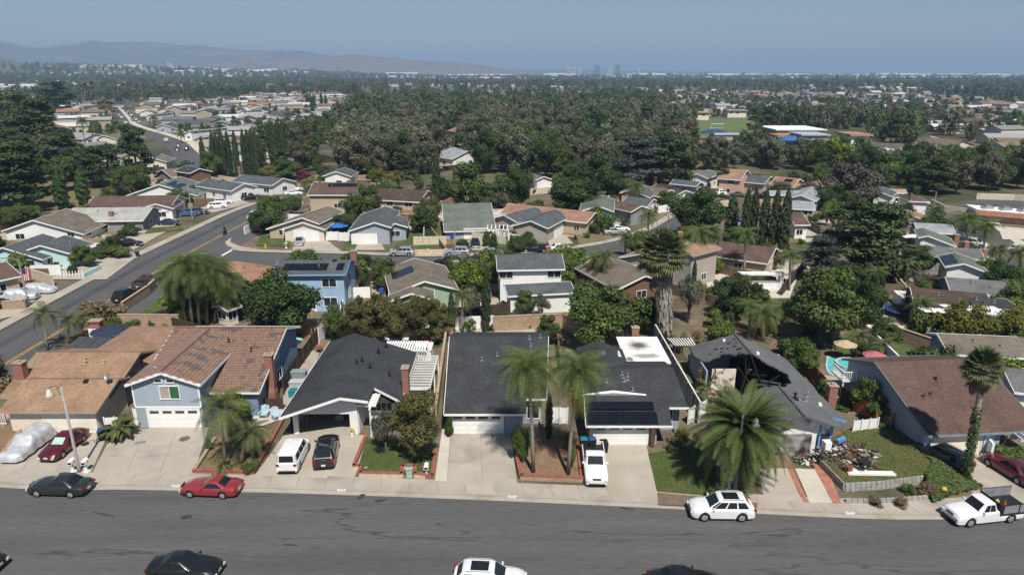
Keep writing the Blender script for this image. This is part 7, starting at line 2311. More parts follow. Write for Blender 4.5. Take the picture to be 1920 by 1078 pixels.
def recolour(root, col, name):
 c = [q for q in root.children if q.name.startswith('crown')][0]
 me = c.data.copy()
 a = np.empty(len(me.vertices)*4,np.float32); me.color_attributes['tint'].data.foreach_get('color',a); a = a.reshape(-1,4)
 k = a[:, 1:2] / a[:, 1].mean()
 a[:, :3] = np.array(col) * np.clip(k, .4, 1.8)
 me.color_attributes['tint'].data.foreach_set('color', a.ravel()); c.data = me
recolour(bou, (.16, .03, .07), 'b')
recolour(T('shrub',(1735,538),516,36,'dark red bougainvillea left of the wide grey roof'),(.10,.015,.025),'c')
for o in COL.objects:
 if o.get('label') == 'brown grey tree in the right middle distance': recolour(o,(.10,.088,.07),'d')
for i, x in enumerate((386, 406, 414, 423, 434, 447, 463, 471, 479, 486, 491)):
 T('cypress_tree',(x,334 +R.uniform(-3,3)),R.uniform(238,254) +(8 if i <1 else 0),12,'cypress in the dense row of eleven beside the white tract house','row of eleven cypresses')
for i, x in enumerate((511, 519, 527, 535)):
 T('cypress_tree',(x,310),R.uniform(226,232),13,'cypress in the short dense row of four right of the long row','row of four cypresses')
for i, x in enumerate((578, 584, 590, 604, 612)):
 T('cypress_tree',(x,208),174 +R.uniform(-2,4),7,'cypress in the small distant row near the white block','distant row of cypresses')
# hedge-like ivy on the bank, grass edges, weeds: uncountable cover
def cover(name, poly, n, size, col, hgt, cat, label, zf, yel=.3):
 xs, ys = [p[0] for p in poly], [p[1] for p in poly]
 C = []
 while len(C) < n:
  x, y = R.uniform(min(xs), max(xs)), R.uniform(min(ys), max(ys))
  if inpoly(x, y, poly): C.append((x, y, zf(x, y) + R.uniform(0, hgt)))
 C = np.array(C)
 N_ = np.tile(np.array([0, -.3, 1.0]), (n, 1)) + NR.normal(size=(n, 3)) * .5
 Tn = np.array(col) * NR.uniform(.6,1.35,(n,1)) * (1 +yel *np.array([.8,.3,0])*NR.random((n,1)))
 me = quads(name, C, N_, size * NR.uniform(.6, 1.4, n), Tn, m_leaf)
 o = bpy.data.objects.new(name, me); COL.objects.link(o)
 return tag(o, label, cat, kind='stuff')
ip = IVY_T + IVY_B[::-1]
def ivz(x, y):
 m_ = [1 / (.05 + (x - p[0]) ** 2 + (y - p[1]) ** 2) for p in IVY_T + IVY_B]
 s_ = sum(m_)
 return .12 + (sum(m_[:4]) / s_) * .62
cover('ivy_cover',ip,15000,.15,(.075,.115,.035),.3,'ivy','green ivy covering the bank between the raised lawn and the right drive',ivz)
cover('grass',[(x,y +.2) for x,y in MND],9000,.07,(.12,.125,.05),.05,'grass','rough grass tufts on the raised front lawn',lambda x,y:LZ +.05,.7)
for poly, nm in ((px((672,880),(690,885),(752,890),(806,896),(816,852),(770,830),(688,824)),'short grass of the lawn under the big juniper'),(px((1215,853),(1232,924),(1328,932),(1345,900),(1330,850),(1280,840)),'short grass of the lawn beside the huge date palm')):
 cover('grass', poly, 7000, .06, (.085, .115, .036), .03, 'grass', nm, lambda x, y: .15, .5)
cover('dry_grass',px((366,885),(474,888),(502,840),(513,808),(470,806),(400,827)),3500,.08,(.2,.17,.085),.05,'grass','sparse dry grass in the brick-edged garden',lambda x,y:.14,.6)
# ================================================================ YARDS: lawns, drives, paths, fences and planting round every house behind
def disc_free(x, y, r, lst, k=1.0):
 for (fx, fy, fr) in lst:
  if (x - fx) ** 2 + (y - fy) ** 2 < (r * k + fr) ** 2: return False
 return True
AVOID = [px(*q) for q in (((1285,275),(1285,232),(1330,222),(1410,216),(1440,225),(1432,245),(1400,262),(1380,275)),((1445,290),(1445,248),(1640,240),(1640,285),(1560,290)),
   ((1605,305),(1605,272),(1700,272),(1760,288),(1745,305)),((1700,252),(1760,248),(1920,300),(1920,318),(1840,318),(1700,272)),((195,195),(240,195),(300,240),(420,300),(440,330),(330,330),(280,270),(205,235)),
   ((0,720),(0,590),(380,390),(560,360),(560,395),(440,440),(440,500),(60,720)),((400,500),(400,440),(900,470),(1100,450),(1290,385),(1310,410),(1180,490),(900,505)),((1550,470),(1550,430),(1700,368),(1920,368),(1920,560),(1800,450),(1780,400)),((1370,430),(1375,360),(1450,350),(1450,380),(1400,430)))]
def blocked(x, y):
 return any(inpoly(x, y, a) for a in AVOID)
rl = random.Random(31)
YM = [m_lawn,m_lawn,m_lawn2,m_mulch,m_conc,m_conc,m_conc2,M('pale_paving',(.42,.38,.32),var=.12,pos=True),MATS['pale_gravel'],m_soil]
FM = [(m_block,'tan block'),(m_wood,'weathered wood'),(m_white,'white'),(m_wood_d,'dark wood'),(MATS['cream_wall'],'cream')]
zi = 0
for (ctr, rr_, g) in list(FOOT):
 if g is None or 'q1' not in g.__dict__: continue
 dist = math.hypot(ctr.x, ctr.y)
 if dist > 330: continue
 lab = ' '.join(g.h['label'].split()[:9])
 a0, a1, n1, n2 = -1.5, g.L + 1.5, g.w1 + 6.5, g.w2 + 7.5
 def ok(*q): return not any(blocked(*p) for p in q)
 for (sa,sb,na,nb) in ((a0,g.L *.5,g.w1 -.8,n1),(g.L *.5,a1,g.w1 -.8,n1),(a0,g.L *.55,-g.w2 +.8,-n2),(g.L *.55,a1,-g.w2 +.8,-n2),(-4,.8,n1 *.6,-n2 *.6),(g.L -.8,g.L +4,n1 *.6,-n2 *.6)):
  q = [tuple(g.P(s_, n_, 0).xy) for s_, n_ in ((sa, na), (sb, na), (sb, nb), (sa, nb))]
  for t_ in range(4):
   if ok(*q, lerp(q[2], q[3], .5)): break
   q = [q[0], q[1], lerp(q[1], q[2], .6), lerp(q[0], q[3], .6)]
  else: continue
  zi += 1
  ngon('yard', q, .012 + .0006 * (zi % 140), rl.choice(YM))
 fm = rl.choice(FM)
 fc = [g.P(a0 -2.5,-n2,0),g.P(a0 -2.5,n1,0),g.P(a1 +2.5,n1,0),g.P(a1 +2.5,-n2,0)]
 line = []
 for p_, q_ in zip(fc, fc[1:]):
  sg = [tuple(p_.lerp(q_, k / 6).xy) for k in range(7)]
  for u_, v_ in zip(sg, sg[1:]):
   m_ = lerp(u_, v_, .5)
   if blocked(*u_) or blocked(*v_) or not disc_free(m_[0],m_[1],.5,[(f[0].x,f[0].y,f[1]*.8) for f in FOOT if f[2] is not g]):
    if len(line) > 1: solid_wall('garden_wall',line,1.7,.18,fm[0],'%s garden wall beside the %s'%(fm[1],lab),group='garden walls of the %s'%lab)
    line = []
   else:
    if not line: line = [u_]
    line.append(v_)
 if len(line) > 1: solid_wall('garden_wall',line,1.7,.18,fm[0],'%s garden wall beside the %s'%(fm[1],lab),group='garden walls of the %s'%lab)
 for k in range(8 if dist < 200 else 4):
  s_, n_ = rl.uniform(-4,g.L +4), rl.choice((1,-1)) * (max(g.w1,g.w2) +rl.uniform(.8,6))
  p = g.P(s_, n_, 0)
  if blocked(p.x,p.y) or not disc_free(p.x,p.y,.8,[(f[0].x,f[0].y,f[1]*.75) for f in FOOT if f[2] is not g]): continue
  front = (Vector((-ctr.x, -ctr.y)).dot(p.xy - ctr.xy) > 0)
  kd = rl.choice(('shrub','dark_shrub','lime_tree','shrub','clipped_shrub')) if front else rl.choice(('shrub','broadleaf_tree','dark_broadleaf','lime_tree','olive_tree','dark_shrub'))
  hh_ = rl.uniform(.8, 1.9) if front else rl.uniform(2, 5.5)
  plant(kd,(p.x,p.y),hh_,hh_ *rl.uniform(.9,1.3),'%s planted beside the %s'%('low shrub' if front else 'garden tree',lab),'%s of the %s'%('shrubs in front' if front else 'garden trees',lab))
# the same for the strip of back gardens behind the front row
for q, mt in ((((700,640),(845,636),(848,618),(690,615)),m_lawn),(((640,590),(725,590),(722,540),(680,520),(650,540)),m_lawn2),(((730,590),(730,500),(690,505),(705,590)),m_conc),(((935,600),(1060,592),(1065,575),(945,578)),m_lawn),
     (((860,600),(940,600),(935,560),(862,560)),m_conc2),(((1060,655),(1130,660),(1125,690),(1070,690)),m_conc),(((1290,640),(1420,640),(1380,600),(1310,600)),m_soil),(((1330,560),(1480,560),(1500,510),(1380,490),(1320,510)),m_conc3),
     (((1440,660),(1500,660),(1490,630),(1450,630)),m_soil),(((1580,700),(1760,680),(1740,650),(1600,620),(1560,640)),m_lawn),(((1640,600),(1760,650),(1900,640),(1760,600),(1680,580)),m_soil),(((1560,480),(1480,500),(1560,560),(1660,620),(1700,610),(1620,540)),m_conc2),
     (((250,600),(300,560),(330,590),(310,615)),m_lawn),(((100,650),(300,640),(300,620),(170,610)),m_mulch),(((735,470),(832,470),(815,425),(775,425)),m_lawn),(((665,470),(722,470),(712,452),(668,452)),m_conc2),(((548,470),(640,472),(614,452),(556,450)),m_conc2),
     (((885,470),(925,470),(905,452),(872,452)),m_conc2),(((1030,462),(1075,458),(1062,443),(1026,446)),m_conc2),(((1085,462),(1150,447),(1130,428),(1080,430)),m_lawn2),(((480,462),(545,464),(545,448),(490,440)),m_lawn),(((640,472),(664,472),(672,455),(645,455)),m_lawn),
     (((90,525),(200,525),(260,480),(190,480)),m_conc2),(((0,600),(60,585),(125,545),(0,560)),m_conc2),(((250,470),(330,425),(300,415),(230,450)),m_conc2),(((210,500),(255,478),(240,470),(190,490)),m_conc2),(((400,400),(470,382),(440,372),(370,392)),m_conc),(((270,440),(345,432),(340,424),(280,428)),m_lawn),
     (((1790,470),(1850,500),(1870,490),(1800,450)),m_conc2),(((1880,450),(1930,450),(1930,430),(1870,425)),m_conc3),(((0,400),(200,400),(215,345),(60,340)),m_lawn2)):
 zi += 1
 ngon('yard', px(*q), .10 + .0006 * (zi % 60), mt)
# ================================================================ WOODS, FAR TRACTS, CITY
FD = [(f[0].x, f[0].y, f[1]) for f in FOOT]
rf = random.Random(77)
# ---- houses of the far tracts: the nearest as things, the rest as one mass
m_far = MV('far_house_paint', rough=.85)
roofc = [(.2,.195,.19),(.12,.12,.125),(.16,.12,.09),(.24,.17,.12),(.09,.07,.06),(.28,.28,.28),(.28,.14,.09),(.5,.5,.49)]
wallc = [(.6, .59, .56), (.5, .43, .35), (.36, .3, .24), (.3, .33, .37), (.55, .52, .46)]
def far_house(b, cols, x, y, a, L, W, ht, rc, wc, z=0):
 ca, sa = math.cos(a), math.sin(a)
 P = lambda u, v, zz: (x + u * ca - v * sa, y + u * sa + v * ca, z + zz)
 l, w2 = L / 2, W / 2
 b.add([P(-l,-w2,0),P(l,-w2,0),P(l,w2,0),P(-l,w2,0),P(-l,-w2,ht),P(l,-w2,ht),P(l,w2,ht),P(-l,w2,ht),P(-l,0,ht +W *.15),P(l,0,ht +W *.15)],
    [(0, 1, 5, 4), (1, 2, 6, 9, 5), (2, 3, 7, 6), (3, 0, 4, 8, 7)])
 o = .5
 b.add([P(-l -o,-w2 -o,ht -.15),P(l +o,-w2 -o,ht -.15),P(l +o,0,ht +W *.16),P(-l -o,0,ht +W *.16),P(l +o,w2 +o,ht -.15),P(-l -o,w2 +o,ht -.15)],[(0,1,2,3),(3,2,4,5)])
 cols += [wc] * 4 + [rc] * 2
TN = {0:'grey',1:'slate',2:'brown',3:'tan',4:'dark brown',5:'pale grey',6:'terracotta',7:'white'}
jb, jc = MB(), []
nind = 0
cand = []
for (poly,sp,nm) in ((((95,312),(95,200),(190,197),(205,232),(270,285),(240,312)),24,'tract west of the far left street'),(((330,258),(268,215),(262,196),(480,186),(500,262),(430,290)),23,'tract east of the far left street'),(((1575,462),(1640,400),(1700,372),(1712,392),(1745,440),(1690,500),(1660,500)),19,'tract around the right fan palm'),(((1310,430),(1330,400),(1370,380),(1372,430)),20,'lots behind the oak'),(((700,325),(1250,300),(1250,225),(700,235)),34,'wood, roof glimpsed between crowns'),(((560,312),(640,300),(650,330),(570,336)),20,'lots behind the corner house'),(((1700,300),(1720,235),(1930,245),(1930,320),(1860,300)),19,'right hand tract'),(((1250,232),(1260,175),(1700,178),(1930,200),(1930,240),(1600,215)),26,'distant right hand tract'),
        (((440,232),(470,182),(660,182),(650,232)),18,'tract left of the wood'),(((-60,190),(-60,160),(640,160),(640,182),(300,180)),34,'distant left tract'),
        (((820,200),(830,172),(1250,172),(1250,200)),30,'houses beyond the wood'),(((1480,300),(1930,330),(1930,350),(1700,345)),60,'gully houses'),
        (((0,170),(0,150),(1960,150),(1960,175)),44,'x'),(((-300,152),(-300,144),(2200,144),(2200,152)),120,'x'),(((-400,145),(-400,140.5),(2300,140.5),(2300,145)),330,'x')):
 P = px(*poly)
 xs, ys = [p[0] for p in P], [p[1] for p in P]
 y = min(ys)
 while y < max(ys):
  x = min(xs)
  while x < max(xs):
   X, Y = x + rf.uniform(-.25, .25) * sp, y + rf.uniform(-.25, .25) * sp
   if inpoly(X,Y,P) and not blocked(X,Y) and disc_free(X,Y,7,FD) and rf.random() < .8: cand.append((math.hypot(X,Y),X,Y,nm,sp))
   x += sp
  y += sp
cand.sort()
for d_, X, Y, nm, sp in cand:
 L, W, ht = rf.uniform(12, 19), rf.uniform(8, 11), rf.choice((3, 3, 3.2, 5.6))
 ri, wi = rf.choice((0, 0, 1, 1, 2, 2, 3, 4, 5, 5, 6, 7)), rf.randrange(5)
 a = rf.choice((0, .3, 1.57, 1.9)) + rf.uniform(-.2, .2)
 sc2 = 1.0
 if nm == 'x':
  sc2 = max(1, sp / 38); ht = 3.6 * min(2.4, sc2)
  if rf.random() < .22: L, ht = L * 2.2, ht * 1.3; ri = 7
 if nm == 'x' and hnoise(X, Y * .5, 420 * max(1, sp / 60), 3) < .12: continue
 if nm != 'x': FD.append((X, Y, 12.5 if nm[:4] == 'wood' else 9))
 if nm != 'x' and nind < 150 and d_ < 900:
  nind += 1
  h = empty('house',(X,Y,0),0,'%s roofed house in the %s'%(TN[ri],nm),'house','%s roofed houses in the %s'%(TN[ri],nm))
  bb, cc_ = MB(), []
  far_house(bb, cc_, 0, 0, a, L, W, ht, roofc[ri], wallc[wi])
  wb_, rb_ = MB(), MB()
  wb_.add(bb.v, bb.f[:4]); rb_.add(bb.v, bb.f[4:])
  tint_mesh(wb_.build('wall',m_far,h,world=False),cc_[:4]); tint_mesh(rb_.build('roof',m_far,h,world=False),cc_[4:])
 else:
  far_house(jb, jc, X, Y, a, L * sc2, W * sc2, ht, roofc[ri], wallc[wi], elev(X, Y))
pts = []
def scatter(poly_px, spacing, kinds, hrange, tract, wk=.74):
 P = px(*poly_px)
 xs, ys = [p[0] for p in P], [p[1] for p in P]
 area = (max(xs) - min(xs)) * (max(ys) - min(ys))
 for _ in range(int(area / spacing ** 2 * 1.3)):
  x, y = rf.uniform(min(xs), max(xs)), rf.uniform(min(ys), max(ys))
  if not inpoly(x, y, P) or blocked(x, y): continue
  h = rf.uniform(*hrange)
  if any(inpoly(x, y, a) for a in LOWP):
   if rf.random() < (.15 if x > 0 else .35): continue
   h *= .6 if x > 0 else .55
  w_ = h * wk * rf.uniform(.75, 1.25)
  key = (int(x // spacing), int(y // spacing))
  if key in GRID: continue
  if not disc_free(x, y, w_ * .42, FD): continue
  if y < 330 and not disc_free(x, y, w_ * .28, TREES_D): continue
  GRID.add(key)
  pts.append((math.hypot(x, y), x, y, h, w_, rf.choice(kinds), tract))
TREES_D = list(TREES)
LOWP = [px(*q) for q in (((1285,300),(1285,258),(1640,262),(1760,288),(1900,318),(1900,335),(1700,330),(1600,310)),((1250,232),(1260,168),(1700,172),(1930,195),(1930,290),(1700,235)),((95,312),(95,195),(480,182),(660,182),(650,232),(500,262),(430,300)))]
GRID = set()
EU = ['eucalyptus_tree'] * 4 + ['brown_eucalyptus'] * 3 + ['dark_broadleaf'] * 2 + ['broadleaf_tree'] * 2 + ['pine_tree'] * 2
MIX = ['broadleaf_tree'] * 4 + ['dark_broadleaf'] * 3 + ['eucalyptus_tree','pine_tree','lime_tree','brown_eucalyptus']
LOW = ['shrub','dark_shrub','broadleaf_tree','dark_broadleaf','lime_tree','shrub','gold_tree']
# grey eucalyptus mass and wood behind the cross street
scatter(((645,336),(655,262),(800,225),(1290,215),(1300,300),(1230,345),(1010,352),(830,300),(800,340)),6.6,EU,(9,15),'wood behind the cross street')
scatter(((650,335),(655,285),(790,262),(800,330)),5.5,['eucalyptus_tree'],(12,16),'grey eucalyptus stand')
# belt right of the middle
scatter(((1290,330),(1295,268),(1440,290),(1600,300),(1760,300),(1930,318),(1930,372),(1740,372),(1640,345),(1570,335),(1400,318)),7.0,MIX +['eucalyptus_tree']*3,(6,12),'wooded gully on the right')
scatter(((1690,316),(1935,316),(1935,364),(1840,366),(1700,366)),6,EU +MIX,(8,13),'wooded gully on the right')
# left tree belt
scatter(((-40,400),(-40,200),(80,210),(110,250),(150,290),(215,330),(215,365),(170,345),(120,370),(60,400)),8,['pine_tree']*4 +['broadleaf_tree']*2 +['brown_eucalyptus'],(9,14),'pine belt on the left')
# trees between the tract houses
scatter(((480,330),(450,240),(560,225),(650,240),(650,300),(600,330)),9,MIX,(6,11),'gardens left of the eucalyptus wood')
scatter(((320,255),(440,215),(480,190),(640,190),(650,235),(450,250),(430,300),(380,262)),10,MIX +EU,(8,13),'gardens of the far left tract')
scatter(((100,312),(95,200),(200,197),(215,232),(280,285),(240,312)),9,MIX,(7,11),'gardens west of the far left street')
scatter(((560,345),(640,330),(850,345),(850,372),(700,345),(585,340)),7,LOW,(2.5,5),'gardens behind the corner house',.9)
scatter(((1000,350),(1230,350),(1180,358),(1120,362),(1000,380)),7,MIX,(5,9),'gardens behind the terracotta roof')
scatter(((1240,470),(1310,420),(1340,400),(1480,480),(1520,500),(1440,520),(1340,500)),8,LOW,(2,4),'gardens by the row of six cypresses',.9)
scatter(((1560,600),(1560,540),(1640,500),(1720,500),(1740,560),(1700,620),(1640,640)),5.5,LOW,(2,4.5),'overgrown gardens right of the middle',.9)
scatter(((1290,660),(1330,560),(1420,560),(1560,600),(1560,650),(1440,640),(1380,640)),4.2,LOW,(1.8,4),'tropical gardens behind the burnt house',.9)
scatter(((1640,500),(1660,440),(1700,430),(1730,520),(1680,520)),6,LOW,(2.5,5),'gardens among the right hand roofs',.9)
scatter(((1480,345),(1570,330),(1640,350),(1640,400),(1560,440),(1500,420)),7.5,MIX,(4,7.5),'gardens left of the big black green pine')
scatter(((1520,440),(1600,400),(1640,400),(1620,440)),7,MIX,(4,7),'gardens left of the big black green pine')
scatter(((1690,350),(1740,365),(1700,400),(1660,420),(1640,395)),9,LOW,(2,4),'gardens among the right hand roofs',.9)
scatter(((940,605),(1030,600),(1120,560),(1080,575),(940,575)),4.5,LOW,(1,2.2),'back gardens behind the gravel bed',.9)
scatter(((600,600),(720,600),(860,600),(860,570),(690,560),(610,575)),4.2,LOW,(1,2.2),'back gardens by the sage green house',.9)
scatter(((180,640),(300,625),(310,600),(230,600)),4,LOW,(1,2),'verge of the wide street',.9)
scatter(((1870,870),(1960,900),(1960,860),(1900,840)),2.2,['shrub','dark_shrub'],(.8,1.5),'bed at the right edge',1.1)
scatter(((1840,560),(1920,560),(1920,600),(1700,600),(1700,575)),6,LOW,(2,3.5),'gardens below the wide grey roof',.9)
scatter(((0,470),(0,425),(40,440),(90,440)),7,LOW,(1.5,3),'gardens at the left edge',.9)
# the town further off
scatter(((480,226),(560,200),(700,195),(1290,190),(1290,222),(800,232),(655,268)),9,EU +MIX,(9,16),'far wood')
scatter(((1290,268),(1290,190),(1700,192),(1930,230),(1930,300),(1760,290),(1600,290),(1440,280)),8.5,EU +MIX,(9,15),'far wood on the right')
scatter(((-60,250),(-60,178),(250,172),(640,175),(640,195),(440,205),(200,190)),15,MIX +EU,(9,15),'far trees on the left')
scatter(((600,200),(600,172),(1940,172),(1940,235),(1700,195)),17,EU +MIX,(9,16),'far trees')
scatter(((-120,182),(-120,156),(2040,156),(2040,182)),21,EU +MIX,(9,19),'distant trees')
scatter(((-300,158),(-300,147.5),(2250,147.5),(2250,158)),36,EU +MIX,(11,26),'distant trees')
scatter(((-700,148),(-700,142.5),(2700,142.5),(2700,148)),85,EU +MIX,(16,36),'distant trees',1.2)
pts.sort()
KD = {'eucalyptus_tree':'grey green eucalyptus','brown_eucalyptus':'brownish eucalyptus','dark_broadleaf':'dark green broadleaf tree','broadleaf_tree':'green broadleaf tree','pine_tree':'dark pine','lime_tree':'bright green tree',
   'shrub':'green shrub','dark_shrub':'dark green shrub','gold_tree':'yellow green tree'}
cnt = {}
rest = []
EXT = {}
for q in pts:
 r_ = q[1] / q[2]; a_, b_ = EXT.get(q[6], (9, -9)); EXT[q[6]] = (min(a_, r_), max(b_, r_))
for (dist, x, y, h, w_, k, tract) in pts:
 fam = NAMES[k]
 cnt[fam] = cnt.get(fam, 0)
 if cnt[fam] < {'tree': 90, 'eucalyptus': 250}.get(fam, 150) and dist < 560:
  cnt[fam] += 1
  lo_, hi_ = EXT[tract]
  t_ = (x / y - lo_) / max(.01, hi_ - lo_)
  lb_ = '%s in the %s part of the %s' % (KD[k],'left' if t_ <.33 else 'right' if t_ >.67 else 'middle',tract)
  if len(lb_.split()) < 16: lb_ = ('tall ' if h >11.5 else 'low ' if h <7 else 'mid-sized ') + lb_
  if len(lb_.split()) > 16: lb_ = '%s in the %s' % (KD[k], tract)
  plant(k, (x, y), h, w_, lb_, 'trees: ' + lb_)
 else:
  rest.append((x, y, h, w_, k))
# the rest of the woods: one object, its trees placed by geometry nodes
src = bpy.data.collections.new('tree_kinds')
SM = {}
def lowtree(k, j):
 rs = random.Random(j)
 col = {'eucalyptus_tree':(.115,.13,.08),'brown_eucalyptus':(.125,.12,.083),'dark_broadleaf':(.05,.085,.026),'broadleaf_tree':(.08,.112,.034),'pine_tree':(.042,.055,.03)}[k]
 cl = []
 for i in range(22):
  t = rs.uniform(.12, 1)
  rad_ = .5 * math.sin(min(1,(t +.1))*2.7) ** .6 * rs.uniform(.2,1) if k != 'pine_tree' else .5 * (1.1 -t *.8) * rs.uniform(.2,1)
  a = rs.uniform(0, 6.28)
  cl.append(((rad_ * math.cos(a), rad_ * math.sin(a), t * .92), rs.uniform(.12, .2)))
 C, N_, S_, Tn = crown_pts(cl, 900, .085, col, .25, 1.0, .15, hollow=.3)
 return quads('tree', C, N_, S_, Tn, m_leaf)
order = ['brown_eucalyptus','broadleaf_tree','dark_broadleaf','eucalyptus_tree','pine_tree']
for i, k in enumerate(order):
 for j in range(2):
  o = bpy.data.objects.new('tree_kind_%02d'%(i *2 +j),lowtree(k,i *5 +j)); src.objects.link(o)
me = bpy.data.meshes.new('distant_trees')
me.from_pydata([(x, y, elev(x, y) - .3) for x, y, h, w_, k in rest], [], [])
sc_ = me.attributes.new('size','FLOAT_VECTOR','POINT'); sc_.data.foreach_set('vector',np.array([(w_,w_,h) for x,y,h,w_,k in rest],np.float32).ravel())
ix = me.attributes.new('which', 'INT', 'POINT')
fm = {'lime_tree':'broadleaf_tree','gold_tree':'broadleaf_tree','shrub':'broadleaf_tree','dark_shrub':'dark_broadleaf'}
ix.data.foreach_set('value',np.array([order.index(fm.get(k,k))*2 +rf.randrange(2) for x,y,h,w_,k in rest],np.int32))
ro = me.attributes.new('turn','FLOAT_VECTOR','POINT'); ro.data.foreach_set('vector',np.array([(0,0,rf.uniform(0,6.28)) for _ in rest],np.float32).ravel())
fo_ = bpy.data.objects.new('distant_trees', me); COL.objects.link(fo_)
tag(fo_, 'mass of distant trees spreading to the horizon', 'trees', kind='stuff')
ng = bpy.data.node_groups.new('scatter_trees', 'GeometryNodeTree')
ng.interface.new_socket('Geometry', in_out='INPUT', socket_type='NodeSocketGeometry')
ng.interface.new_socket('Geometry', in_out='OUTPUT', socket_type='NodeSocketGeometry')
nn = ng.nodes
gi, go = nn.new('NodeGroupInput'), nn.new('NodeGroupOutput')
ci = nn.new('GeometryNodeCollectionInfo'); ci.inputs['Collection'].default_value = src; ci.inputs['Separate Children'].default_value = True; ci.inputs['Reset Children'].default_value = True
ip_ = nn.new('GeometryNodeInstanceOnPoints'); ip_.inputs['Pick Instance'].default_value = True
def attr(nm, ty):
 a = nn.new('GeometryNodeInputNamedAttribute'); a.data_type = ty; a.inputs['Name'].default_value = nm
 return a.outputs['Attribute']
ng.links.new(gi.outputs[0],ip_.inputs['Points']); ng.links.new(ci.outputs[0],ip_.inputs['Instance'])
ng.links.new(attr('which','INT'),ip_.inputs['Instance Index']); ng.links.new(attr('size','FLOAT_VECTOR'),ip_.inputs['Scale'])
ng.links.new(attr('turn', 'FLOAT_VECTOR'), ip_.inputs['Rotation'])
ng.links.new(ip_.outputs[0], go.inputs[0])
md = fo_.modifiers.new('scatter', 'NODES'); md.node_group = ng
# pale warehouses strung along the plain
for k in range(150):
 pxx, pyy = rf.uniform(-60,1960), rf.choice((rf.uniform(140.3,142),rf.uniform(142,149),rf.uniform(141,146)))
 if 640 < pxx < 960 and rf.random() < .4: pyy = rf.uniform(141, 143.5)
 X, Y = G(pxx, pyy)
 s_ = max(1, Y / 2600)
 far_house(jb,jc,X,Y,rf.uniform(-.2,.2),rf.uniform(40,120)*s_,rf.uniform(20,40),rf.uniform(8,13)*min(2.2,s_),rf.choice(((.7,.69,.66),(.6,.56,.5))),rf.choice(((.68,.66,.62),(.6,.52,.44))),elev(X,Y))
o = jb.build('distant_houses',m_far); tint_mesh(o,jc); tag(o,'thousands of small distant houses and sheds out to the horizon','houses',kind='stuff')
# office towers on the horizon and a few blocks
m_tow = M('office_concrete',(.55,.53,.5),pos=True); m_towd = M('dark_curtain_wall',(.04,.06,.09),rough=.2,pos=True)  # plain pale concrete for the office buildings
for (x0,x1,top,lab,dk) in ((1063,1070,128,'pale office tower leftmost of the skyline cluster',0),(1073,1079,128,'pale office tower second of the skyline cluster',0),(1084,1091,130,'broad pale office block third of the skyline cluster',0),(1115,1124,124,'dark glass tower left of two on the skyline',1),(1138,1149,130,'pale wide office block between the two dark towers',0),(1153,1162,124,'dark glass tower right of two on the skyline',1),(1194,1200,131,'pale tower alone right of the skyline cluster',0)):
 X, Y = G(x0, 143.5); s_ = (Y * CP + SP * 30) / F
 ht = CAMH + (HZ - top) * s_ * 1.03
 t = empty('office_tower', (X, Y, 0), 0, lab, 'tower')
 b = MB(); wd = (x1 -x0) * s_; b.box(0,wd,0,60,0,ht); b.build('tower_body',m_towd if dk else m_tow,t,world=False)
 b = MB(); b.box(wd *.25,wd *.75,15,45,ht,ht +6); b.build('plant_room',m_towd if dk else m_tow,t,world=False)
 for q in range(int(ht / 16)):
  b = MB(); b.box(-.4,wd +.4,-.4,-.02,8 +q *16,13 +q *16); b.build('window_band',m_towd if not dk else m_tow if False else m_glass,t,world=False)
for (x0,x1,base,top,lab) in ((171,186,152,137,'white slab office block on the plain at the left'),(605,640,189,176,'white three storey block with window rows at the edge of the far tract'),(316,328,132,119,'sand coloured block high on the far slope')):
 X, Y = G(x0, max(base, 146)); s_ = (Y * CP + 10) / F
 z_ = elev(X, Y)
 t = empty('office_block', (X, Y, z_), 0, lab, 'building')
 b = MB(); wd, ht = (x1 - x0) * s_, max(6, (CAMH + (HZ - top) * s_) - z_)
 b.box(0,wd,0,18,0,ht); b.build('block_body',m_tow if base <140 else W_WHITE,t,world=False)
 nst = max(2, int(ht / 4.5))
 for q in range(nst):
  b = MB(); b.box(.6,wd -.6,-.12,-.02,ht *(q +.4)/nst,ht *(q +.75)/nst); b.build('window_band',m_glass,t,world=False)
# ================================================================ SMALL THINGS
def thing(name, pxy, label, cat, z=.12, rz=0.0, group=None):
 x, y = G(*pxy, z)
 return empty(name, (x, y, z), rz, label, cat, group)
def part(t, name, mat, fn, **k):
 b = MB(); fn(b)
 return b.build(name, mat, t, world=False, **k)
m_pole = M('concrete_lamp_pole', (.30, .30, .28), var=.1, fine=.2)
def bell_lamp(pxy, top, label, side=-1):
 t = thing('street_lamp', pxy, label, 'street lamp')
 H = zat(top, t.location.y) - .1
 part(t,'pole',m_pole,lambda b:b.tube([(0,0,0),(0,0,.5),(0,0,H)],[.17,.13,.085],10),smooth=True)
 part(t,'arm',M('dark_iron',(.10,.095,.09)),lambda b:(b.tube([(0,0,H -.35),(side *.25,-.05,H +.02),(side *.7,-.1,H +.05),(side *1.0,-.12,H -.2)],.04,6),b.tube([(0,0,H -.9),(side *.3,-.04,H -.45),(side *.35,-.05,H -.05)],.025,5),b.tube([(0,0,H),(0,0,H +.28)],[.05,.01],6)))
 part(t,'bell_shade',M('bell_glass',(.55,.52,.46),rough=.4),lambda b:b.lathe([(.05,.0),(.12,-.08),(.2,-.3),(.25,-.5),(.36,-.62),(.33,-.63),(.2,-.6),(0,-.6)],16,c=(side *1.0,-.12,H -.2)),smooth=True)
bell_lamp((149,884),724,'tall concrete street lamp with bell shade between the two white mailboxes')
bell_lamp((1377,924),778,'street lamp with pale bell shade half hidden in the huge date palm',1)
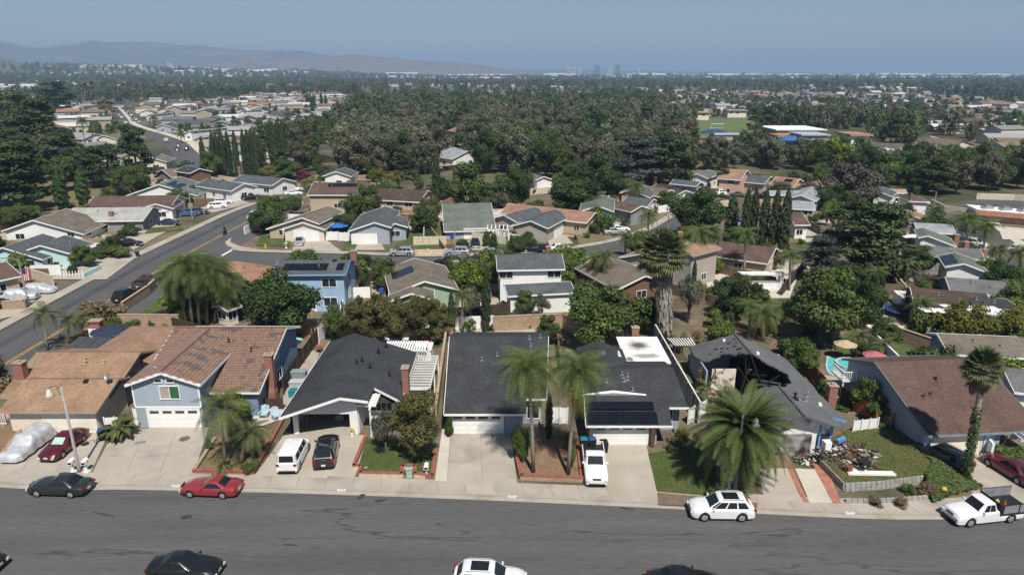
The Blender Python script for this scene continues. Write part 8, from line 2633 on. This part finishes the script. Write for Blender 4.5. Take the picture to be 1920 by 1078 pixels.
for (pxy,top,lab) in (((54,574),488,'plain street lamp pole by the brick wall and covered cars'),((361,412),346,'thin street lamp pole before the solar roofed white house'),((854,494),424,'street lamp pole rising beside the sage green house'),((1750,392),361,'street lamp pole at the bend on the right'),((1251,444),405,'thin lamp pole on the side street'),((694,336),320,'short lamp pole below the grey eucalyptus wood')):
 t = thing('street_lamp', pxy, lab, 'street lamp')
 H = zat(top, t.location.y)
 part(t, 'pole', m_pole, lambda b: b.tube([(0, 0, 0), (0, 0, H)], [.13, .08], 8))
 part(t,'arm',m_metal,lambda b:b.tube([(0,0,H -.2),(-.7,-.2,H +.25),(-1.5,-.4,H +.3)],.045,6))
 part(t,'lamp_head',m_metal,lambda b:b.obox((-1.75,-.46,H +.3),(.7,.28,.14),.27,taper=.8))
for (pxy,lab) in (((138,884),'white pedestal mailbox left of the tall lamp'),((163,884),'white pedestal mailbox right of the tall lamp'),((800,893),'small white mailbox at the brick corner right of the juniper'),((1367,918),'white mailbox under the huge date palm'),((537,466),'white post box on the drive of the cream corner house')):
 t = thing('mailbox', pxy, lab, 'mailbox')
 part(t,'post',m_white,lambda b:(b.box(-.09,.09,-.09,.09,0,.8),b.box(-.2,.2,-.2,.2,0,.1)))
 part(t,'box',m_white,lambda b:(b.box(-.2,.2,-.3,.26,.8,1.02),b.tube([(0,-.3,1.02),(0,.26,1.02)],.2,12)))
 part(t,'flag',M('red_flag',(.5,.03,.02)),lambda b:b.box(.205,.22,-.05,.0,.95,1.2))
t = thing('utility_box',(768,893),'pale green utility cabinet in the notch of the cream planter wall','cabinet')
part(t,'cabinet',M('pale_green_metal',(.33,.42,.34)),lambda b:(b.box(-.25,.25,-.2,.2,0,.75),b.box(-.28,.28,-.23,.23,.75,.8)))
for (pxy,lab,s) in (((1767,930),'big yellow capped hydrant in the ivy behind the flatbed truck',1.0),((498,466),'yellow fire hydrant on the corner of the cross street',.9)):
 t = thing('fire_hydrant', pxy, lab, 'hydrant')
 part(t,'hydrant_body',M('yellow_enamel',(.62,.38,.04)),lambda b:(b.lathe([(.22*s,0),(.22*s,.06),(.16*s,.08),(.16*s,.6),(.22*s,.64),(.2*s,.75),(.08*s,.85),(0,.86)],14),b.tube([(-.3*s,0,.45),(.3*s,0,.45)],.08*s,8)))
# house numbers painted on the kerb: white plate with dark figures
for i, (pxy,num) in enumerate((((330,910.5),'20716'),((640,919.5),'20726'),((960,932),'20736'),((1258,948),'20746'),((1597,966),'20756'))):
 x, y = G(*pxy, .07)
 j = min(range(len(GUT)), key=lambda k: (GUT[k][0] - x) ** 2)
 tx, ty = KERB[j + 1][0] - KERB[j - 1][0], KERB[j + 1][1] - KERB[j - 1][1]
 a = math.atan2(ty, tx)
 gx = GUT[j][0] * 1.0
 yy = np.interp(x, [p[0] for p in GUT], [p[1] for p in GUT])
 t = empty('kerb_number',(x,yy -.012,.075),a,'white painted house number on the kerb, %s from the left'%('first','second','third','fourth','fifth')[i],'house number')
 part(t,'plate',m_line,lambda b:(b.box(-.34,.34,-.003,.003,-.055,.058),b.box(-.34,.34,.003,.17,.056,.061)))
 cu = bpy.data.curves.new('digits','FONT'); cu.body = num; cu.size = .17; cu.align_x = 'CENTER'; cu.align_y = 'CENTER'
 o = bpy.data.objects.new('digits',cu); COL.objects.link(o); o.parent = t; o.location = (0,.085,.064); cu.materials.append(m_black)
 dm = bpy.data.meshes.new_from_object(o); bpy.data.objects.remove(o); dm.materials.clear(); dm.materials.append(m_black); link_mesh('digits',dm,t,(0,.085,.064))
# ---- garden furniture
def parasol(pxy, label, mat, r=1.5, H=2.3):
 t = thing('parasol', pxy, label, 'parasol')
 part(t,'pole',m_white,lambda b:(b.tube([(0,0,0),(0,0,H)],.03,6),b.lathe([(.25,0),(.25,.08),(.05,.12)],10)))
 n = 8
 for k in range(n):
  a0, a1 = 2 * PI * k / n, 2 * PI * (k + 1) / n
  part(t,'canopy_panel',mat,lambda b:b.add([(0,0,H +.1),(r *math.cos(a0),r *math.sin(a0),H -.4),(r *math.cos(a1),r *math.sin(a1),H -.4),(r *.98*math.cos((a0 +a1)/2),r *.98*math.sin((a0 +a1)/2),H -.46)],[(0,1,3),(0,3,2)]))
 return t
f_teal, f_tan, f_pink, f_navy = M('pale_teal_canvas',(.33,.58,.56)), M('tan_canvas',(.44,.33,.22)), M('pink_canvas',(.42,.12,.14)), M('navy_canvas',(.025,.035,.06))
parasol((546, 668), 'pale teal parasol in the yard beside the tile-roofed house', f_teal)
parasol((1581, 673), 'tan parasol beside the turquoise pool', f_tan, 1.3)
parasol((1636, 690), 'pink parasol right of the turquoise pool', f_pink, 1.3, 2.0)
parasol((213, 648), 'navy canopy parasol behind the tan roof', f_navy, 2.3, 2.4)
parasol((1709, 462), 'white parasol at the grey green gabled house', m_white, 2)
parasol((1693, 512), 'white parasol by the big dark pine', m_white, 2.2)
parasol((1640, 466), 'small white parasol under the dark pine', m_white, 1.4)
parasol((635,440),'bright blue canopy beside the cream corner house',M('bright_blue_tarp',(.02,.13,.42)),2.2)
def chair(pxy, label, mat, rz=0.0, z=.14):
 t = thing('garden_chair', pxy, label, 'chair', z, rz)
 part(t,'seat',mat,lambda b:[b.bar((-.3 +k *.12,-.35,.38),(-.3 +k *.12,.25,.28),.1,.03) for k in range(6)])
 part(t,'backrest',mat,lambda b:[b.bar((-.3 +k *.12,.22,.3),(-.34 +k *.136,.55,1.0 +.06*(2.5 -abs(k -2.5))),.1,.03) for k in range(6)])
 for s in (-1, 1):
  part(t, 'arm', mat, lambda b: b.bar((s * .38, -.4, .58), (s * .38, .4, .58), .12, .03))
  part(t,'leg',mat,lambda b:(b.bar((s *.36,-.34,0),(s *.36,-.34,.57),.08,.05),b.bar((s *.36,-.3,.34),(s *.34,.5,.02),.04,.1)))
m_pb = M('pale_blue_plastic', (.42, .55, .62), rough=.5)
chair((496, 782), 'pale blue garden chair, left one of two by the dark fence', m_pb)
chair((519, 785), 'pale blue garden chair turned sideways by the dark fence', m_pb, .7)
chair((560,682),'grey blue garden chair under the teal parasol',M('grey_blue_plastic',(.2,.27,.3)),1.5)
for (pxy,lab,r_,h_) in (((553,683),'round white garden table in the narrow yard',.55,.72),((600,660),'small teal table with red top by the dark board fence',.5,.6)):
 t = thing('garden_table', pxy, lab, 'table')
 part(t,'table_top',m_white if 'white' in lab else M('red_top',(.3,.05,.04)),lambda b:b.lathe([(0,h_),(r_,h_),(r_,h_ +.04),(0,h_ +.04)],14))
 for k in range(4): part(t,'leg',m_white if 'white' in lab else L_TEAL,lambda b:b.bar((r_ *.6*math.cos(k *1.57 +.8),r_ *.6*math.sin(k *1.57 +.8),0),(r_ *.5*math.cos(k *1.57 +.8),r_ *.5*math.sin(k *1.57 +.8),h_),.06,.06))
for (pxy,sz,mt,lab) in (((537,700),(.55,.55,1.3),M('wood_drum',(.42,.24,.1)),'tall wooden cabinet in the narrow yard'),((562,712),(1.6,.9,1.0),M('grey_storage',(.22,.27,.28)),'grey storage box by the dark board fence'),((558,728),(1.5,.9,.8),M('pale_storage',(.4,.43,.43)),'paler storage box by the dark board fence'),((552,742),(1.0,.8,.6),L_TEAL,'teal box by the dark board fence'),((530,722),(1.6,1.2,.8),m_black,'black covered heap beside the deep blue wall'),((735,640),(4.2,1.6,.5),M('pool_blue',(.05,.12,.4)),'long blue and white above-ground pool behind the white slatted cover'),((795,668),(2.0,2.4,1.2),m_white,'white trailer beyond the lattice patio'),((1258,500),(2,1,.9),L_BLUE,'blue thing stored behind the chimney')):
 t = thing('storage_box', pxy, lab, 'container')
 part(t, 'box_body', mt, lambda b: b.obox((0, 0, sz[2] / 2), sz, taper=.96))
 part(t,'lid',m_white if 'pool' in lab or 'trailer' in lab else mt,lambda b:(b.obox((0,0,sz[2] +.05),(sz[0]*1.04,sz[1]*1.04,.09)),b.obox((0,sz[1]*.2,sz[2] +.13),(sz[0]*.6,sz[1]*.4,.08))))
t = thing('slide', (805, 662), 'red plastic play slide by the white trailer', 'slide')
part(t,'chute',M('red_plastic',(.5,.03,.03)),lambda b:b.add([(-.3,-1.3,.1),(.3,-1.3,.1),(.3,.4,1.4),(-.3,.4,1.4),(-.35,-1.3,.25),(.35,-1.3,.25),(.35,.4,1.6),(-.35,.4,1.6)],[(0,1,2,3),(0,3,7,4),(1,5,6,2)]))
part(t,'steps',m_white,lambda b:[b.box(-.3,.3,.5 +.1*k,.58 +.1*k,1.2 -.3*k,1.25 -.3*k) for k in range(4)] +[b.bar((s *.3,.4,1.4),(s *.3,.95,0),.06,.06) for s in (-1,1)])
# ---- pools
m_water = M('pool_water', (.10, .46, .52), rough=.06, spec=.6, var=.12, scale=.8, pos=True)
def pool(pts_, z, label, mat, name='swimming_pool'):
 x, y = pts_[0]
 t = empty(name, (x, y, 0), 0, label, 'pool')
 cx_, cy_ = sum(p[0] for p in pts_) / len(pts_), sum(p[1] for p in pts_) / len(pts_)
 b = MB(); out = [(cx_ + (p[0] - cx_) * 1.12, cy_ + (p[1] - cy_) * 1.12) for p in pts_]
 n = len(pts_); b.add([(*p,z +.05) for p in out] +[(*p,z +.05) for p in pts_] +[(*p,z -.04) for p in pts_] +[(*p,0) for p in out],[(i,(i +1)%n,n +(i +1)%n,n +i) for i in range(n)] +[(n +i,n +(i +1)%n,2*n +(i +1)%n,2*n +i) for i in range(n)] +[(3*n +i,3*n +(i +1)%n,(i +1)%n,i) for i in range(n)])
 b.build('coping',m_conc3,t); b = MB(); b.add([(*p,z -.01) for p in pts_],[tuple(range(n))]); o = b.build('water',mat,t)
 if o.data.polygons[0].normal.z < 0: o.data.flip_normals()
pool(smooth_line(px((1552,672),(1572,676),(1585,690),(1596,700),(1580,706),(1556,702),(1550,688)),4),.16,'kidney shaped turquoise pool behind the burnt house',m_water)
cx_, cy_ = G(1596, 681, .5)
pool([(cx_ +1.5*math.cos(k *.42),cy_ +1.5*math.sin(k *.42)) for k in range(15)],.5,'raised round spa beside the kidney shaped pool',m_water,'spa')
pool(px((1476,519),(1488,511),(1506,513),(1498,522)),.14,'green pool in the paved patio on the right',M('green_water',(.06,.33,.25),rough=.06,pos=True))
# ---- patio of the beige house: white counter, red golf cart
t = thing('barbecue_counter',(1424,540),'white outdoor barbecue counter on the paved patio','counter')
part(t,'counter',M('white_flat_roof'),lambda b:(b.box(-3.4,3.4,-.6,.6,0,1.1),b.box(-3.4,-2.9,-.5,.5,1.1,2.2),b.box(2.9,3.4,-.5,.5,1.1,2.2),b.box(-3.5,3.5,-.6,.6,2.2,2.5)))
part(t,'worktop',M('grey_stone',(.25,.25,.26)),lambda b:b.box(-2.89,2.89,-.64,.64,1.1,1.16))
t = thing('golf_cart',(1321,525),'red golf cart with red roof on the paved patio','golf cart',rz=.4)
m_rc = M('red_gloss', (.42, .02, .02), rough=.3)
part(t,'cart_body',m_rc,lambda b:(b.box(-1.1,-.2,-.55,.55,.3,.8),b.box(.5,1.15,-.55,.55,.3,.85),b.box(-.2,.5,-.55,.55,.28,.36)))
part(t, 'roof', m_rc, lambda b: b.obox((0, 0, 1.85), (2.0, 1.3, .1), taper=.9))
part(t,'seat',m_black,lambda b:(b.box(-.75,-.25,-.5,.5,.8,.92),b.box(-.85,-.75,-.5,.5,.92,1.35)))
part(t,'roof_posts',m_metal,lambda b:[b.bar((x,y,.8),(x *.9,y,1.8),.04,.04) for x in (-.95,.95) for y in (-.5,.5)])
for x in (-.75, .8):
 for y in (-.5, .5): wheel(t, x, y, .24, .18)
t = thing('trampoline',(1690,590),'round black trampoline with netting in the right hand gardens','trampoline')
part(t,'mat',m_black,lambda b:b.lathe([(0,.8),(2.0,.8)],24)); part(t,'rim',L_BLUE,lambda b:b.lathe([(1.9,.82),(2.3,.84),(2.3,.76),(1.9,.79)],24))
part(t,'posts',m_black,lambda b:[b.tube([(2.3*math.cos(k *1.05),2.3*math.sin(k *1.05),0),(2.3*math.cos(k *1.05),2.3*math.sin(k *1.05),2.4)],.05,5) for k in range(6)])
# black patio roof and brick barbecue behind the tan house
t = thing('patio_cover',(165,648),'flat black slatted patio roof behind the tan house','pergola')
q0, q1, q2, q3 = [Vector((*G(x,y,2.5),2.5)) -t.location for x,y in ((122,651),(200,653),(222,634),(150,630))]
for i in range(4):
 for j in range(3):
  f = lambda u, v: (q0 * (1 - u) + q1 * u) * (1 - v) + (q3 * (1 - u) + q2 * u) * v
  a_ = [f((i +.03)/4,(j +.03)/3),f((i +.97)/4,(j +.03)/3),f((i +.97)/4,(j +.97)/3),f((i +.03)/4,(j +.97)/3)]
  part(t,'shade_panel',M('grey_black_shade',(.06,.065,.07),var=.2,pos=True),lambda b:b.add(a_ +[p -Vector((0,0,.06)) for p in a_],[(0,1,2,3),(0,4,5,1),(1,5,6,2),(2,6,7,3),(3,7,4,0)]))
for q in (q0,q1,q2,q3): part(t,'post',m_wood,lambda b:b.box(q.x -.07,q.x +.07,q.y -.07,q.y +.07,0,q.z -.08))
t = thing('outdoor_fireplace',(186,636),'white and terracotta outdoor fireplace beside the black patio roof','fireplace')
part(t,'hearth',W_WHITE,lambda b:b.obox((0,0,.8),(1.6,1.1,1.6))); part(t,'brick_top',m_brick,lambda b:(b.obox((0,0,2.0),(1.3,1.0,.8),taper=.9),b.obox((0,0,2.5),(1.6,1.2,.16))))
# walls and fences of the wide street
solid_wall('block_wall',px((225,617),(338,618)),2.0,.25,m_block,'broad tan block wall between the round bush and the palm cluster',capmat=MATS['tan_coping2'])
solid_wall('retaining_wall',px((232,585),(280,552),(292,540)),1.4,.3,m_block,'tan wall along the near side of the wide street',capmat=MATS['tan_coping2'])
solid_wall('brick_wall',px((8,582),(48,580),(55,572)),1.3,.3,m_block,'tan brick wall in front of the covered cars',capmat=MATS['tan_coping2'])
solid_wall('long_wall',px((1560,640),(1600,612),(1680,640),(1800,682)),1.8,.3,m_block,'long tan retaining wall crossing behind the pool garden',capmat=MATS['tan_coping2'])
solid_wall('long_wall',px((1470,590),(1500,606),(1560,640)),1.6,.3,m_block,'tan wall below the large round tree',capmat=MATS['tan_coping2'])
solid_wall('garden_wall',px((735,478),(836,477)),.9,.25,MATS['cream_slump_block'],'low cream wall in front of the square green lawn',piers=3)
solid_wall('garden_wall',px((836,477),(800,425),(775,395)),1.3,.2,m_block,'tan wall running back on the right of the square green lawn')
pick_fence('picket_fence',px((88,520),(158,520)),1.0,m_white,'white rail fence in front of the aqua house',board=.5,gap=.38,post=2.5)
solid_wall('low_wall',px((158,522),(190,506)),.8,.2,W_AQUA,'pale aqua low wall at the pavement by the aqua house')
for (q,lb) in ((((612,452),(634,452)),'white gate panel right of the cream corner garage'),(((636,453),(660,454)),'white gate panel left of the slate roof garage'),(((533,449),(552,450)),'white gate panel left of the cream corner garage')):
 pick_fence('vinyl_fence', px(*q), 1.8, m_white, lb, board=.3, post=1.5)
pick_fence('picket_fence',px((1226,392),(1262,394)),1.2,m_white,'white railings below the pink gabled house',board=.4,gap=.25,post=2.5)
# white arched frame (greenhouse skeleton) beside the white two storey house
t = thing('arched_frame',(905,512),'white arched hoop frame beside the white two storey house','frame')
for k in range(7): part(t,'hoop',m_white,lambda b:b.tube([(-2.2 +k *.75,2.2*math.cos(a),2.4*math.sin(a)) for a in np.linspace(0,PI,11)],.05,5))
part(t, 'ridge_bar', m_white, lambda b: b.tube([(-2.2, 0, 2.4), (2.3, 0, 2.4)], .05, 5))
t = thing('trellis',(925,452),'white slatted trellis at the right end of the grey green roof','trellis')
for k in range(6): part(t,'slat',m_white,lambda b:b.box(-1.2 +k *.8,-1.05 +k *.8,-1.6,1.8,2.7,2.9))
part(t,'frame',m_white,lambda b:(b.box(-1.3,3.2,-1.5,-1.35,2.5,2.69),[b.box(x,x +.15,-1.5,-1.35,0,2.5) for x in (-1.2,1,3)]))
for x in (955, 1000, 1045, 1085):
 t = thing('patio_post',(x,578),'white post carrying the long patio roof, %s from the left'%{955:'first',1000:'second',1045:'third',1085:'fourth'}[x],'post')
 part(t,'shaft',m_white,lambda b:(b.box(-.07,.07,-.07,.07,0,2.3),b.box(-.12,.12,-.12,.12,0,.12)))
t = thing('garden_sofa', (1052, 575), 'pale cushioned sofa under the long patio roof', 'sofa')
part(t,'seat',m_blind,lambda b:b.box(-1.4,1.4,-.4,.4,.2,.5)); part(t,'backrest',m_blind,lambda b:b.box(-1.4,1.4,.3,.5,.5,.95)); part(t,'base',m_wood,lambda b:b.box(-1.4,1.4,-.4,.4,.05,.19))
t = thing('patio_cover',(1205,558),'white flat patio cover at the end of the low brown roofed house','pergola')
part(t,'roof_sheet',m_white,lambda b:b.obox((0,0,2.5),(4.4,3,.12),.5)); part(t,'posts',m_white,lambda b:[b.box(x,x +.12,-1.2,-1.08,0,2.44) for x in (-1.6,1.5)])
for k, (pxy, sx_) in enumerate((((1780, 650), 5.5), ((1836, 648), 6.5))):
 t = thing('patio_cover',pxy,('smaller white sheet cover on the grey brown roof','larger white ribbed cover on the grey brown roof')[k],'pergola')
 for i in range(6): part(t,'sheet',m_white,lambda b:b.obox((-sx_ /2 +(i +.5)*sx_ /6,2.5 -i *.15,3.9),(sx_ /6 -.06,(1.6,3.4)[k],.08)))
# flags
def flag(pxy, label, Hp, s=1.0, rz=0.0, z=.1):
 t = thing('flag', pxy, label, 'flag', z, rz)
 part(t, 'pole', m_white, lambda b: b.tube([(0, 0, 0), (.5 * s, 0, Hp)], .025, 5))
 for k in range(7): part(t,'stripe',M('flag_red',(.42,.04,.06)) if k %2==0 else M('flag_white',(.7,.68,.66)),lambda b:b.add([(.5*s +k *.11*s,.02*(k %3),Hp -.1),(.5*s +(k +1)*.11*s,.02*((k +1)%3),Hp -.12),(.45*s +(k +1)*.10*s,0,Hp -1.3*s),(.45*s +k *.10*s,0,Hp -1.25*s)],[(0,1,2,3)]))
 part(t,'canton',M('flag_blue',(.03,.05,.18)),lambda b:b.add([(.5*s,-.03,Hp -.1),(.92*s,-.03,Hp -.11),(.88*s,-.03,Hp -.6*s),(.48*s,-.03,Hp -.58*s)],[(0,1,2,3)]))
flag((6, 800), 'striped flag hanging at the left end of the tan house', 2.2)
flag((1880, 835), 'striped flag in the bed beside the pale blue trellis', 1.9)
flag((36, 530), 'faded striped flag near the covered cars', 2.4, 1.6)
flag((1873, 525), 'faded striped flag right of the solar gable', 2.2, 1.5)
# motorcyclist on the wide street
x, y = G(422, 440)
t = empty('motorcycle',(x,y,0),WS +PI,'dark motorcycle ridden down the wide street','motorcycle')
for dx in (-.68, .7): wheel(t, dx, 0, .32, .14)
part(t,'motorcycle_body',m_black,lambda b:(b.obox((0,0,.55),(1.0,.3,.4)),b.bar((.2,0,.75),(.72,0,.35),.08,.08),b.obox((-.35,0,.82),(.7,.26,.1)),b.obox((.2,0,.85),(.45,.28,.22),taper=.7)))
part(t,'handlebar',m_metal,lambda b:b.tube([(.38,-.38,1.0),(.42,0,.95),(.38,.38,1.0)],.025,6))
me = bpy.data.meshes.new('person')
J = [(-.25,0,.9,.16),(-.15,0,1.2,.17),(-.05,0,1.43,.15),(.0,0,1.56,.065),(.03,0,1.68,.12),(.05,0,1.78,.11)]
ed = [(0, 1), (1, 2), (2, 3), (3, 4), (4, 5)]
for s in (-1, 1):
 b0 = len(J); J += [(-.03,s *.2,1.42,.08),(.1,s *.3,1.2,.055),(.36,s *.32,1.03,.04)]; ed += [(2,b0),(b0,b0 +1),(b0 +1,b0 +2)]
 b0 = len(J); J += [(-.22,s *.12,.88,.11),(.2,s *.2,.82,.085),(.1,s *.2,.45,.06),(.2,s *.2,.3,.05)]; ed += [(0,b0),(b0,b0 +1),(b0 +1,b0 +2),(b0 +2,b0 +3)]
me.from_pydata([j[:3] for j in J], ed, [])
pe = bpy.data.objects.new('person',me); COL.objects.link(pe); pe.location = (x,y,0); pe.rotation_euler = (0,0,WS +PI)
sk = pe.modifiers.new('skin', 'SKIN')
for v_, j in zip(me.skin_vertices[0].data, J): v_.radius = (j[3], j[3])
me.skin_vertices[0].data[0].use_root = True
pe.modifiers.new('smooth', 'SUBSURF').levels = 1
me.materials.append(M('dark_jacket', (.02, .02, .024)))
tag(pe, 'person in dark clothes and helmet riding the motorcycle', 'person')
# ---- fire debris on the raised lawn
rd = random.Random(3)
def heap(name, pxy, n, spread, hgt, label, z):
 x, y = G(*pxy, z)
 b, cols = MB(), []
 for i in range(n):
  a, r = rd.uniform(0, 6.28), spread * rd.random() ** .7
  s_ = .08 + .75 * rd.random() ** 3
  b.obox((x +r *math.cos(a)*1.5,y +r *math.sin(a),z +rd.uniform(.02,hgt)*(1 -r /spread *.8)),(s_,s_ *rd.uniform(.1,.6),rd.uniform(.02,.08)),rd.uniform(0,3.1))
  k = rd.random()
  cols += [(.55,.53,.5) if k >.86 else (.16,.08,.045) if k >.7 else (.2,.175,.15) if k >.42 else (.04,.037,.034)] * 6
 o = b.build(name, MATS['rubble_pieces'], kind='stuff', own=(x, y, z)); tint_mesh(o, cols)
 tag(o, label, 'debris', kind='stuff')
heap('debris',(1582,848),420,1.9,.7,'heap of burnt household debris on the lawn before the burnt house',.78)
heap('debris',(1608,872),150,1.3,.5,'smaller heap of charred boards on the raised lawn',.78)
heap('debris',(1512,862),160,.9,.4,'grey ash and rubbish at the foot of the burnt house wall',.14)
heap('debris',(1318,745),260,1.6,.6,'charred rubbish in the side yard by the grey vinyl fence',.1)
t = thing('fallen_panel',(1632,887),'long white panel lying on the raised front lawn','panel',.82,-.03)
part(t,'panel',m_white,lambda b:b.box(-1.9,1.9,-.3,.25,0,.09)); part(t,'flange',m_white,lambda b:b.box(-1.9,1.9,-.34,-.3,0,.2))
for (pxy,sz,rz,mt,lab) in (((1594,862),(.8,1.1,.06),.5,M('rusty_sheet',(.2,.075,.035)),'rusty brown sheet standing in the debris'),((1546,842),(.6,.9,.8),.1,m_white,'white cabinet frame at the edge of the debris'),((1618,874),(.9,.7,.5),.2,m_dark,'black charred appliance on the raised lawn'),((1576,829),(1.0,.3,.3),.4,M('bright_blue_trim'),'blue rolled mat on the debris heap'),((1326,738),(1.1,.35,.15),-.8,M('orange_plastic'),'orange board in the scorched side yard'),((1590,884),(.5,.4,.45),.3,M('rusty_sheet'),'rusty box beside the long white panel')):
 t = thing('debris_piece', pxy, lab, 'debris', .8 if pxy[1] > 825 else .12, rz)
 part(t,'sheet',mt,lambda b:(b.obox((0,0,sz[2]/2 +.1),sz,.1),b.obox((sz[0]*.3,.1,sz[2] +.12),(sz[0]*.4,sz[1]*.5,.04),.4)))
t = thing('ladder', (1676, 822), 'black ladder leaning near the orange gate', 'ladder', .2, .3)
for s in (-.22,.22): part(t,'rail',m_black,lambda b:b.bar((s,0,0),(s,.7,1.6),.06,.05))
for k in range(5): part(t,'rung',m_black,lambda b:b.bar((-.22,.14*k +.1,.3*k +.2),(.22,.14*k +.1,.3*k +.2),.05,.04))
# covers and stains let into the drives
for (pxy,sz,rz,mt,lab,nm) in (((263,829),(.9,.5),.2,M('grey_cover_plate',(.19,.19,.19)),'grey utility cover plate in the blue grey house drive','manhole_cover'),((346,822),(1.0,1.0),.1,M('dark_oil_stain',(.12,.10,.085),pos=True,var=.4),'dark oil stain on the blue grey house drive','oil_stain'),((686,876),(.35,.35),0,m_conc,'round stone disc in the green front lawn','stepping_stone')):
 t = thing(nm,pxy,lab,'cover' if nm !='oil_stain' else 'stain',.145 if nm !='stepping_stone' else .19,rz)
 part(t,'surface',mt,lambda b:b.lathe([(0,.002),(.4*sz[0],.002),(.5*sz[0],-.004)],9) if nm !='manhole_cover' else b.box(-sz[0]/2,sz[0]/2,-sz[1]/2,sz[1]/2,-.02,.006))
for (p,q,w_) in (((672,930),(682,932),.9),((702,940),(724,936),.35),((340,970),(360,968),.6),((175,960),(215,968),.18),((530,1020),(560,1022),.16),((1160,950),(1190,957),.2),((815,980),(830,985),.15)):
 a, c = Vector((*G(*p), .012)), Vector((*G(*q), .012))
 d = (c - a); n_ = Vector((-d.y, d.x, 0)).normalized() * w_ * .5
 ngon('road_stain',[tuple((a -n_ *.7).xy),tuple((a.lerp(c,.4) -n_).xy),tuple((c -n_ *.5).xy),tuple((c +n_ *.7).xy),tuple((a.lerp(c,.5) +n_).xy),tuple((a +n_ *.5).xy)],.012,M('dark_tar_stain',(.045,.043,.04),pos=True,var=.3))
